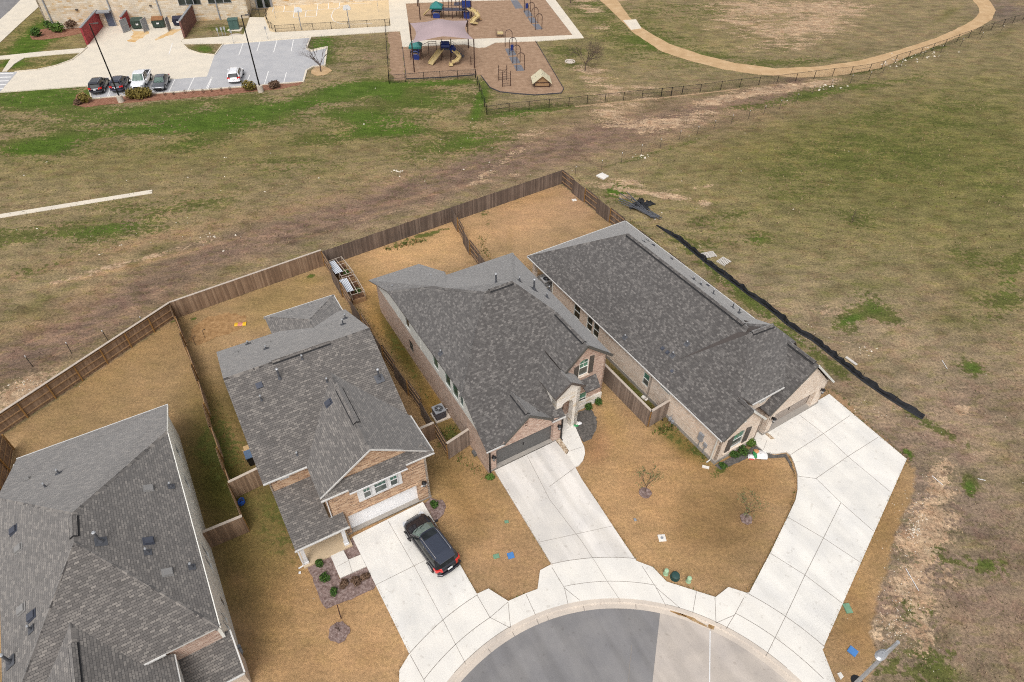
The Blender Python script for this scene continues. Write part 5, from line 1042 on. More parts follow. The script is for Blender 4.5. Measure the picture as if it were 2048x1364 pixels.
def loft(stations,half,mat,name,parent,sub=1):
    """stations: (x, w, ztop, zbot, crown); ring symmetric in y"""
    mb=MB(); n=None
    for x,w_,zt,zb,cr in stations:
        hp=half(w_,zt,zb,cr); ring=[(x,y,z) for y,z in hp]+[(x,-y,z) for y,z in hp[::-1][1:-1]] if abs(hp[0][0])<1e-6 and abs(hp[-1][0])<1e-6 else None
        n=len(ring); mb.v+=ring
    for i in range(len(stations)-1):
        for k in range(n): mb.f.append([i*n+k,i*n+(k+1)%n,(i+1)*n+(k+1)%n,(i+1)*n+k]); mb.m.append(0); mb.uv.append(None)
    mb.f.append([k for k in range(n)][::-1]); mb.m.append(0); mb.uv.append(None)
    mb.f.append([(len(stations)-1)*n+k for k in range(n)]); mb.m.append(0); mb.uv.append(None)
    o=mb.build(name,mat,parent,smooth=True)
    if sub: md=o.modifiers.new('s','SUBSURF'); md.levels=sub; md.render_levels=sub
    return o
def car(kind,body,label,loc,rz,group=None,roofmat=None,rails=False,sunroof=False):
    root=empty({'suv':'parked_suv','sedan':'parked_sedan','pickup':'pickup_truck'}[kind],loc,rz,label,{'suv':'car','sedan':'car','pickup':'truck'}[kind],group)
    half=lambda w_,zt,zb,cr:[(0,zt+cr),(w_*.55,zt+cr*.8),(w_*.88,zt+cr*.1),(w_*.985,zt-.10),(w_,zt-.3),(w_*.99,(zt+zb)/2-.05),(w_*.95,zb+.08),(w_*.8,zb),(0,zb)]
    if kind=='suv':
        Ln=4.62; stn=[(-2.31,.66,.72,.42,.01),(-2.24,.80,.92,.34,.02),(-2.05,.88,1.02,.28,.02),(-1.6,.915,1.05,.24,.03),(-.6,.925,1.03,.22,.03),(.4,.925,1.01,.22,.03),(1.0,.92,1.0,.22,.05),(1.5,.90,.95,.24,.07),(1.9,.86,.88,.26,.07),(2.15,.77,.78,.3,.05),(2.3,.58,.66,.36,.03)]
        gb=(-2.16,1.12,.85,1.03); gt=(-1.86,.30,.66,1.58); hood=1.2
    elif kind=='sedan':
        Ln=4.7; stn=[(-2.35,.66,.7,.4,.01),(-2.27,.8,.88,.32,.02),(-2.05,.86,.95,.26,.03),(-1.6,.89,.97,.22,.03),(-.6,.905,.95,.2,.03),(.4,.905,.93,.2,.03),(1.0,.9,.9,.2,.05),(1.5,.88,.85,.22,.07),(1.95,.84,.78,.24,.06),(2.2,.74,.7,.28,.05),(2.35,.55,.6,.34,.03)]
        gb=(-1.75,1.05,.8,.95); gt=(-1.0,.2,.6,1.4)
    else:
        Ln=5.8; stn=[(-2.9,.82,.95,.5,.0),(-2.85,.95,1.08,.42,.0),(-2.0,.99,1.1,.36,.0),(-.9,1.0,1.1,.34,.0),(.4,1.0,1.12,.34,.02),(1.2,.99,1.14,.34,.04),(1.8,.97,1.12,.36,.07),(2.4,.94,1.08,.38,.06),(2.75,.86,1.0,.42,.04),(2.9,.7,.8,.46,.03)]
        gb=(-.95,1.45,.9,1.12); gt=(-.8,.62,.72,1.86)
    b=loft(stn,half,body,'body',root)
    # greenhouse (glass) with rounded plan corners
    def outline(xr,xf,w_,z,bow=.10):
        return [(xr,w_*.0,z),(xr+.0,w_*.6,z),(xr+.07,w_*.93,z),(xr+.3,w_,z),((xr+xf)/2,w_*1.01,z),(xf-.35,w_*.99,z),(xf-.12,w_*.9,z),(xf+bow*.6,w_*.55,z),(xf+bow,0,z)]
    lo=outline(*gb); hi=outline(*gt,bow=.07); lo=lo+[(x,-y,z) for x,y,z in lo[::-1][1:-1]]; hi=hi+[(x,-y,z) for x,y,z in hi[::-1][1:-1]]; n=len(lo)
    mid=[tuple(Vector(a).lerp(Vector(c),.55)+Vector((0,(.035 if a[1]>0 else -.035) if abs(a[1])>.1 else 0,0))) for a,c in zip(lo,hi)]
    g=MB(); w2=MB()
    for A_,B_ in ((lo,mid),(mid,hi)):
        for k in range(n):
            (w2 if k in (6,7,8,9) else g).face([A_[k],B_[k],B_[(k+1)%n],A_[(k+1)%n]])
    g.build('windows',MT['carglass'],root); w2.build('windshield',MT['windscreen'],root)
    # roof panel
    rm=MB(); zt=gt[3]; cen=[(x*.0+ (x-(gt[0]+gt[1])/2)*.7+(gt[0]+gt[1])/2,y*.6,zt+.055) for x,y,z in hi]; edge=[((x-(gt[0]+gt[1])/2)*1.03+(gt[0]+gt[1])/2,y*1.05,zt+.01) for x,y,z in hi]; lowe=[(x,y,z-.035) for x,y,z in edge]
    for k in range(n): j=(k+1)%n; rm.face([edge[j],edge[k],cen[k],cen[j]][::-1]); rm.face([edge[k],edge[j],lowe[j],lowe[k]][::-1])
    rm.face(cen[::-1]); r_=rm.build('roof',roofmat or body,root)
    if kind=='suv':
        sp=MB(); x0=gt[0]; sp.hexa([(x0-.28,-.58,zt-.03),(x0+.08,-.62,zt-.01),(x0+.08,.62,zt-.01),(x0-.28,.58,zt-.03),(x0-.28,-.56,zt+.0),(x0+.08,-.6,zt+.045),(x0+.08,.6,zt+.045),(x0-.28,.56,zt+.0)]); sp.build('spoiler',roofmat or body,root)
    if sunroof: MB().box((gt[1]-.28,0,zt+.058),(.46,.95,.012)).build('sunroof',MT['carglass'],root)
    # pillars
    pm=MB()
    for s_ in (-1,1):
        pm.beam((gb[1]-.06,s_*gb[2]*.93,gb[3]),(gt[1]-.08,s_*gt[2]*.93,gt[3]),.07,.05); pm.beam((gb[0]+.12,s_*gb[2]*.95,gb[3]),(gt[0]+.1,s_*gt[2]*.95,gt[3]),.14 if kind!='sedan' else .1,.06)
        xm=(gb[0]+gb[1])/2+.1; pm.beam((xm,s_*(gb[2]+.012),gb[3]),(xm-.05,s_*(gt[2]+.015),gt[3]),.07,.04); pm.beam((gb[0]+.25,s_*(gb[2]+.01),gb[3]+.015),(gb[1]-.2,s_*(gb[2]+.01),gb[3]+.015),.03,.03)
    pm.build('pillars',body,root)
    wx=(1.42,-1.36) if kind!='pickup' else (1.85,-1.75); rr=.35 if kind!='pickup' else .4; ww=stn[4][1]
    for x in wx:
        for s_ in (-1,1):
            wm=MB(); y=s_*(ww-.12); wm.tube([(x,y-.115,rr),(x,y+.115,rr)],rr,20); o=wm.build('wheel',MT['dark'],root)
            q=MB(); q.tube([(x,y+s_*.10,rr),(x,y+s_*.125,rr)],rr*.66,10); q.build('rim',MT['galv'],o)
            ar=MB(); ar.tube([(x+math.cos(t)*(rr+.06),s_*(ww-.0),rr+math.sin(t)*(rr+.05)) for t in [math.pi*k/10 for k in range(11)]],.035,6); ar.build('wheel_arch',MT['dark'],root)
    for s_ in (-1,1):
        m_=MB(); x=gb[1]-.28; m_.box((x,s_*(gb[2]+.22),gb[3]+.06),(.12,.2,.14)); m_.beam((x,s_*gb[2],gb[3]+.02),(x,s_*(gb[2]+.16),gb[3]+.04),.05,.04); m_.build('mirror',body,root)
        zt_=stn[1][2]
        if kind=='suv': t_=MB(); t_.hexa([(-2.33,s_*.50,.80),(-2.1,s_*.93,.80),(-1.82,s_*.935,.92),(-2.2,s_*.50,.84),(-2.27,s_*.52,1.0),(-2.08,s_*.90,1.04),(-1.8,s_*.90,1.04),(-2.15,s_*.52,1.03)] if s_>0 else [(-2.33,s_*.50,.80),(-2.2,s_*.50,.84),(-1.82,s_*.935,.92),(-2.1,s_*.93,.80),(-2.27,s_*.52,1.0),(-2.15,s_*.52,1.03),(-1.8,s_*.90,1.04),(-2.08,s_*.90,1.04)]); t_.build('tail_light',MT['red_lens'],root)
        else: t_=MB(); t_.box((stn[0][0]+.06,s_*.7,stn[1][2]-.1),(.12,.26 if kind=='sedan' else .14,.14 if kind=='sedan' else .35)); t_.build('tail_light',MT['red_lens'],root)
        h_=MB(); f=stn[-2]; h_.box((f[0]-.02,s_*f[1]*.82,f[2]-.08),(.28,.3,.14),rz=-s_*.5); h_.build('headlight',MT['head_lens'],root)
    g=MB(); f=stn[-1]; g.box((f[0]-.03,0,f[2]-.12),(.1,.9,.2 if kind!='pickup' else .34)); g.box((f[0]-.02,0,.42),(.1,1.1,.12)); g.build('grille',MT['black'],root)
    e=stn[0]; MB().box((e[0]-.03,0,.80 if kind!='pickup' else .85),(.03,.34,.17)).build('licence_plate',MT['plate'],root)
    bb=MB(); bb.tube([(e[0]+.14,-.86,.52),(e[0]-.03,-.6,.52),(e[0]-.07,0,.52),(e[0]-.03,.6,.52),(e[0]+.14,.86,.52)],.085,8); bb.build('bumper',MT['grey'] if False else body,root)
    if rails:
        for s_ in (-1,1): m_=MB(); m_.tube([(gt[0]+.2,s_*.56,zt+.06),(gt[0]+.35,s_*.57,zt+.105),(gt[1]-.35,s_*.57,zt+.10),(gt[1]-.2,s_*.56,zt+.05)],.022,6); m_.build('roof_rail',MT['chrome'],root)
    if kind=='pickup':
        bd=MB(); bd.box((-1.95,0,1.14),(1.75,1.62,.03)); bd.build('cargo_bed',MT['dark'],root)
        for s_ in (-1,1): MB().box((-1.9,s_*.9,1.16),(1.85,.14,.07)).build('bed_rail',body,root)
        MB().box((-2.85,0,1.14),(.1,1.8,.1)).build('tailgate',body,root)
    wp=MB(); wp.beam((gb[1]+.02,.2,gb[3]+.05),(gb[1]-.25,.62,gb[3]+.22),.02,.02); wp.beam((gb[1]+.05,-.3,gb[3]+.05),(gb[1]-.15,.15,gb[3]+.18),.02,.02); wp.build('wiper',MT['black'],root)
    return root
hd=gp(843.5,1077.3,1.65)-gp(871,1114.6,1.65); an=math.atan2(hd.y,hd.x); ct=gp(870.8,1087.2,1.65); ct.z=ZD
f=Vector((math.cos(an),math.sin(an),0)); ct=ct+f*.72
car('suv',MT['p_dark'],'black family car with red tail lights and silver roof rails on the white driveway',ct,an,None,MT['p_roof'],rails=True,sunroof=True)
up=(gp(350,159)-gp(337.5,185)).normalized(); ua=math.atan2(up.y,up.x)
for (x,y,fl,kd,mt,lb) in ((193.7,191.5,0,'suv','p_black','black car at the left end of the parked row, rear to the lawn'),(235.8,188,0,'suv','p_navy','dark navy car behind the lamp pole, between the black car and the white pickup'),(277,186,1,'pickup','p_white','white pickup truck nosed towards the hedge bush'),(318,185.5,1,'sedan','p_grey','grey sedan parked right of the white pickup'),(470,170,0,'suv','p_white','white car parked alone on the asphalt bays')):
    e=gp(x,y); Ln={'suv':4.62,'sedan':4.7,'pickup':5.8}[kd]; c=e+up*(Ln/2+.05); c.z=.04
    car(kd,MT[mt],lb,c,ua+(math.pi if fl else 0),'cars in the school car park' ,rails=(kd=='suv'))
# ================================================================ STREET FURNITURE
def lamp(px,py,h,label):
    b=gp(px,py); root=empty('street_lamp',b,0,label,'lamp post','car park lamp posts')
    MB().cyl((0,0,0),.42,.95,16).build('concrete_base',MT['kerbc'],root); MB().tube([(0,0,.9),(0,0,h)],[.11,.07],10).build('pole',MT['black'],root)
    m_=MB(); m_.beam((0,0,h),(.5,.12,h+.02),.07,.07); m_.box((.75,.18,h+.02),(.62,.36,.09),.23); m_.build('lamp_head',MT['soffit'],root)
lamp(243,204,10.5,'tall black lamp pole on a concrete base behind the dark parked cars'); lamp(522,183.5,10.5,'tall black lamp pole right of the white parked car')
b=gp(1796.3,1284,8.0); root=empty('street_light',(b.x,b.y,0),0,'pale metal street light with an oval head at the lower right corner','street light')
MB().tube([(0,0,0),(0,0,8.0)],[.12,.085],12).build('pole',MT['galv'],root)
e=gp(1762,1310,8.05)-Vector((b.x,b.y,0)); MB().tube([(0,0,7.85),(e.x*.5,e.y*.5,8.1),(e.x*.85,e.y*.85,8.1)],.04,8).build('arm',MT['galv'],root)
hd_=MB(); a=math.atan2(e.y,e.x); c=Vector((e.x*1.05,e.y*1.05,8.08)); t=Vector((math.cos(a),math.sin(a),0)); s_=Vector((-t.y,t.x,0))
for i in range(12):
    pass
ringp=lambda k,r,z:[c+t*(math.cos(2*math.pi*i/16)*k*(1.0 if math.cos(2*math.pi*i/16)>0 else 1.5))+s_*math.sin(2*math.pi*i/16)*r+Vector((0,0,z)) for i in range(16)]
r0,r1,r2_=ringp(.26,.17,-.06),ringp(.31,.22,.0),ringp(.18,.13,.08)
for A_,B_ in ((r0,r1),(r1,r2_)):
    for i in range(16): hd_.face([A_[i],A_[(i+1)%16],B_[(i+1)%16],B_[i]])
hd_.face(r2_); hd_.face(r0[::-1]); hd_.build('lamp_head',MT['galv'],root,smooth=True); MB().cyl(c+t*(-.12)+Vector((0,0,.06)),.035,.06,8).build('photocell',MT['grey'],root)
# basketball hoops
for i,(px,py,lb) in enumerate(((603.5,61.5,'left basketball hoop beside the painted court boxes'),(699.5,57,'right basketball hoop at the curved court line'))):
    b=gp(px,py); root=empty('basketball_hoop',b,math.radians(13),lb,'basketball hoop','basketball hoops'); MB().tube([(0,0,0),(0,0,2.6),(0,.5,3.1)],.07,8).build('pole',MT['grey'],root)
    m_=MB(); pts=[(math.cos(a)*.68,.6,3.2+math.sin(a)*.5) for a in [math.pi*k/10-.0 for k in range(11)]]+[(-.6,.6,2.85),(.6,.6,2.85)]
    m_.face([(p[0],.58,p[2]) for p in pts]); m_.face([(p[0],.64,p[2]) for p in pts[::-1]])
    for k in range(len(pts)): p,q=pts[k],pts[(k+1)%len(pts)]; m_.face([(p[0],.58,p[2]),(p[0],.64,p[2]),(q[0],.64,q[2]),(q[0],.58,q[2])])
    m_.build('backboard',MT['white'],root); MB().tube([(.23*math.cos(a),.9+.23*math.sin(a),3.0) for a in [2*math.pi*k/12 for k in range(13)]],.015,6,cap=False).build('rim',MT['red_lens'],root)
for px,py,lb in ((757,26,'plain grey post at the far right side of the ball court'),(552,38.5,'grey hooked post by the school doors'),(468,87.5,'slim sign post right of the green island'),(536,80.5,'slim sign post at the walk to the doors')):
    b=gp(px,py); root=empty('sign_post',b,0,lb,'post','posts by the school'); sg='sign' in lb; MB().tube([(0,0,0),(0,0,2.2 if sg else 3.6)],.035,8).build('pole',MT['galv'],root)
    MB().box((0,-.05,2.0 if sg else 3.6),(.32,.03,.45) if sg else (.8,.08,.08)).build('sign_plate' if sg else 'arm',MT['galv'],root)
# ================================================================ SCHOOL
an=math.radians(13.0); b0=gp(395,42.2); SR=empty('school_building',b0,an,'pale limestone school building cut off by the top edge','building')
def slx(px,py,z=0): v=gp(px,py,z)-b0; return Vector((v.x*math.cos(an)+v.y*math.sin(an),-v.x*math.sin(an)+v.y*math.cos(an),z))
xl=-24.6; xr=slx(500,35).x
wall(SR,(xl,0),(xr,0),[(0,0),(xr-xl,0),(xr-xl,7),(0,7)],MT['limestone'],name='wall',th=.3)
wall(SR,(xr,0),(xr,5.6),[(0,0),(5.6,0),(5.6,7),(0,7)],MT['limestone'],name='wall',th=.3)
wall(SR,(xr,5.6),(xr+34,5.6),[(0,0),(34,0),(34,7),(0,7)],MT['limestone'],name='wall',th=.3)
wall(SR,(xl,20),(xl,0),[(0,0),(20,0),(20,7),(0,7)],MT['limestone'],name='wall',th=.3)
MB().prism([(xl,0),(xr,0),(xr,5.6),(xr+34,5.6),(xr+34,20),(xl,20)],6.9,7.0).build('roof',MT['grey'],SR)
for px in (127,241,331,441): x=slx(px,40).x; MB().box((x,-.12,3.5),(.18,.16,7)).build('downspout',MT['grey'],SR)
MB().box((slx(229,46).x,-.06,1.1),(1.1,.1,2.2)).build('service_door',simple('door_blue_grey',L3((92,100,120)),.6),SR); c=slx(213,12,2.9); MB().box((slx(222,46).x,-.6,2.6),(2.6,1.2,.22)).build('door_canopy',MT['grey'],SR)
for x0,x1 in ((slx(384,8).x,slx(425,6).x),(slx(438,6).x,slx(480,6).x)):
    f_=MB(); f_.box(((x0+x1)/2,-.03,3.6),(x1-x0,.1,1.7)); w_=f_.build('window',MT['galv'],SR)
    for k in range(3): a=x0+(x1-x0)*(k+.06)/3; c_2=x0+(x1-x0)*(k+.94)/3; MB().box(((a+c_2)/2,-.09,3.6),(c_2-a,.03,1.5)).build('pane',MT['glass_dark'],w_)
dx=slx(527,11).x; MB().box((dx+.3,5.5,1.3),(3.0,.14,2.6)).build('door_frame',MT['grey'],SR)
for k in (-1,1): MB().box((dx+.3+k*.68,5.4,1.1),(.95,.08,1.9)).build('door_glass',MT['glass_dark'],SR)
for px in (180,317): x=slx(px,40).x; MB().box((x,-.12,3.0),(.35,.22,.25)).build('wall_lamp',MT['shutter'],SR)
# bin yard walls
def ywall(px0,px1,h,mat,label):
    a,b_=gp(*px0),gp(*px1); root=empty('enclosure_wall',a,0,label,'wall','bin yard walls'); d=b_-a
    MB().beam((0,0,h/2),(d.x,d.y,h/2),.3,h).build('blocks',MT[mat],root); MB().beam((0,0,h+.06),(d.x,d.y,h+.06),.36,.12).build('coping',MT['grey'],root)
ywall((175,90),(207.5,50.5),2.7,'red_cmu','red block wall at the left of the bin yard'); ywall((252,64),(263,49),2.4,'red_cmu','short red block wall between the service door and the bins'); ywall((369.5,76),(392,42.5),2.7,'brown_cmu','brown block wall at the right of the bin yard')
def dumpster(px,py,lab,lid,scale=1,col='bin_green'):
    b=gp(px,py); b.z=.03; root=empty('dumpster',b,an,lab,'dumpster','dumpsters by the school'); m_=MB(); w_,dp,h=1.9*scale,1.3*scale,1.35*scale
    m_.hexa([(-w_/2,-dp*.36,.15),(w_/2,-dp*.36,.15),(w_/2,dp/2,.15),(-w_/2,dp/2,.15),(-w_/2,-dp/2,h),(w_/2,-dp/2,h),(w_/2,dp/2,h+.25),(-w_/2,dp/2,h+.25)])
    for k in range(5): x=-w_/2+w_*(k+.5)/5; m_.beam((x,-dp*.38,.2),(x,-dp*.52,h),.06,.05)
    for s_ in (-1,1): m_.box((s_*(w_/2+.06),-.1,h*.7),(.12,.9,.14))
    m_.build('bin_body',MT[col],root); l_=MB(); l_.hexa([(-w_/2,-dp/2-.04,h+.01),(w_/2,-dp/2-.04,h+.01),(w_/2,dp/2,h+.26),(-w_/2,dp/2,h+.26),(-w_/2,-dp/2-.04,h+.06),(w_/2,-dp/2-.04,h+.06),(w_/2,dp/2,h+.33),(-w_/2,dp/2,h+.33)]); l_.build('lid',MT[lid],root)
    MB().box((0,-dp*.47,h*.62),(.4,.05,.25)).build('notice',MT['white'],root); return root
MT['bin_green']=simple('bin_green',L3((56,74,66)),.6,noise=.15); MT['bin_navy']=simple('bin_navy',L3((38,42,66)),.6,noise=.15); MT['rust']=simple('rust_lid',L3((150,104,66)),.8,noise=.2)
dumpster(279,57,'green dumpster with a dark lid between the open yard gates','bin_green'); dumpster(320,55,'green dumpster with a rust brown lid','rust'); dumpster(359,51,'navy dumpster tucked against the brown block wall','bin_navy',.85,'bin_navy')
for i,(px,py,a) in enumerate(((254,64,70),(294,63,80),(340,61,95))):
    b=gp(px,py); root=empty('yard_gate',b,math.radians(a),['leftmost panelled yard gate leaf beside the short red wall','middle panelled yard gate leaf in front of the green dumpster','right panelled yard gate leaf seen nearly edge on'][i],'gate','bin yard gates')
    f_=MB(); 
    for z_ in (.15,1.1,2.1): f_.box((0,0,z_),(1.5,.08,.1))
    for x in (-.72,.72): f_.box((x,0,1.1),(.09,.08,2.05))
    f_.build('gate_frame',MT['galv'],root); MB().box((0,0,1.1),(1.4,.03,1.9)).build('gate_panel',MT['grey'],root)
# stains in the yard
MT['stain']=grassy('rust_stain',[L3((206,160,96)),L3((224,190,140)),L3((228,208,176))],3,.1,.6)
for pp in (((262,60),(300,64),(292,72),(268,86),(255,84),(268,70)),((345,58),(368,58),(350,68),(310,82),(318,74))): slab('rust_stain',blob(P(*pp),.3,.7),.03,.034,MT['stain'])
b=gp(470,58); b.z=.1; root=empty('transformer_box',b,an,'green transformer box on a concrete pad','utility box'); m_=MB(); m_.box((0,0,.8),(1.6,1.4,1.5)); m_.box((0,-.05,1.58),(1.68,1.5,.08)); m_.box((0,-.72,.8),(.04,.04,1.3)); m_.build('cabinet',simple('cabinet_green',L3((74,104,98)),.6),root)
for px,py,lb in ((438,73,'left one of the slim grey utility pedestals on the grass'),(446,72,'middle slim grey utility pedestal on the grass'),(452,71,'right one of the slim grey utility pedestals on the grass')):
    b=gp(px,py); m_=MB(); m_.beam((0,0,0),(0,0,1.4),.08,.08); m_.box((0,0,1.2),(.3,.14,.45)); tag(m_.build('utility_pedestal',MT['galv'],loc=b),lb,'utility box','pedestals by the school')
b=gp(471,72); tag(MB().cyl((0,0,0),1.1,.06,20).build('manhole_cover',MT['kerbc'],loc=b),'round concrete manhole cover beside the school walk','manhole cover')
b=gp(1158.5-18.5,123.5); m_=MB(); m_.tube([(.75*math.cos(a),.75*math.sin(a),.04) for a in [2*math.pi*k/20 for k in range(21)]],.12,6,cap=False); m_.cyl((0,0,.0),.5,.05,16); tag(m_.build('manhole_ring',MT['kerbc'],loc=b),'pale concrete manhole ring left of the round bare tree','manhole')
# ================================================================ PLAYGROUND
MT['brownp']=simple('brown_post',L3((72,50,44)),.5,noise=.05); MT['teal']=simple('teal_plastic',L3((28,122,118)),.5,noise=.05); MT['blue']=simple('blue_plastic',L3((34,58,130)),.4,noise=.05); MT['beige']=simple('beige_plastic',L3((214,192,140)),.4,noise=.04); MT['sail']=simple('shade_fabric',L3((178,158,160)),.9,noise=.05,scale=.6); MT['deck']=simple('deck_grey',L3((82,80,92)),.7)
# shade sail
cs=[Vector((*gp(823.5,86.5,4.4)[:2],4.4)),Vector((*gp(947.5,79,4.4)[:2],4.4)),Vector((*gp(935,41,4.4)[:2],4.4)),Vector((*gp(819.5,46.5,4.4)[:2],4.4))]
root=empty('shade_sail',(cs[0].x,cs[0].y,0),0,'mauve fabric shade canopy on four posts over the play structure','shade canopy'); O=Vector((cs[0].x,cs[0].y,0))
n_=16; mb=MB(); 
def sp(u,v):
    a=cs[0].lerp(cs[1],u); b_=cs[3].lerp(cs[2],u); p=a.lerp(b_,v)
    cen=(cs[0]+cs[1]+cs[2]+cs[3])/4; k=1-.17*(4*u*(1-u)*(1-4*v*(1-v))*0+ (4*v*(1-v))*(2*abs(u-.5))**2+(4*u*(1-u))*(2*abs(v-.5))**2)
    p=cen+(p-cen)*k; p.z=4.4+ (1-abs(2*u-1)**1.3)*(1.35)*(.35+.65*(1-abs(2*v-1)**2)); return p-O
for i in range(n_+1):
    for j in range(n_+1): mb.v.append(tuple(sp(i/n_,j/n_)))
for i in range(n_):
    for j in range(n_): a=i*(n_+1)+j; mb.f.append([a,a+n_+1,a+n_+2,a+1]); mb.m.append(0); mb.uv.append(None)
mb.build('canopy',MT['sail'],root,smooth=True)
for c in cs: MB().tube([(c.x-O.x,c.y-O.y,0),(c.x-O.x,c.y-O.y,4.5)],.09,8).build('post',MT['brownp'],root)
def chute(mb,pts,w_=.55,hs=.22):
    pts=[Vector(p) for p in pts]
    for a,b_ in zip(pts[:-1],pts[1:]):
        t=(b_-a).normalized(); x=t.cross(Vector((0,0,1))).normalized()*w_/2; u=Vector((0,0,hs)); z=Vector((0,0,.04))
        mb.hexa([a-x-z,a+x-z,b_+x-z,b_-x-z,a-x,a+x,b_+x,b_-x])
        for s_ in (-1,1): q=x*s_; r_=x*s_*1.14; mb.hexa([a+q,a+r_,b_+r_,b_+q,a+q+u,a+r_+u,b_+r_+u,b_+q+u])
def tower(root,O,c,s_,h,roofm,zr_=3.0,panel=True):
    c=Vector(c)
    for i in (-1,1):
        for j in (-1,1): MB().tube([(c.x+i*s_,c.y+j*s_,0),(c.x+i*s_,c.y+j*s_,zr_)],.06,8).build('post',MT['brownp'],root)
    MB().box((c.x,c.y,h),(2*s_,2*s_,.1)).build('platform',MT['deck'],root)
    if roofm:
        m_=MB(); e=s_*1.25; ap=Vector((c.x,c.y,zr_+.75)); q=[Vector((c.x+i*e,c.y+j*e,zr_-.1)) for i,j in ((-1,-1),(1,-1),(1,1),(-1,1))]
        for k in range(4): m_.face([q[k],q[(k+1)%4],ap])
        q2=[v-Vector((0,0,.25)) for v in q]
        for k in range(4): m_.face([q2[k],q2[(k+1)%4],q[(k+1)%4],q[k]])
        m_.face(q2[::-1]); m_.build('roof',MT[roofm],root)
    if panel:
        m_=MB(); 
        for k in range(3): m_.tube([(c.x+math.cos(a)*s_*.7,c.y-s_,h+.35-.55*k+math.sin(a)*s_*.6) for a in [math.pi*i/8 for i in range(9)]],.09,6)
        m_.box((c.x,c.y-s_,h*.35),(s_*1.3,.08,h*.7)); m_.build('climbing_panel',MT['blue'],root)
b1=gp(832,120); root=empty('play_structure',b1,0,'play structure with teal roof tower and beige slides under the mauve canopy','play structure'); O=b1
tower(root,O,(0,.8,0),.8,1.1,'teal',2.15)
c2=gp(893,118)-O; tower(root,O,c2,.75,1.7,None,2.9,False)
m_=MB(); m_.tube([(c2.x-.7,c2.y-.7,2.3),(c2.x+.7,c2.y-.7,2.3)],.3,10); m_.tube([(c2.x+1.0,c2.y-.3,1.9),(c2.x+1.3,c2.y-.9,1.7)],.5,12); m_.box((c2.x,c2.y-.75,2.6),(1.3,.06,.9)); m_.build('blue_panel',MT['blue'],root)
m_=MB(); s0=c2+Vector((-.7,-.6,1.7)); s1=gp(861,131)-O; chute(m_,[s0,s0.lerp(s1+Vector((0,0,.25)),.82),s1+Vector((0,0,.2))],.9); m_.build('slide',MT['beige'],root)
m_=MB(); e0=c2+Vector((1.2,-.8,1.6)); pts=[e0,e0+Vector((.7,-.5,-.3)),e0+Vector((1.1,-1.2,-.6)),e0+Vector((.7,-1.9,-.9)),e0+Vector((-.1,-2.0,-1.15)),e0+Vector((-.2,-2.7,-1.35))]; chute(m_,pts,.55,.25); m_.build('slide',MT['beige'],root)
m_=MB()
for k in range(6): m_.box((c2.x+1.0+.32*k,c2.y+.6,1.6-.26*k),(.3,.9,.05)); 
for s_ in (-1,1):
    m_.beam((c2.x+.9,c2.y+.6+s_*.45,2.5),(c2.x+2.9,c2.y+.6+s_*.45,.9),.04,.04)
    for k in range(7): m_.beam((c2.x+.9+.32*k,c2.y+.6+s_*.45,1.6-.27*k),(c2.x+.9+.32*k,c2.y+.6+s_*.45,2.5-.26*k),.03,.03)
m_.build('stairs',MT['deck'],root)
m_=MB(); q0,q1=gp(858,109)-O,gp(873.5,108)-O
for q in (q0,q1): m_.tube([(q.x,q.y,0),(q.x,q.y,2.1)],.05,8)
m_.tube([(q0.x,q0.y,2.0),(q1.x,q1.y,2.0)],.04,6); m_.tube([(q0.x,q0.y,1.7),(q1.x,q1.y,1.7)],.03,6); m_.tube([(.8,1.2,1.9),(q0.x,q0.y,1.95)],.035,6); m_.build('climbing_bars',MT['brownp'],root)
# far play structure
b1=gp(873,37); root=empty('play_structure',b1,0,'far play structure with teal pointed roof at the top edge of the photo','play structure'); O=b1
tower(root,O,(0,.9,0),.9,1.1,'teal',2.0)
m_=MB(); s0=Vector((-1.1,.9,1.4)); s1=gp(849,32)-O; chute(m_,[s0,s0.lerp(s1+Vector((0,0,.3)),.85),s1+Vector((0,0,.2))],.8); m_.build('slide',MT['beige'],root)
c3=gp(934,35)-O; tower(root,O,c3,.8,1.7,None,3.1); MB().box((c3.x,c3.y-.85,2.6),(1.5,.1,1.1)).build('blue_panel',MT['blue'],root)
m_=MB(); e0=c3+Vector((.3,-.9,1.8)); e3=gp(954,50)-O; pts=[e0,e0+Vector((1.3,-.6,-.4)),e0+Vector((1.9,-1.8,-.75)),e0+Vector((1.1,-2.8,-1.1)),e0+Vector((.9,-3.6,-1.3)),e3+Vector((0,0,.25))]; chute(m_,pts,.75,.3); m_.build('slide',MT['beige'],root)
m_=MB(); e0=c3+Vector((.8,0,1.6)); e1=gp(963,42)-O; m_.beam(e0,e1+Vector((0,0,.2)),.5,.06); m_.build('ramp',MT['wood_rail'],root)
m_=MB(); mid=gp(905,36)-O; m_.box((mid.x,mid.y,1.5),(6.0,1.6,.1)); m_.box((mid.x+1.0,mid.y+1.5,2.0),(1.4,1.6,.1)); m_.build('bridge_deck',MT['deck'],root)
for k,px in enumerate((888,898,905,913,920,926)): q=gp(px,38-(k%2)*6)-O; MB().tube([(q.x,q.y,0),(q.x,q.y,3.6)],.06,8).build('post',MT['brownp'],root)
m_=MB(); m_.tube([(1.2,.0,2.3),(mid.x+3,mid.y-.8,2.3)],.035,6); m_.tube([(1.2,0,1.9),(mid.x+3,mid.y-.8,1.9)],.025,6); m_.build('guard_rail',MT['brownp'],root)
for (x0,y0) in ((835,13),(838,40),(853+55,36),(942,28)):
    pass
b=gp(840,41); 
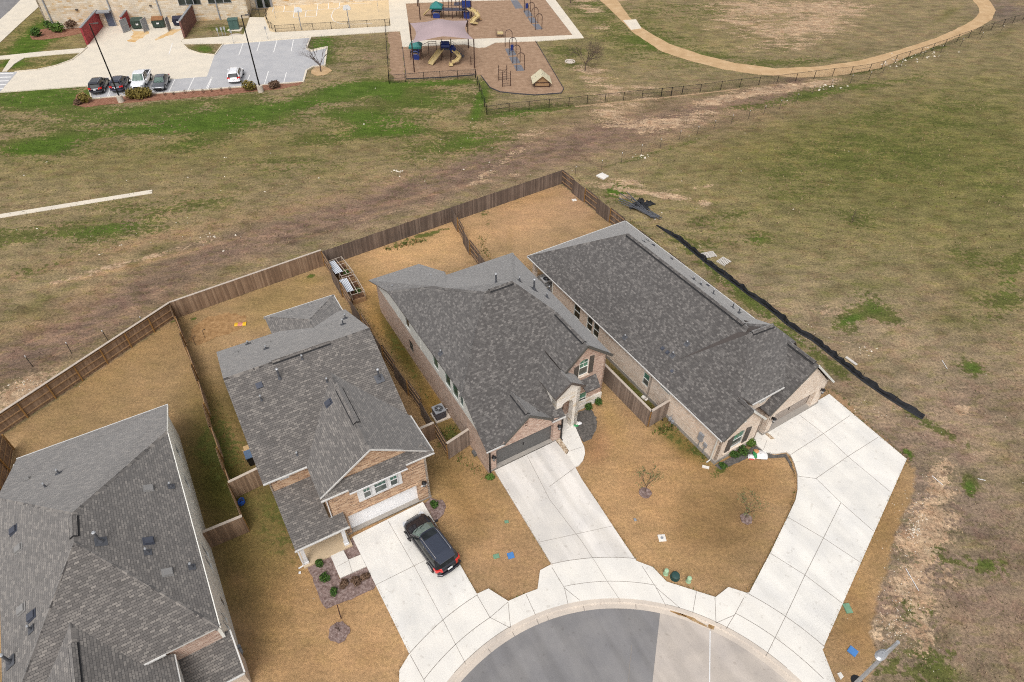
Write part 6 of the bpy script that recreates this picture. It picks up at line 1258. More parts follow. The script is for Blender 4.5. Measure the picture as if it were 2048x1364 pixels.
for i,(px,py,lb) in enumerate(((840.5,40,'tall brown shade post left of the far play structure'),(835.5,13,'tall brown post at the top edge, left of the far play structure'),(933,54,'tall brown shade post right of the far play structure, behind the canopy'))):
    b=gp(px,py); tag(MB().tube([(0,0,0),(0,0,4.6)],.09,8).build('shade_post',MT['brownp'],loc=b),lb,'post','shade posts of the far canopy')
# arches
def archf(a,b_,h,label,group,seat=False):
    a,b_=gp(*a),gp(*b_); O=a; d=b_-a; root=empty('play_arch',O,0,label,'play arch',group); r_=d.length/2; t=d.normalized(); m_=MB()
    pts=[Vector((0,0,0)),Vector((0,0,h-r_))]+[t*(r_-r_*math.cos(x))+Vector((0,0,h-r_+r_*math.sin(x))) for x in [math.pi*k/10 for k in range(1,10)]]+[d+Vector((0,0,h-r_)),d]
    m_.tube(pts,.055,8); m_.build('frame',MT['brownp'],root)
    if seat: s_=d*.3+Vector((.1,.8,.9)); m2=MB(); m2.box(s_,(.5,.1,.9),.3); m2.beam(s_+Vector((0,0,.4)),d*.5+Vector((0,0,h)),.02,.02); m2.build('swing_seat',MT['blue'],root)
nm=['nearest','second nearest','second farthest','farthest']
for i,(a,b_) in enumerate((((1033.5,142),(1048.5,141)),((1025.5,126),(1040,125)),((1018.5,110),(1032,109.5)),((1010.3,94),(1024,93.5)))): archf(a,b_,2.75,f'{nm[i]} of the four brown arches near the playground house','front row of play arches',i==2)
for i,(a,b_) in enumerate((((1070.5,61),(1083.5,60)),((1063,48),(1075.5,47)),((1056,37),(1068,36)),((1048.5,25),(1061,24)))): archf(a,b_,2.75,f'{nm[i]} of the four brown arches inside the upper play area','back row of play arches',i==3)
# small climber
b=gp(998,161); root=empty('climbing_frame',b,0,'small brown four post ladder climber on the play mulch','climbing frame'); O=b
P4=[gp(*q)-O for q in ((997.5,161.5),(1013.5,160),(1005,174),(1021,172.5))]
for q in P4: MB().tube([(q.x,q.y,0),(q.x,q.y,2.3)],.055,8).build('post',MT['brownp'],root)
m_=MB()
for a,c in ((0,1),(2,3)):
    for z_ in (.15,.5,.85,1.2,1.55): m_.tube([(P4[a].x,P4[a].y,z_),(P4[c].x,P4[c].y,z_)],.02,6)
m_.tube([(P4[0].x,P4[0].y,1.8),(P4[3].x,P4[3].y,1.8)],.02,6); m_.tube([(P4[1].x,P4[1].y,1.8),(P4[2].x,P4[2].y,1.8)],.02,6); m_.build('rungs',MT['brownp'],root)
b=gp(1000,74); root=empty('play_bench',b,0,'small cream seat with four dark posts beside the concrete path','play seat')
for x,y in ((-.5,-.4),(.7,-.5),(-.7,.5),(.5,.4)): MB().tube([(x,y,0),(x,y,1.2)],.05,6).build('post',MT['brownp'],root)
MB().box((0,0,.7),(1.1,.8,.2)).build('seat',MT['beige'],root)
b=gp(942,131); root=empty('play_post',b,0,'short brown post with side handle near the fence corner','play post'); MB().tube([(0,0,0),(0,0,1.4)],.07,8).build('post',MT['brownp'],root); MB().beam((0,0,1.2),(.5,.1,1.0),.05,.05).build('handle',MT['brownp'],root)
# toy house
b=gp(1083,172); root=empty('playhouse',b,math.radians(5),'small toy house with a spotted cream roof on the play mulch','playhouse')
m_=MB()
for x in (-1.1,1.1):
    for y in (-.6,1.6): m_.beam((x,y,0),(x,y,.8),.1,.1)
for z_ in (.2,.75): m_.beam((-1.1,-.6,z_),(1.1,-.6,z_),.06,.08); m_.beam((-1.1,-.6,z_),(-1.1,1.6,z_),.06,.08); m_.beam((1.1,-.6,z_),(1.1,1.6,z_),.06,.08)
m_.build('frame',MT['brownp'],root); w_=MB(); w_.face([(-1.1,-.55,.8),(1.1,-.55,.8),(0,-.55,1.75)]); w_.face([(-1.1,-.56,.1),(1.1,-.56,.1),(1.1,-.56,.8),(-1.1,-.56,.8)]); w_.build('gable',MT['wood_rail'],root)
def spotmat():
    m,n,l,b=newmat('spotted_roof'); tc=n.new('ShaderNodeTexCoord'); v=n.new('ShaderNodeTexVoronoi'); v.inputs['Scale'].default_value=2.2; l.new(tc.outputs['UV'],v.inputs['Vector']); r=ramp(n,[(.16,L3((120,128,110))),(.2,L3((226,216,184)))]); l.new(v.outputs['Distance'],r.inputs['Fac']); l.new(r.outputs[0],b.inputs['Base Color']); return m
m_=MB(); 
for s_ in (-1,1):
    q=[(0,-.8,1.85),(s_*1.45,-.8,.7),(s_*1.45,1.9,.7),(0,1.9,1.85)]; q2=[(x,y,z-.1) for x,y,z in q]
    if s_>0: m_.hexa(q2+q)
    else: m_.hexa([q2[k] for k in (3,2,1,0)]+[q[k] for k in (3,2,1,0)])
q=[(-1.3,.5,1.3),(-.1,.4,2.0),(-.1,1.2,2.0),(-1.3,1.4,1.3)]
m_.build('roof',spotmat(),root)
# ================================================================ VEGETATION
def leafmat(name,c1,c2,c3):
    m,n,l,b=newmat(name); b.inputs['Roughness'].default_value=.75; b.inputs['Specular IOR Level'].default_value=.3
    tc=n.new('ShaderNodeTexCoord'); nz=n.new('ShaderNodeTexNoise'); nz.inputs['Scale'].default_value=7; nz.inputs['Detail'].default_value=4; l.new(tc.outputs['Object'],nz.inputs['Vector'])
    r=ramp(n,[(.3,c1),(.5,c2),(.7,c3)]); l.new(nz.outputs['Fac'],r.inputs['Fac']); l.new(r.outputs[0],b.inputs['Base Color']); return m
MT['leaf_g']=leafmat('leaf_green',L3((34,56,20)),L3((62,92,34)),L3((100,130,54))); MT['leaf_b']=leafmat('leaf_bright',L3((50,74,26)),L3((84,114,42)),L3((124,150,66))); MT['leaf_o']=leafmat('leaf_olive',L3((84,76,32)),L3((120,106,48)),L3((152,134,70)))
MT['leaf_d']=leafmat('leaf_dry',L3((74,56,44)),L3((110,86,68)),L3((138,112,92))); MT['twig']=simple('twig_brown',L3((92,76,68)),.9,noise=.15,scale=4); MT['leaf_s']=leafmat('leaf_sage',L3((84,92,56)),L3((112,118,74)),L3((140,142,96)))
def leaves(mb,c,rx,ry,rz_,n,s_,m=0,shell=.5):
    for _ in range(n):
        d=Vector(rng.normal(size=3)); d.normalize(); r_=shell+(1-shell)*rng.random(); 
        p=Vector((c[0]+d.x*rx*r_,c[1]+d.y*ry*r_,max(.03,c[2]+d.z*rz_*r_))); nn=(d*.7+Vector(rng.normal(size=3))*.5+Vector((0,0,.4))).normalized(); t=nn.cross(Vector(rng.normal(size=3))).normalized(); u=nn.cross(t); k=s_*(.6+.8*rng.random())
        mb.face([p-t*k,p-u*k*.5,p+t*k,p+u*k*.5],m)
def shrub(px,py,r_,h,mat,label,name='shrub',group='shrubs',n=260,s_=.09,z=0,cat='shrub',blobs=5):
    b=gp(px,py); b.z=z; root=empty(name,b,0,label,cat,group); mb=MB()
    for _ in range(blobs):
        a=rng.random()*6.28; q=rng.random()*r_*.5; leaves(mb,(math.cos(a)*q,math.sin(a)*q,h*(.4+.2*rng.random())),r_*.62,r_*.62,h*.42,n//blobs,s_)
    mb.build('foliage',MT[mat],root); t_=MB()
    for _ in range(4): a=rng.random()*6.28; t_.tube([(0,0,0),(math.cos(a)*r_*.4,math.sin(a)*r_*.4,h*.6)],[.03*max(r_,.4),.01],5)
    t_.build('stem',MT['twig'],root); return root
G_='foundation shrubs of the houses'
for a in [(640,1128.5,.36,.5,'leaf_g','round green shrub in the mulch nearest the porch column'),(650.5,1158,.38,.5,'leaf_g','round green shrub in the middle of the mulch bed'),(669,1186,.34,.45,'leaf_g','round green shrub near the outer edge of the mulch bed'),(689,1169,.42,.4,'leaf_d','reddish brown dry shrub in the mulch bed'),(711,1164,.42,.45,'leaf_d','dry twiggy shrub between the red one and the drive'),(731,1156,.34,.4,'leaf_d','small dry shrub beside the driveway edge of the mulch'),(868.5,1013,.36,.45,'leaf_g','round green shrub in the small bed by the dark car'),(980,957,.42,.5,'leaf_b','bright green shrub at the corner of the grey garage'),
 (1175,818,.42,.7,'leaf_g','upright green shrub under the ground floor window'),(1196,808,.5,.75,'leaf_g','dark green shrub at the stone wall corner'),(1465,913,.5,.6,'leaf_g','dark shrub in front of the closed left shutter'),(1485,905,.62,.8,'leaf_g','large dark shrub under the arched window'),(1501,892,.62,.8,'leaf_b','bright green shrub beside the entry path'),(1444,934,.36,.35,'leaf_g','low green shrub at the corner of the cream house')]:
    shrub(*a[:6],group=G_,n=420,s_=.07)
G2='shrubs on the school grounds'
for a in [(79,73,1.15,1.5,'leaf_g','leftmost dark green shrub in the school bed'),(104,58,1.3,1.9,'leaf_g','tall green shrub behind the bright one'),(119,63,1.5,1.8,'leaf_b','brightest green shrub in the school bed'),(150,55,1.6,1.6,'leaf_d','bare brown shrub against the school wall'),(168,50,1.4,1.5,'leaf_d','bare brown shrub next to the red wall'),(170,204,1.1,1.3,'leaf_o','yellow green shrub left of the black parked car'),(158,209,.7,.8,'leaf_d','small dry shrub at the end of the mulch strip'),
 (265,197,1.2,1.5,'leaf_o','left half of the olive hedge bush before the pickup'),(283,196.5,1.3,1.6,'leaf_o','middle of the olive hedge bush before the pickup'),(296,195,1.1,1.4,'leaf_o','right end of the olive hedge bush before the pickup'),(498,180,1.25,1.5,'leaf_o','olive bush between the white car and the lamp pole'),(552,176,1.0,1.2,'leaf_d','dry brown bush right of the lamp pole')]:
    shrub(*a[:6],group=G2,n=620,s_=.16)
k=0
for px,py in ((311,192),(330,191),(349,190),(371,188),(388,186.5),(406,185.5),(423,184),(443,182.5),(461,181)):
    k+=1; shrub(px,py,.45,.75,'leaf_d','small leafless plant, '+['first','second','third','fourth','fifth','sixth','seventh','eighth','ninth'][k-1]+' from the hedge bush along the mulch strip',name='bare_plant',group='row of small bare plants',n=70,s_=.05,cat='plant',blobs=3)
def btree(px,py,h,r_,label,trunk=.08,gens=4,spread=.6,dense=3,leaf=None,nl=0,stake=False,name='bare_tree',group=None,mat='twig',t0=.25):
    b=gp(px,py); root=empty(name,b,0,label,'tree',group); tm=MB(); tm.tube([(0,0,0),(0,0,h*t0*.5),(0.02*h,.01*h,h*t0)],[trunk,trunk*.8,trunk*.7],8); tm.build('trunk',MT[mat],root)
    cm=MB(); ends=[]
    def br(p,d,L_,rr,g):
        q=p+d*L_; cm.tube([p,p.lerp(q,.5)+Vector(rng.normal(size=3))*L_*.04,q],[rr,rr*.8,rr*.55],4 if g<2 else 6,cap=False)
        ends.append(q)
        if g==0: return
        for _ in range(dense):
            dd=(d+Vector(rng.normal(size=3))*spread*.6); dd.z+=.12; dd.normalize(); s0=.45+.55*rng.random(); br(p.lerp(q,s0),dd,L_*(.6+.25*rng.random()),rr*.5,g-1)
    for _ in range(4+dense):
        a=rng.random()*6.28; d=Vector((math.cos(a)*spread,math.sin(a)*spread,1)).normalized(); br(Vector((0,0,h*t0*(.7+.35*rng.random()))),d,r_*.55,trunk*.42,gens-1)
    if leaf:
        for q in ends:
            if rng.random()<nl: leaves(cm,q,.12,.12,.12,4,.04,1,.2)
    cm.build('crown',[MT[mat],MT[leaf or 'leaf_g']],root)
    if stake: MB().beam((-.05,.75,0),(-.12,1.0,1.25),.05,.05).build('stake',MT['brownp'],root)
btree(642,143.5,4.8,3.6,'vase shaped bare tree at the corner of the asphalt car park',.1,4,.75,3,group='bare trees')
btree(1170,141,4.2,3.1,'round twiggy bare tree beside the manhole ring',.09,5,.85,4,group='bare trees')
btree(1141,6,4.5,2.8,'bare tree cut by the top edge above the tan soil',.09,4,.7,3,group='bare trees')
btree(1703,447,1.5,1.3,'tiny leafless sapling alone in the right field',.03,4,.7,3,group='bare trees')
btree(679,1262,1.6,1.0,'leafless sapling with a wooden stake in a mulch ring',.028,3,.4,2,stake=True,name='sapling',group='front yard saplings')
btree(1290,984,2.4,1.4,'sparse green sapling left, in the middle front lawn',.03,4,.5,3,leaf='leaf_s',nl=.6,name='sapling',group='front yard saplings',t0=.32)
btree(1491,1036,2.4,1.4,'sparse green sapling nearest the curved driveway',.03,4,.55,3,leaf='leaf_s',nl=.6,name='sapling',group='front yard saplings',t0=.32)
# ================================================================ YARD THINGS
def acunit(px,py,label,z=0,white=False,rz=.53):
    b=gp(px,py); b.z=0; root=empty('air_conditioner',b,rz,label,'air conditioner','air conditioners'); MB().box((.1,0,.05),(1.25,1.15,.12)).build('pad',MT['kerbc'],root)
    m_=MB(); m_.box((0,0,.5),(.8,.8,.78)); 
    for k in range(12): z_=.16+k*.06; m_.box((0,0,z_),(.83,.83,.02))
    m_.build('cabinet',MT['galv'] if white else MT['accab'],root); t_=MB(); t_.box((0,0,.92),(.88,.88,.06)); t_.build('top',MT['grey'] if not white else MT['white'],root)
    t_=MB(); t_.cyl((0,0,.955),.33,.012,24); t_.build('fan_opening',MT['dark'],root)
    g_=MB()
    for rr in (.1,.2,.3,.34): g_.tube([(rr*math.cos(a),rr*math.sin(a),.985) for a in [2*math.pi*k/20 for k in range(21)]],.008,4,cap=False)
    for k in range(6): a=k*math.pi/3; g_.beam((0,0,.985),(.34*math.cos(a),.34*math.sin(a),.985),.012,.01)
    g_.cyl((0,0,.97),.1,.03,12); g_.build('fan_grille',MT['grey'],root)
    MB().tube([(.42,.1,.3),(.8,.2,.35),(1.1,.2,.9)],.035,6).build('line_set',MT['white'],root)
MT['accab']=simple('ac_cabinet',L3((84,80,84)),.6)
acunit(879,833,'grey air conditioner on a pad in the narrow yard between houses'); acunit(1092,573,'air conditioner with a round black fan at the covered patio',white=True)
b=gp(871,826,.4); m_=MB(); m_.tube([(0,0,0),(0,0,.35)],.14,10); m_.tube([(.0,0,.1),(.2,.1,.1)],.04,6); tag(m_.build('blue_can',simple('bright_blue',L3((30,120,210)),.4),loc=(b.x,b.y,.3)),'small bright blue can hung beside the air conditioner','can')
b=gp(506,925); root=empty('trash_bin',b,math.radians(30),'dark wheeled trash bin with blue lid tucked under the eave','trash bin'); m_=MB(); m_.hexa([(-.25,-.3,.05),(.25,-.3,.05),(.25,.3,.05),(-.25,.3,.05),(-.31,-.38,1.0),(.31,-.38,1.0),(.31,.38,1.0),(-.31,.38,1.0)]); m_.build('bin_body',MT['black'],root); MB().box((0,0,1.04),(.66,.8,.07)).build('lid',simple('bin_lid',L3((84,104,130)),.5),root)
for s_ in (-1,1): MB().tube([(s_*.3,.35,.12),(s_*.36,.35,.12)],.12,10).build('wheel',MT['dark'],root)
b=gp(499,905); m_=MB(); m_.box((0,0,.3),(.55,.5,.6),.5); m_.face([(-.3,-.2,.61),(.1,-.35,.61),(.1,-.5,.72),(-.3,-.4,.72)]); tag(m_.build('cardboard_box',simple('cardboard',L3((196,164,120)),.9),loc=b),'tan cardboard box beside the trash bin','box')
b=gp(485,1008); m_=MB(); m_.tube([(.18*math.cos(a)*(1-.0*a),.28*math.sin(a),.1+.02*a) for a in [k*.5 for k in range(38)]],.025,6); m_.cyl((0,0,0),.12,.22,10); tag(m_.build('garden_hose',simple('hose_blue',L3((26,84,176)),.4),loc=b),'blue coiled hose on the grass by the fence corner','hose')
# raised planters with corrugated covers
def corr():
    m,n,l,b=newmat('corrugated_white'); tc=n.new('ShaderNodeTexCoord'); wv=n.new('ShaderNodeTexWave'); wv.inputs['Scale'].default_value=2.4; wv.bands_direction='Y'; l.new(tc.outputs['Object'],wv.inputs['Vector']); r=ramp(n,[(.2,L3((120,128,140))),(.5,L3((238,242,248)))]); l.new(wv.outputs['Fac'],r.inputs['Fac']); l.new(r.outputs[0],b.inputs['Base Color']); b.inputs['Roughness'].default_value=.4; return m
MT['corr']=corr(); MT['soil']=grassy('planter_soil',[L3((70,50,38)),L3((104,76,58)),L3((130,100,76))],9,.3,4)
def planter(pl,label):
    q=[Vector(gp(x,y,1.15)) for x,y in pl]; c=sum(q,Vector())/4; c.z=0; ax=(q[2]-q[1]); a=math.atan2(ax.y,ax.x); L_=3.0
    root=empty('raised_planter',c,a,label,'planter','raised garden planters'); 
    for s_ in (-1,1): MB().box((0,s_*.62+.35,.25),(L_,.06,.5)).build('side_board',MT['wood_rail'],root); MB().box((s_*L_/2,.35,.25),(.06,1.3,.5)).build('side_board',MT['wood_rail'],root)
    MB().box((0,.35,.38),(L_-.06,1.2,.1)).build('soil',MT['soil'],root)
    m_=MB()
    for x in (-1.45,-.3,.85,1.45):
        for y in (-.27,.97): m_.beam((x,y,.0),(x,y,1.1),.05,.05)
    for y in (-.27,.97,.35): m_.beam((-1.47,y,1.1),(1.47,y,1.1),.05,.05)
    for x in (-1.45,-.3,.85,1.45): m_.beam((x,-.27,1.1),(x,.97,1.1),.04,.04)
    m_.build('timber_frame',MT['wood_cap'],root); MB().box((-.1,-.13-.12,1.17),(2.1,.75,.03)).build('corrugated_cover',MT['corr'],root)
    lf=MB(); leaves(lf,(.3,.6,.5),.5,.3,.2,160,.09); lf.build('plants',MT['leaf_g'],root)
planter([(663,522.5),(671,521),(689.5,544.5),(679,548)],'raised planter nearest the rear fence, its white cover dappled'); planter([(684.5,558),(697,555),(713,582.6),(701,586.3)],'raised planter with clean white ribbed cover nearer the camera')
b=gp(481,649); m_=MB(); n_=8
for i in range(n_):
    for j in range(5): m_.v.append(((i/(n_-1)-.5)*1.0,(j/4-.5)*.5,.05+.1*math.sin(math.pi*j/4)*(.6+.4*math.sin(i*1.7))))
for i in range(n_-1):
    for j in range(4): a=i*5+j; m_.f.append([a,a+5,a+6,a+1]); m_.m.append(1 if 2<=i<=4 else 0); m_.uv.append(None)
tag(m_.build('soil_bag',[simple('bag_yellow',L3((240,190,40)),.5),simple('bag_print',L3((214,140,120)),.5,noise=.3,scale=12)],loc=b,rz=.15),'yellow soil bag lying on the dug dirt','bag')
tag(MB().box((.35,.05,.17),(.25,.3,.02)).build('bag_label',MT['white']),None) if False else None
for px,py,a,h in ((391,690,.3,.9),(371,688,2,.8),(410,676,.2,.9)):
    b=gp(px,py); m_=MB(); m_.tube([(0,0,0),(.03,.02,h)],.02,5); m_.tube([(.03,.02,h),(.25*math.cos(a),.25*math.sin(a),h+.1)],.015,5); m_.box((.25*math.cos(a),.25*math.sin(a),h+.1),(.12,.06,.03)); tag(m_.build('garden_stake',MT['dark'],loc=b),['dark garden stake next to the grey roof edge','dark garden stake left of the roof, lower one','dark hooked garden stake nearest the soil bag'][int(px==371)+2*int(px==410)],'stake','garden stakes')
# fallen white inflatable
b=gp(1514,909); root=empty('deflated_yard_figure',b,-.1,'deflated white yard inflatable lying by the entry path, green scarf','yard decoration')
MT['fabw']=simple('white_nylon',L3((244,242,242)),.5,noise=.08,scale=6); MT['fabg']=simple('green_scarf',L3((60,150,90)),.6); MT['fabo']=simple('orange_vest',L3((214,150,100)),.6); MT['fabr']=simple('red_trim',L3((206,60,50)),.6)
def crumple(name,c,rx,ry,h,mat,n=12,parent=None):
    m_=MB(); 
    for i in range(n+1):
        for j in range(n+1):
            u,v=i/n*2-1,j/n*2-1; rr=math.sqrt(u*u+v*v); k=max(0,1-rr*.8); m_.v.append((c[0]+u*rx*(1-.12*v*v),c[1]+v*ry*(1-.2*u*u),c[2]+.02+h*k*(.4+.6*rng.random())))
    for i in range(n):
        for j in range(n): a=i*(n+1)+j; m_.f.append([a,a+n+1,a+n+2,a+1]); m_.m.append(0); m_.uv.append(None)
    return m_.build(name,mat,parent,smooth=True)
crumple('body',(.25,-.05,.03),.5,.42,.28,MT['fabw'],parent=root); crumple('head',(-.48,-.32,.03),.26,.24,.25,MT['fabw'],parent=root); crumple('scarf',(-.2,-.12,.1),.14,.34,.2,MT['fabg'],8,root); crumple('vest',(-.05,.18,.12),.2,.2,.16,MT['fabo'],8,root); crumple('hat_trim',(-.5,-.55,.06),.2,.07,.1,MT['fabr'],6,root)
b=gp(1149,853); root=empty('toppled_yard_figure',b,.4,'small green and white yard ornament by the stone column','yard decoration'); crumple('body',(0,0,.05),.32,.16,.2,MT['fabg'],8,root); crumple('head',(.45,.1,.05),.2,.16,.2,MT['fabw'],8,root)
# utility pedestals and covers
def ped(px,py,r_,h,mat,label,name='utility_pedestal'):
    b=gp(px,py); m_=MB(); m_.tube([(0,0,0),(0,0,h-.08),(0,0,h-.02),(0,0,h)],[r_,r_,r_*.8,r_*.3],16); m_.cyl((0,0,0),r_*1.15,.08,16); tag(m_.build(name,MT[mat],loc=b,smooth=False),label,'utility box','green utility pedestals at the kerb')
MT['ped_l']=simple('pedestal_pale_green',L3((176,208,170)),.6,noise=.05); MT['ped_d']=simple('pedestal_dark_green',L3((44,78,74)),.5,noise=.1)
ped(1331,1148,.15,.55,'ped_l','pale green rounded pedestal left of the dark green one'); ped(1349.5,1155,.27,.42,'ped_d','dark green domed pedestal between two pale green ones'); ped(1376.5,1163,.15,.55,'ped_l','pale green rounded pedestal right of the dark green one')
def cover(px,py,w_,d,mat,label,name='meter_cover',h=.06,rz=.5,hole=None,cat='cover'):
    b=gp(px,py); m_=MB(); m_.box((0,0,h/2),(w_,d,h),rz); m_.box((0,0,h),(w_*.86,d*.86,.02),rz); o=tag(m_.build(name,MT[mat],loc=b),label,cat); 
    if hole: MB().cyl((0,0,h+.008),hole,.012,16).build('lid',MT['grey'],o)
MT['cov_b']=simple('cover_blue',L3((80,136,200)),.5,noise=.05); MT['cov_g']=simple('cover_green',L3((120,160,130)),.6,noise=.12)
cover(1021.5,1111.5,.42,.42,'cov_b','bright blue square meter cover on the lawn left of the middle driveway',rz=.3); cover(992.5,1113,.4,.3,'cov_g','faded green meter cover left of the blue one',rz=.3); cover(1705,1303,.46,.5,'cov_b','bright blue square cover near the street light',rz=.75); cover(1695,1217,.42,.62,'cov_g','green meter cover beside the right driveway edge',rz=.1); cover(1323.7,1076.5,.5,.5,'walk','white concrete collar with a round lid on the front lawn',rz=.1,hole=.1,cat='cleanout'); cover(1013,1044,.28,.2,'cov_g','small green cover beside the middle driveway, near its left edge',rz=.2)
cover(1270,1040,.18,.2,'grey','tiny grey cleanout cap right of the middle driveway',rz=.2,cat='cleanout'); cover(600,1146,.14,.14,'white','tiny white cleanout cap beside the mulch bed',rz=.2,h=.08,cat='cleanout'); cover(950,908,.34,.45,'garage_grey','dark grey vent box on the grass at the side wall',rz=.5,h=.25,cat='vent box')
cover(1148.5,400.5,.5,.4,'walk','white flat cover in the far golden yard',rz=.3,cat='cover'); cover(1411,935,.5,.2,'walk','white splash block at the corner downspout',rz=-.3,h=.1,cat='splash block'); cover(1289,797,.55,.3,'walk','white splash block inside the narrow side yard',rz=-.8,h=.1,cat='splash block')
b=gp(1713,1362); m_=MB(); m_.cyl((0,0,0),.32,.05,20); tag(m_.build('round_cover',MT['black'],loc=b),'round black cover at the foot of the street light','cover')
def grill(px,py):
    b=gp(px,py); root=empty('spool',b,0); return root
# pallets
def pallet(pl,label):
    q=[Vector(gp(x,y)) for x,y in pl]; c=sum(q,Vector())/4; a=math.atan2((q[1]-q[0]).y,(q[1]-q[0]).x); w_=(q[1]-q[0]).length; d=(q[2]-q[1]).length; root=empty('pallet',c,a,label,'pallet','white pallets by the silt fence')
    for k in range(7): MB().box((0,-d/2+d*(k+.5)/7,.13),(w_,d/7*.6,.025)).build('slat',MT['palw'],root)
    for x in (-w_/2+.05,0,w_/2-.05): MB().box((x,0,.06),(.09,d,.1)).build('runner',MT['palw'],root)
MT['palw']=simple('pallet_white',L3((214,208,200)),.8,noise=.12,scale=5)
pallet([(1400,508),(1425,503.5),(1433.5,514),(1409,519)],'white slatted pallet on the left of the pair'); pallet([(1431.5,524),(1445,515.5),(1463,524),(1449,533)],'white slatted pallet on the right of the pair')
# pile of poles with black sheet
b=gp(1280,412); root=empty('pole_pile',b,0,'pile of dark grey poles dumped with crumpled black sheeting','pile')
for i in range(16):
    a=gp(1240+rng.random()*22-4,386+rng.random()*26)-b; c=gp(1300+rng.random()*24,430+rng.random()*14)-b; z0=.3+rng.random()*.3
    if i>9: a=gp(1248+i,405+i)-b; c=gp(1296+i,438)-b
    MB().tube([(a.x,a.y,z0),(c.x,c.y,.05+rng.random()*.2)],.045,6).build('pole',MT['pipe'],root)
for q_ in ((0,0,1.1,.7),(1.0,.35,.75,.4),(-.7,-.5,.7,.45),(.5,-.5,.6,.5),(.2,.9,.5,.35)):
    m_=MB(); n_=13; ce=Vector((q_[0],q_[1],0)); rings=[]
    for j,(fr,hz_) in enumerate(((1,.02),(.75,.25),(.4,.45),(0.05,.4))):
        rings.append([ce+Vector((math.cos(i/n_*6.283)*q_[2]*fr*rng.uniform(.55,1.25),math.sin(i/n_*6.283)*q_[3]*fr*rng.uniform(.55,1.25),hz_*rng.uniform(.4,1.2)+.02)) for i in range(n_)])
    for A_,B_ in zip(rings[:-1],rings[1:]):
        for i in range(n_): m_.face([A_[i],A_[(i+1)%n_],B_[(i+1)%n_],B_[i]])
    m_.build('black_sheet',MT['silt'],root)
for px,py,ln,a,lb in ((1894,738,1.0,1.55,'thin white pipe lying upright in view, right of the silt fence'),(1863.5,952,.9,-1.1,'thin white pipe near the driveway tip'),(1837,1182,1.5,1.7,'long white pipe on the stony ground'),(1955,958,.5,-.3,'short white scrap in the right field')):
    b=gp(px,py); m_=MB(); m_.tube([(0,0,.04),(math.cos(a)*ln,math.sin(a)*ln,.05)],.025,6); tag(m_.build('plastic_pipe',MT['white'],loc=b),lb,'pipe','loose white pipes')
m_=MB(); a,c=gp(1691,715),gp(1713,731); m_.beam((0,0,.08),(*(c-a)[:2],.08),.25,.06); tag(m_.build('white_board',MT['palw'],loc=a),'pale board lying against the silt fence','board')
# ---------------------------------------------------------------- loose stones and weeds (nobody could count them)
MT['stonew']=simple('pale_stone',L3((226,216,200)),.9,noise=.15,scale=3)
m_=MB()
def stone(p,s_):
    q=[Vector((rng.uniform(-1,1),rng.uniform(-1,1),0)).normalized()*s_*rng.uniform(.6,1) for _ in range(5)]; q.sort(key=lambda v:math.atan2(v.y,v.x)); ap=p+Vector((0,0,s_*.55))
    for k in range(5): m_.face([p+q[k],p+q[(k+1)%5],ap])
for cx_,cy_,rx,ry,n_,sz in ((1830,1040,40,80,120,.045),(1800,1160,50,80,110,.045),(1790,1250,50,50,80,.045),(1850,1300,90,50,16,.03),(1830,1060,12,20,60,.06),(60,770,70,24,60,.07),(1560,18,0,0,0,.1),(1300,432,20,8,14,.12),(1385,495,30,12,12,.1),(1730,700,20,12,10,.09),(1860,140,0,0,0,.1),(1790,125,40,10,26,.22),(1650,175,40,8,14,.2),(1860,108,60,14,24,.2),(1285,312,14,4,12,.2),(420,300,420,120,26,.12),(900,250,200,60,12,.12),(300,480,300,60,26,.11),(1000,330,200,40,12,.1),(1500,300,300,150,14,.1),(1900,800,140,200,30,.05),(1750,820,60,40,30,.05),(800,342,18,3,14,.16),(420,472,40,6,12,.13),(1880,1340,60,20,6,.04),(1610,690,60,40,24,.05),(1500,1000,0,0,0,.04),(650,1160,60,50,30,.03)):
    for _ in range(n_):
        p=gp(cx_+rng.normal()*rx*.5,cy_+rng.normal()*ry*.5); stone(p,sz*rng.uniform(.4,1.5))
tag(m_.build('loose_stones',MT['stonew']),kind='stuff')
mb=MB()
def tuft(p,h,m,n=3):
    for _ in range(n):
        a=rng.random()*6.28; d=Vector((math.cos(a),math.sin(a),0)); w_=Vector((-d.y,d.x,0))*h*.12; t=p+d*h*rng.uniform(.2,.7)+Vector((0,0,h*rng.uniform(.5,1))); q=p+d*h*.05
        mb.face([q-w_,q+w_,t],m)
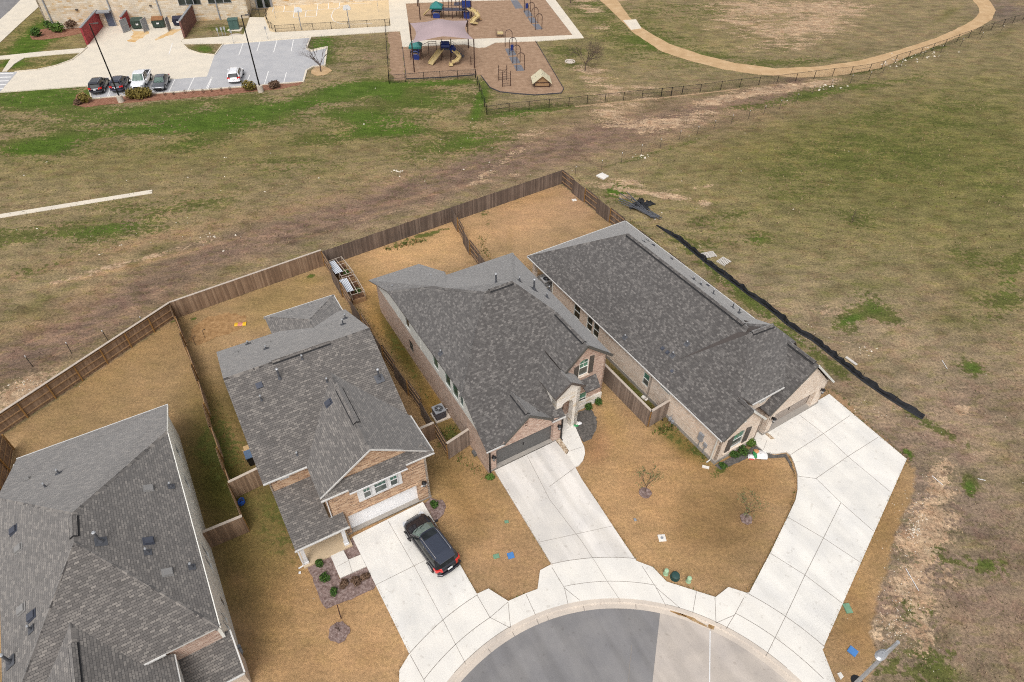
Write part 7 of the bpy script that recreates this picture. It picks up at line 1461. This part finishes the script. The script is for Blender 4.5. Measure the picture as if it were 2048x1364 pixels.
# ragged lawn edges along the drives, weeds along fences
edges=[((753,1169),(821,1311)),((1104,1134),(992,944)),((1162,958),(1272,1123)),((1305,1136),(1332,1165)),((1332,1165),(1430,1196)),((1456,1176),(1487,1196)),((1487,1196),(1540,1106)),((1540,1106),(1575,1034)),((1575,1034),(1593,975)),((954,1189),(857,1025)),((977,1179),(1016,1203)),((1016,1203),(1052,1188)),((821,1311),(799,1343)),((799,1343),(799,1364)),((1812,921),(1643,1300)),((1643,1300),(1668,1364)),((1657,790),(1812,921)),((1593,975),(1580,915))]
for a,b_ in edges:
    A_,B_=gp(*a),gp(*b_); n_=int((B_-A_).length*26)
    for _ in range(n_): p=A_.lerp(B_,rng.random())+Vector((rng.normal()*.05,rng.normal()*.05,.08)); tuft(p,.09+.08*rng.random(),0 if rng.random()<.72 else 1,2)
for a,b_,n_,z_ in (((1316,866),(1345,852),90,.3),((1215,742),(1300,850),240,.16),((1345,855),(1412,925),160,.12),((905,905),(975,955),150,.14),((690,585),(860,800),200,.14),((850,480),(770,500),160,.25),((985,545),(960,470),120,.2),((1257,440),(1660,790),1500,.12),((1657,795),(1815,925),400,.14),((880,870),(925,850),200,.14),((430,800),(500,980),160,.12)):
    A_,B_=gp(*a),gp(*b_)
    for _ in range(n_): p=A_.lerp(B_,rng.random())+Vector((rng.normal()*.22,rng.normal()*.22,0)); tuft(p,z_*rng.uniform(.5,1.6),1 if rng.random()<.75 else 0,3)
MT['straw']=simple('straw_blades',L3((170,134,88)),1,noise=.25,scale=2); MT['weed']=simple('weed_blades',L3((92,106,42)),1,noise=.3,scale=2)
tag(mb.build('grass_tufts',[MT['straw'],MT['weed']]),kind='stuff')
# scattered tufts giving the rough field its grain
mb=MB(); cols=[]
for _ in range(30000):
    px=rng.uniform(-20,2070); py=rng.uniform(190,1400)
    p=gp(px,py)
    if inpoly(lots,np.array([p.x]),np.array([p.y]))[0]: continue
    if p.x-6.78 and math.hypot(p.x-CC.x,p.y-CC.y)<R_OUT+.2: continue
    h=rng.uniform(.06,.2)*(1+.6*(py<500)); m=0 if rng.random()<.5 else (1 if rng.random()<.45 else 2)
    tuft(p,h,m,2)
MT['field_straw']=simple('field_straw',L3((172,150,118)),1,noise=.2,scale=.7); MT['field_olive']=simple('field_olive',L3((100,98,58)),1,noise=.25,scale=.7); MT['field_brown']=simple('field_brown',L3((108,86,72)),1,noise=.2,scale=.7)
tag(mb.build('field_grass',[MT['field_straw'],MT['field_olive'],MT['field_brown']]),kind='stuff')
for o in list(S.objects):
    if o.get('label'): 
        w_=o['label'].split()
        if len(w_)>16: print('LONG',len(w_),o['label'])
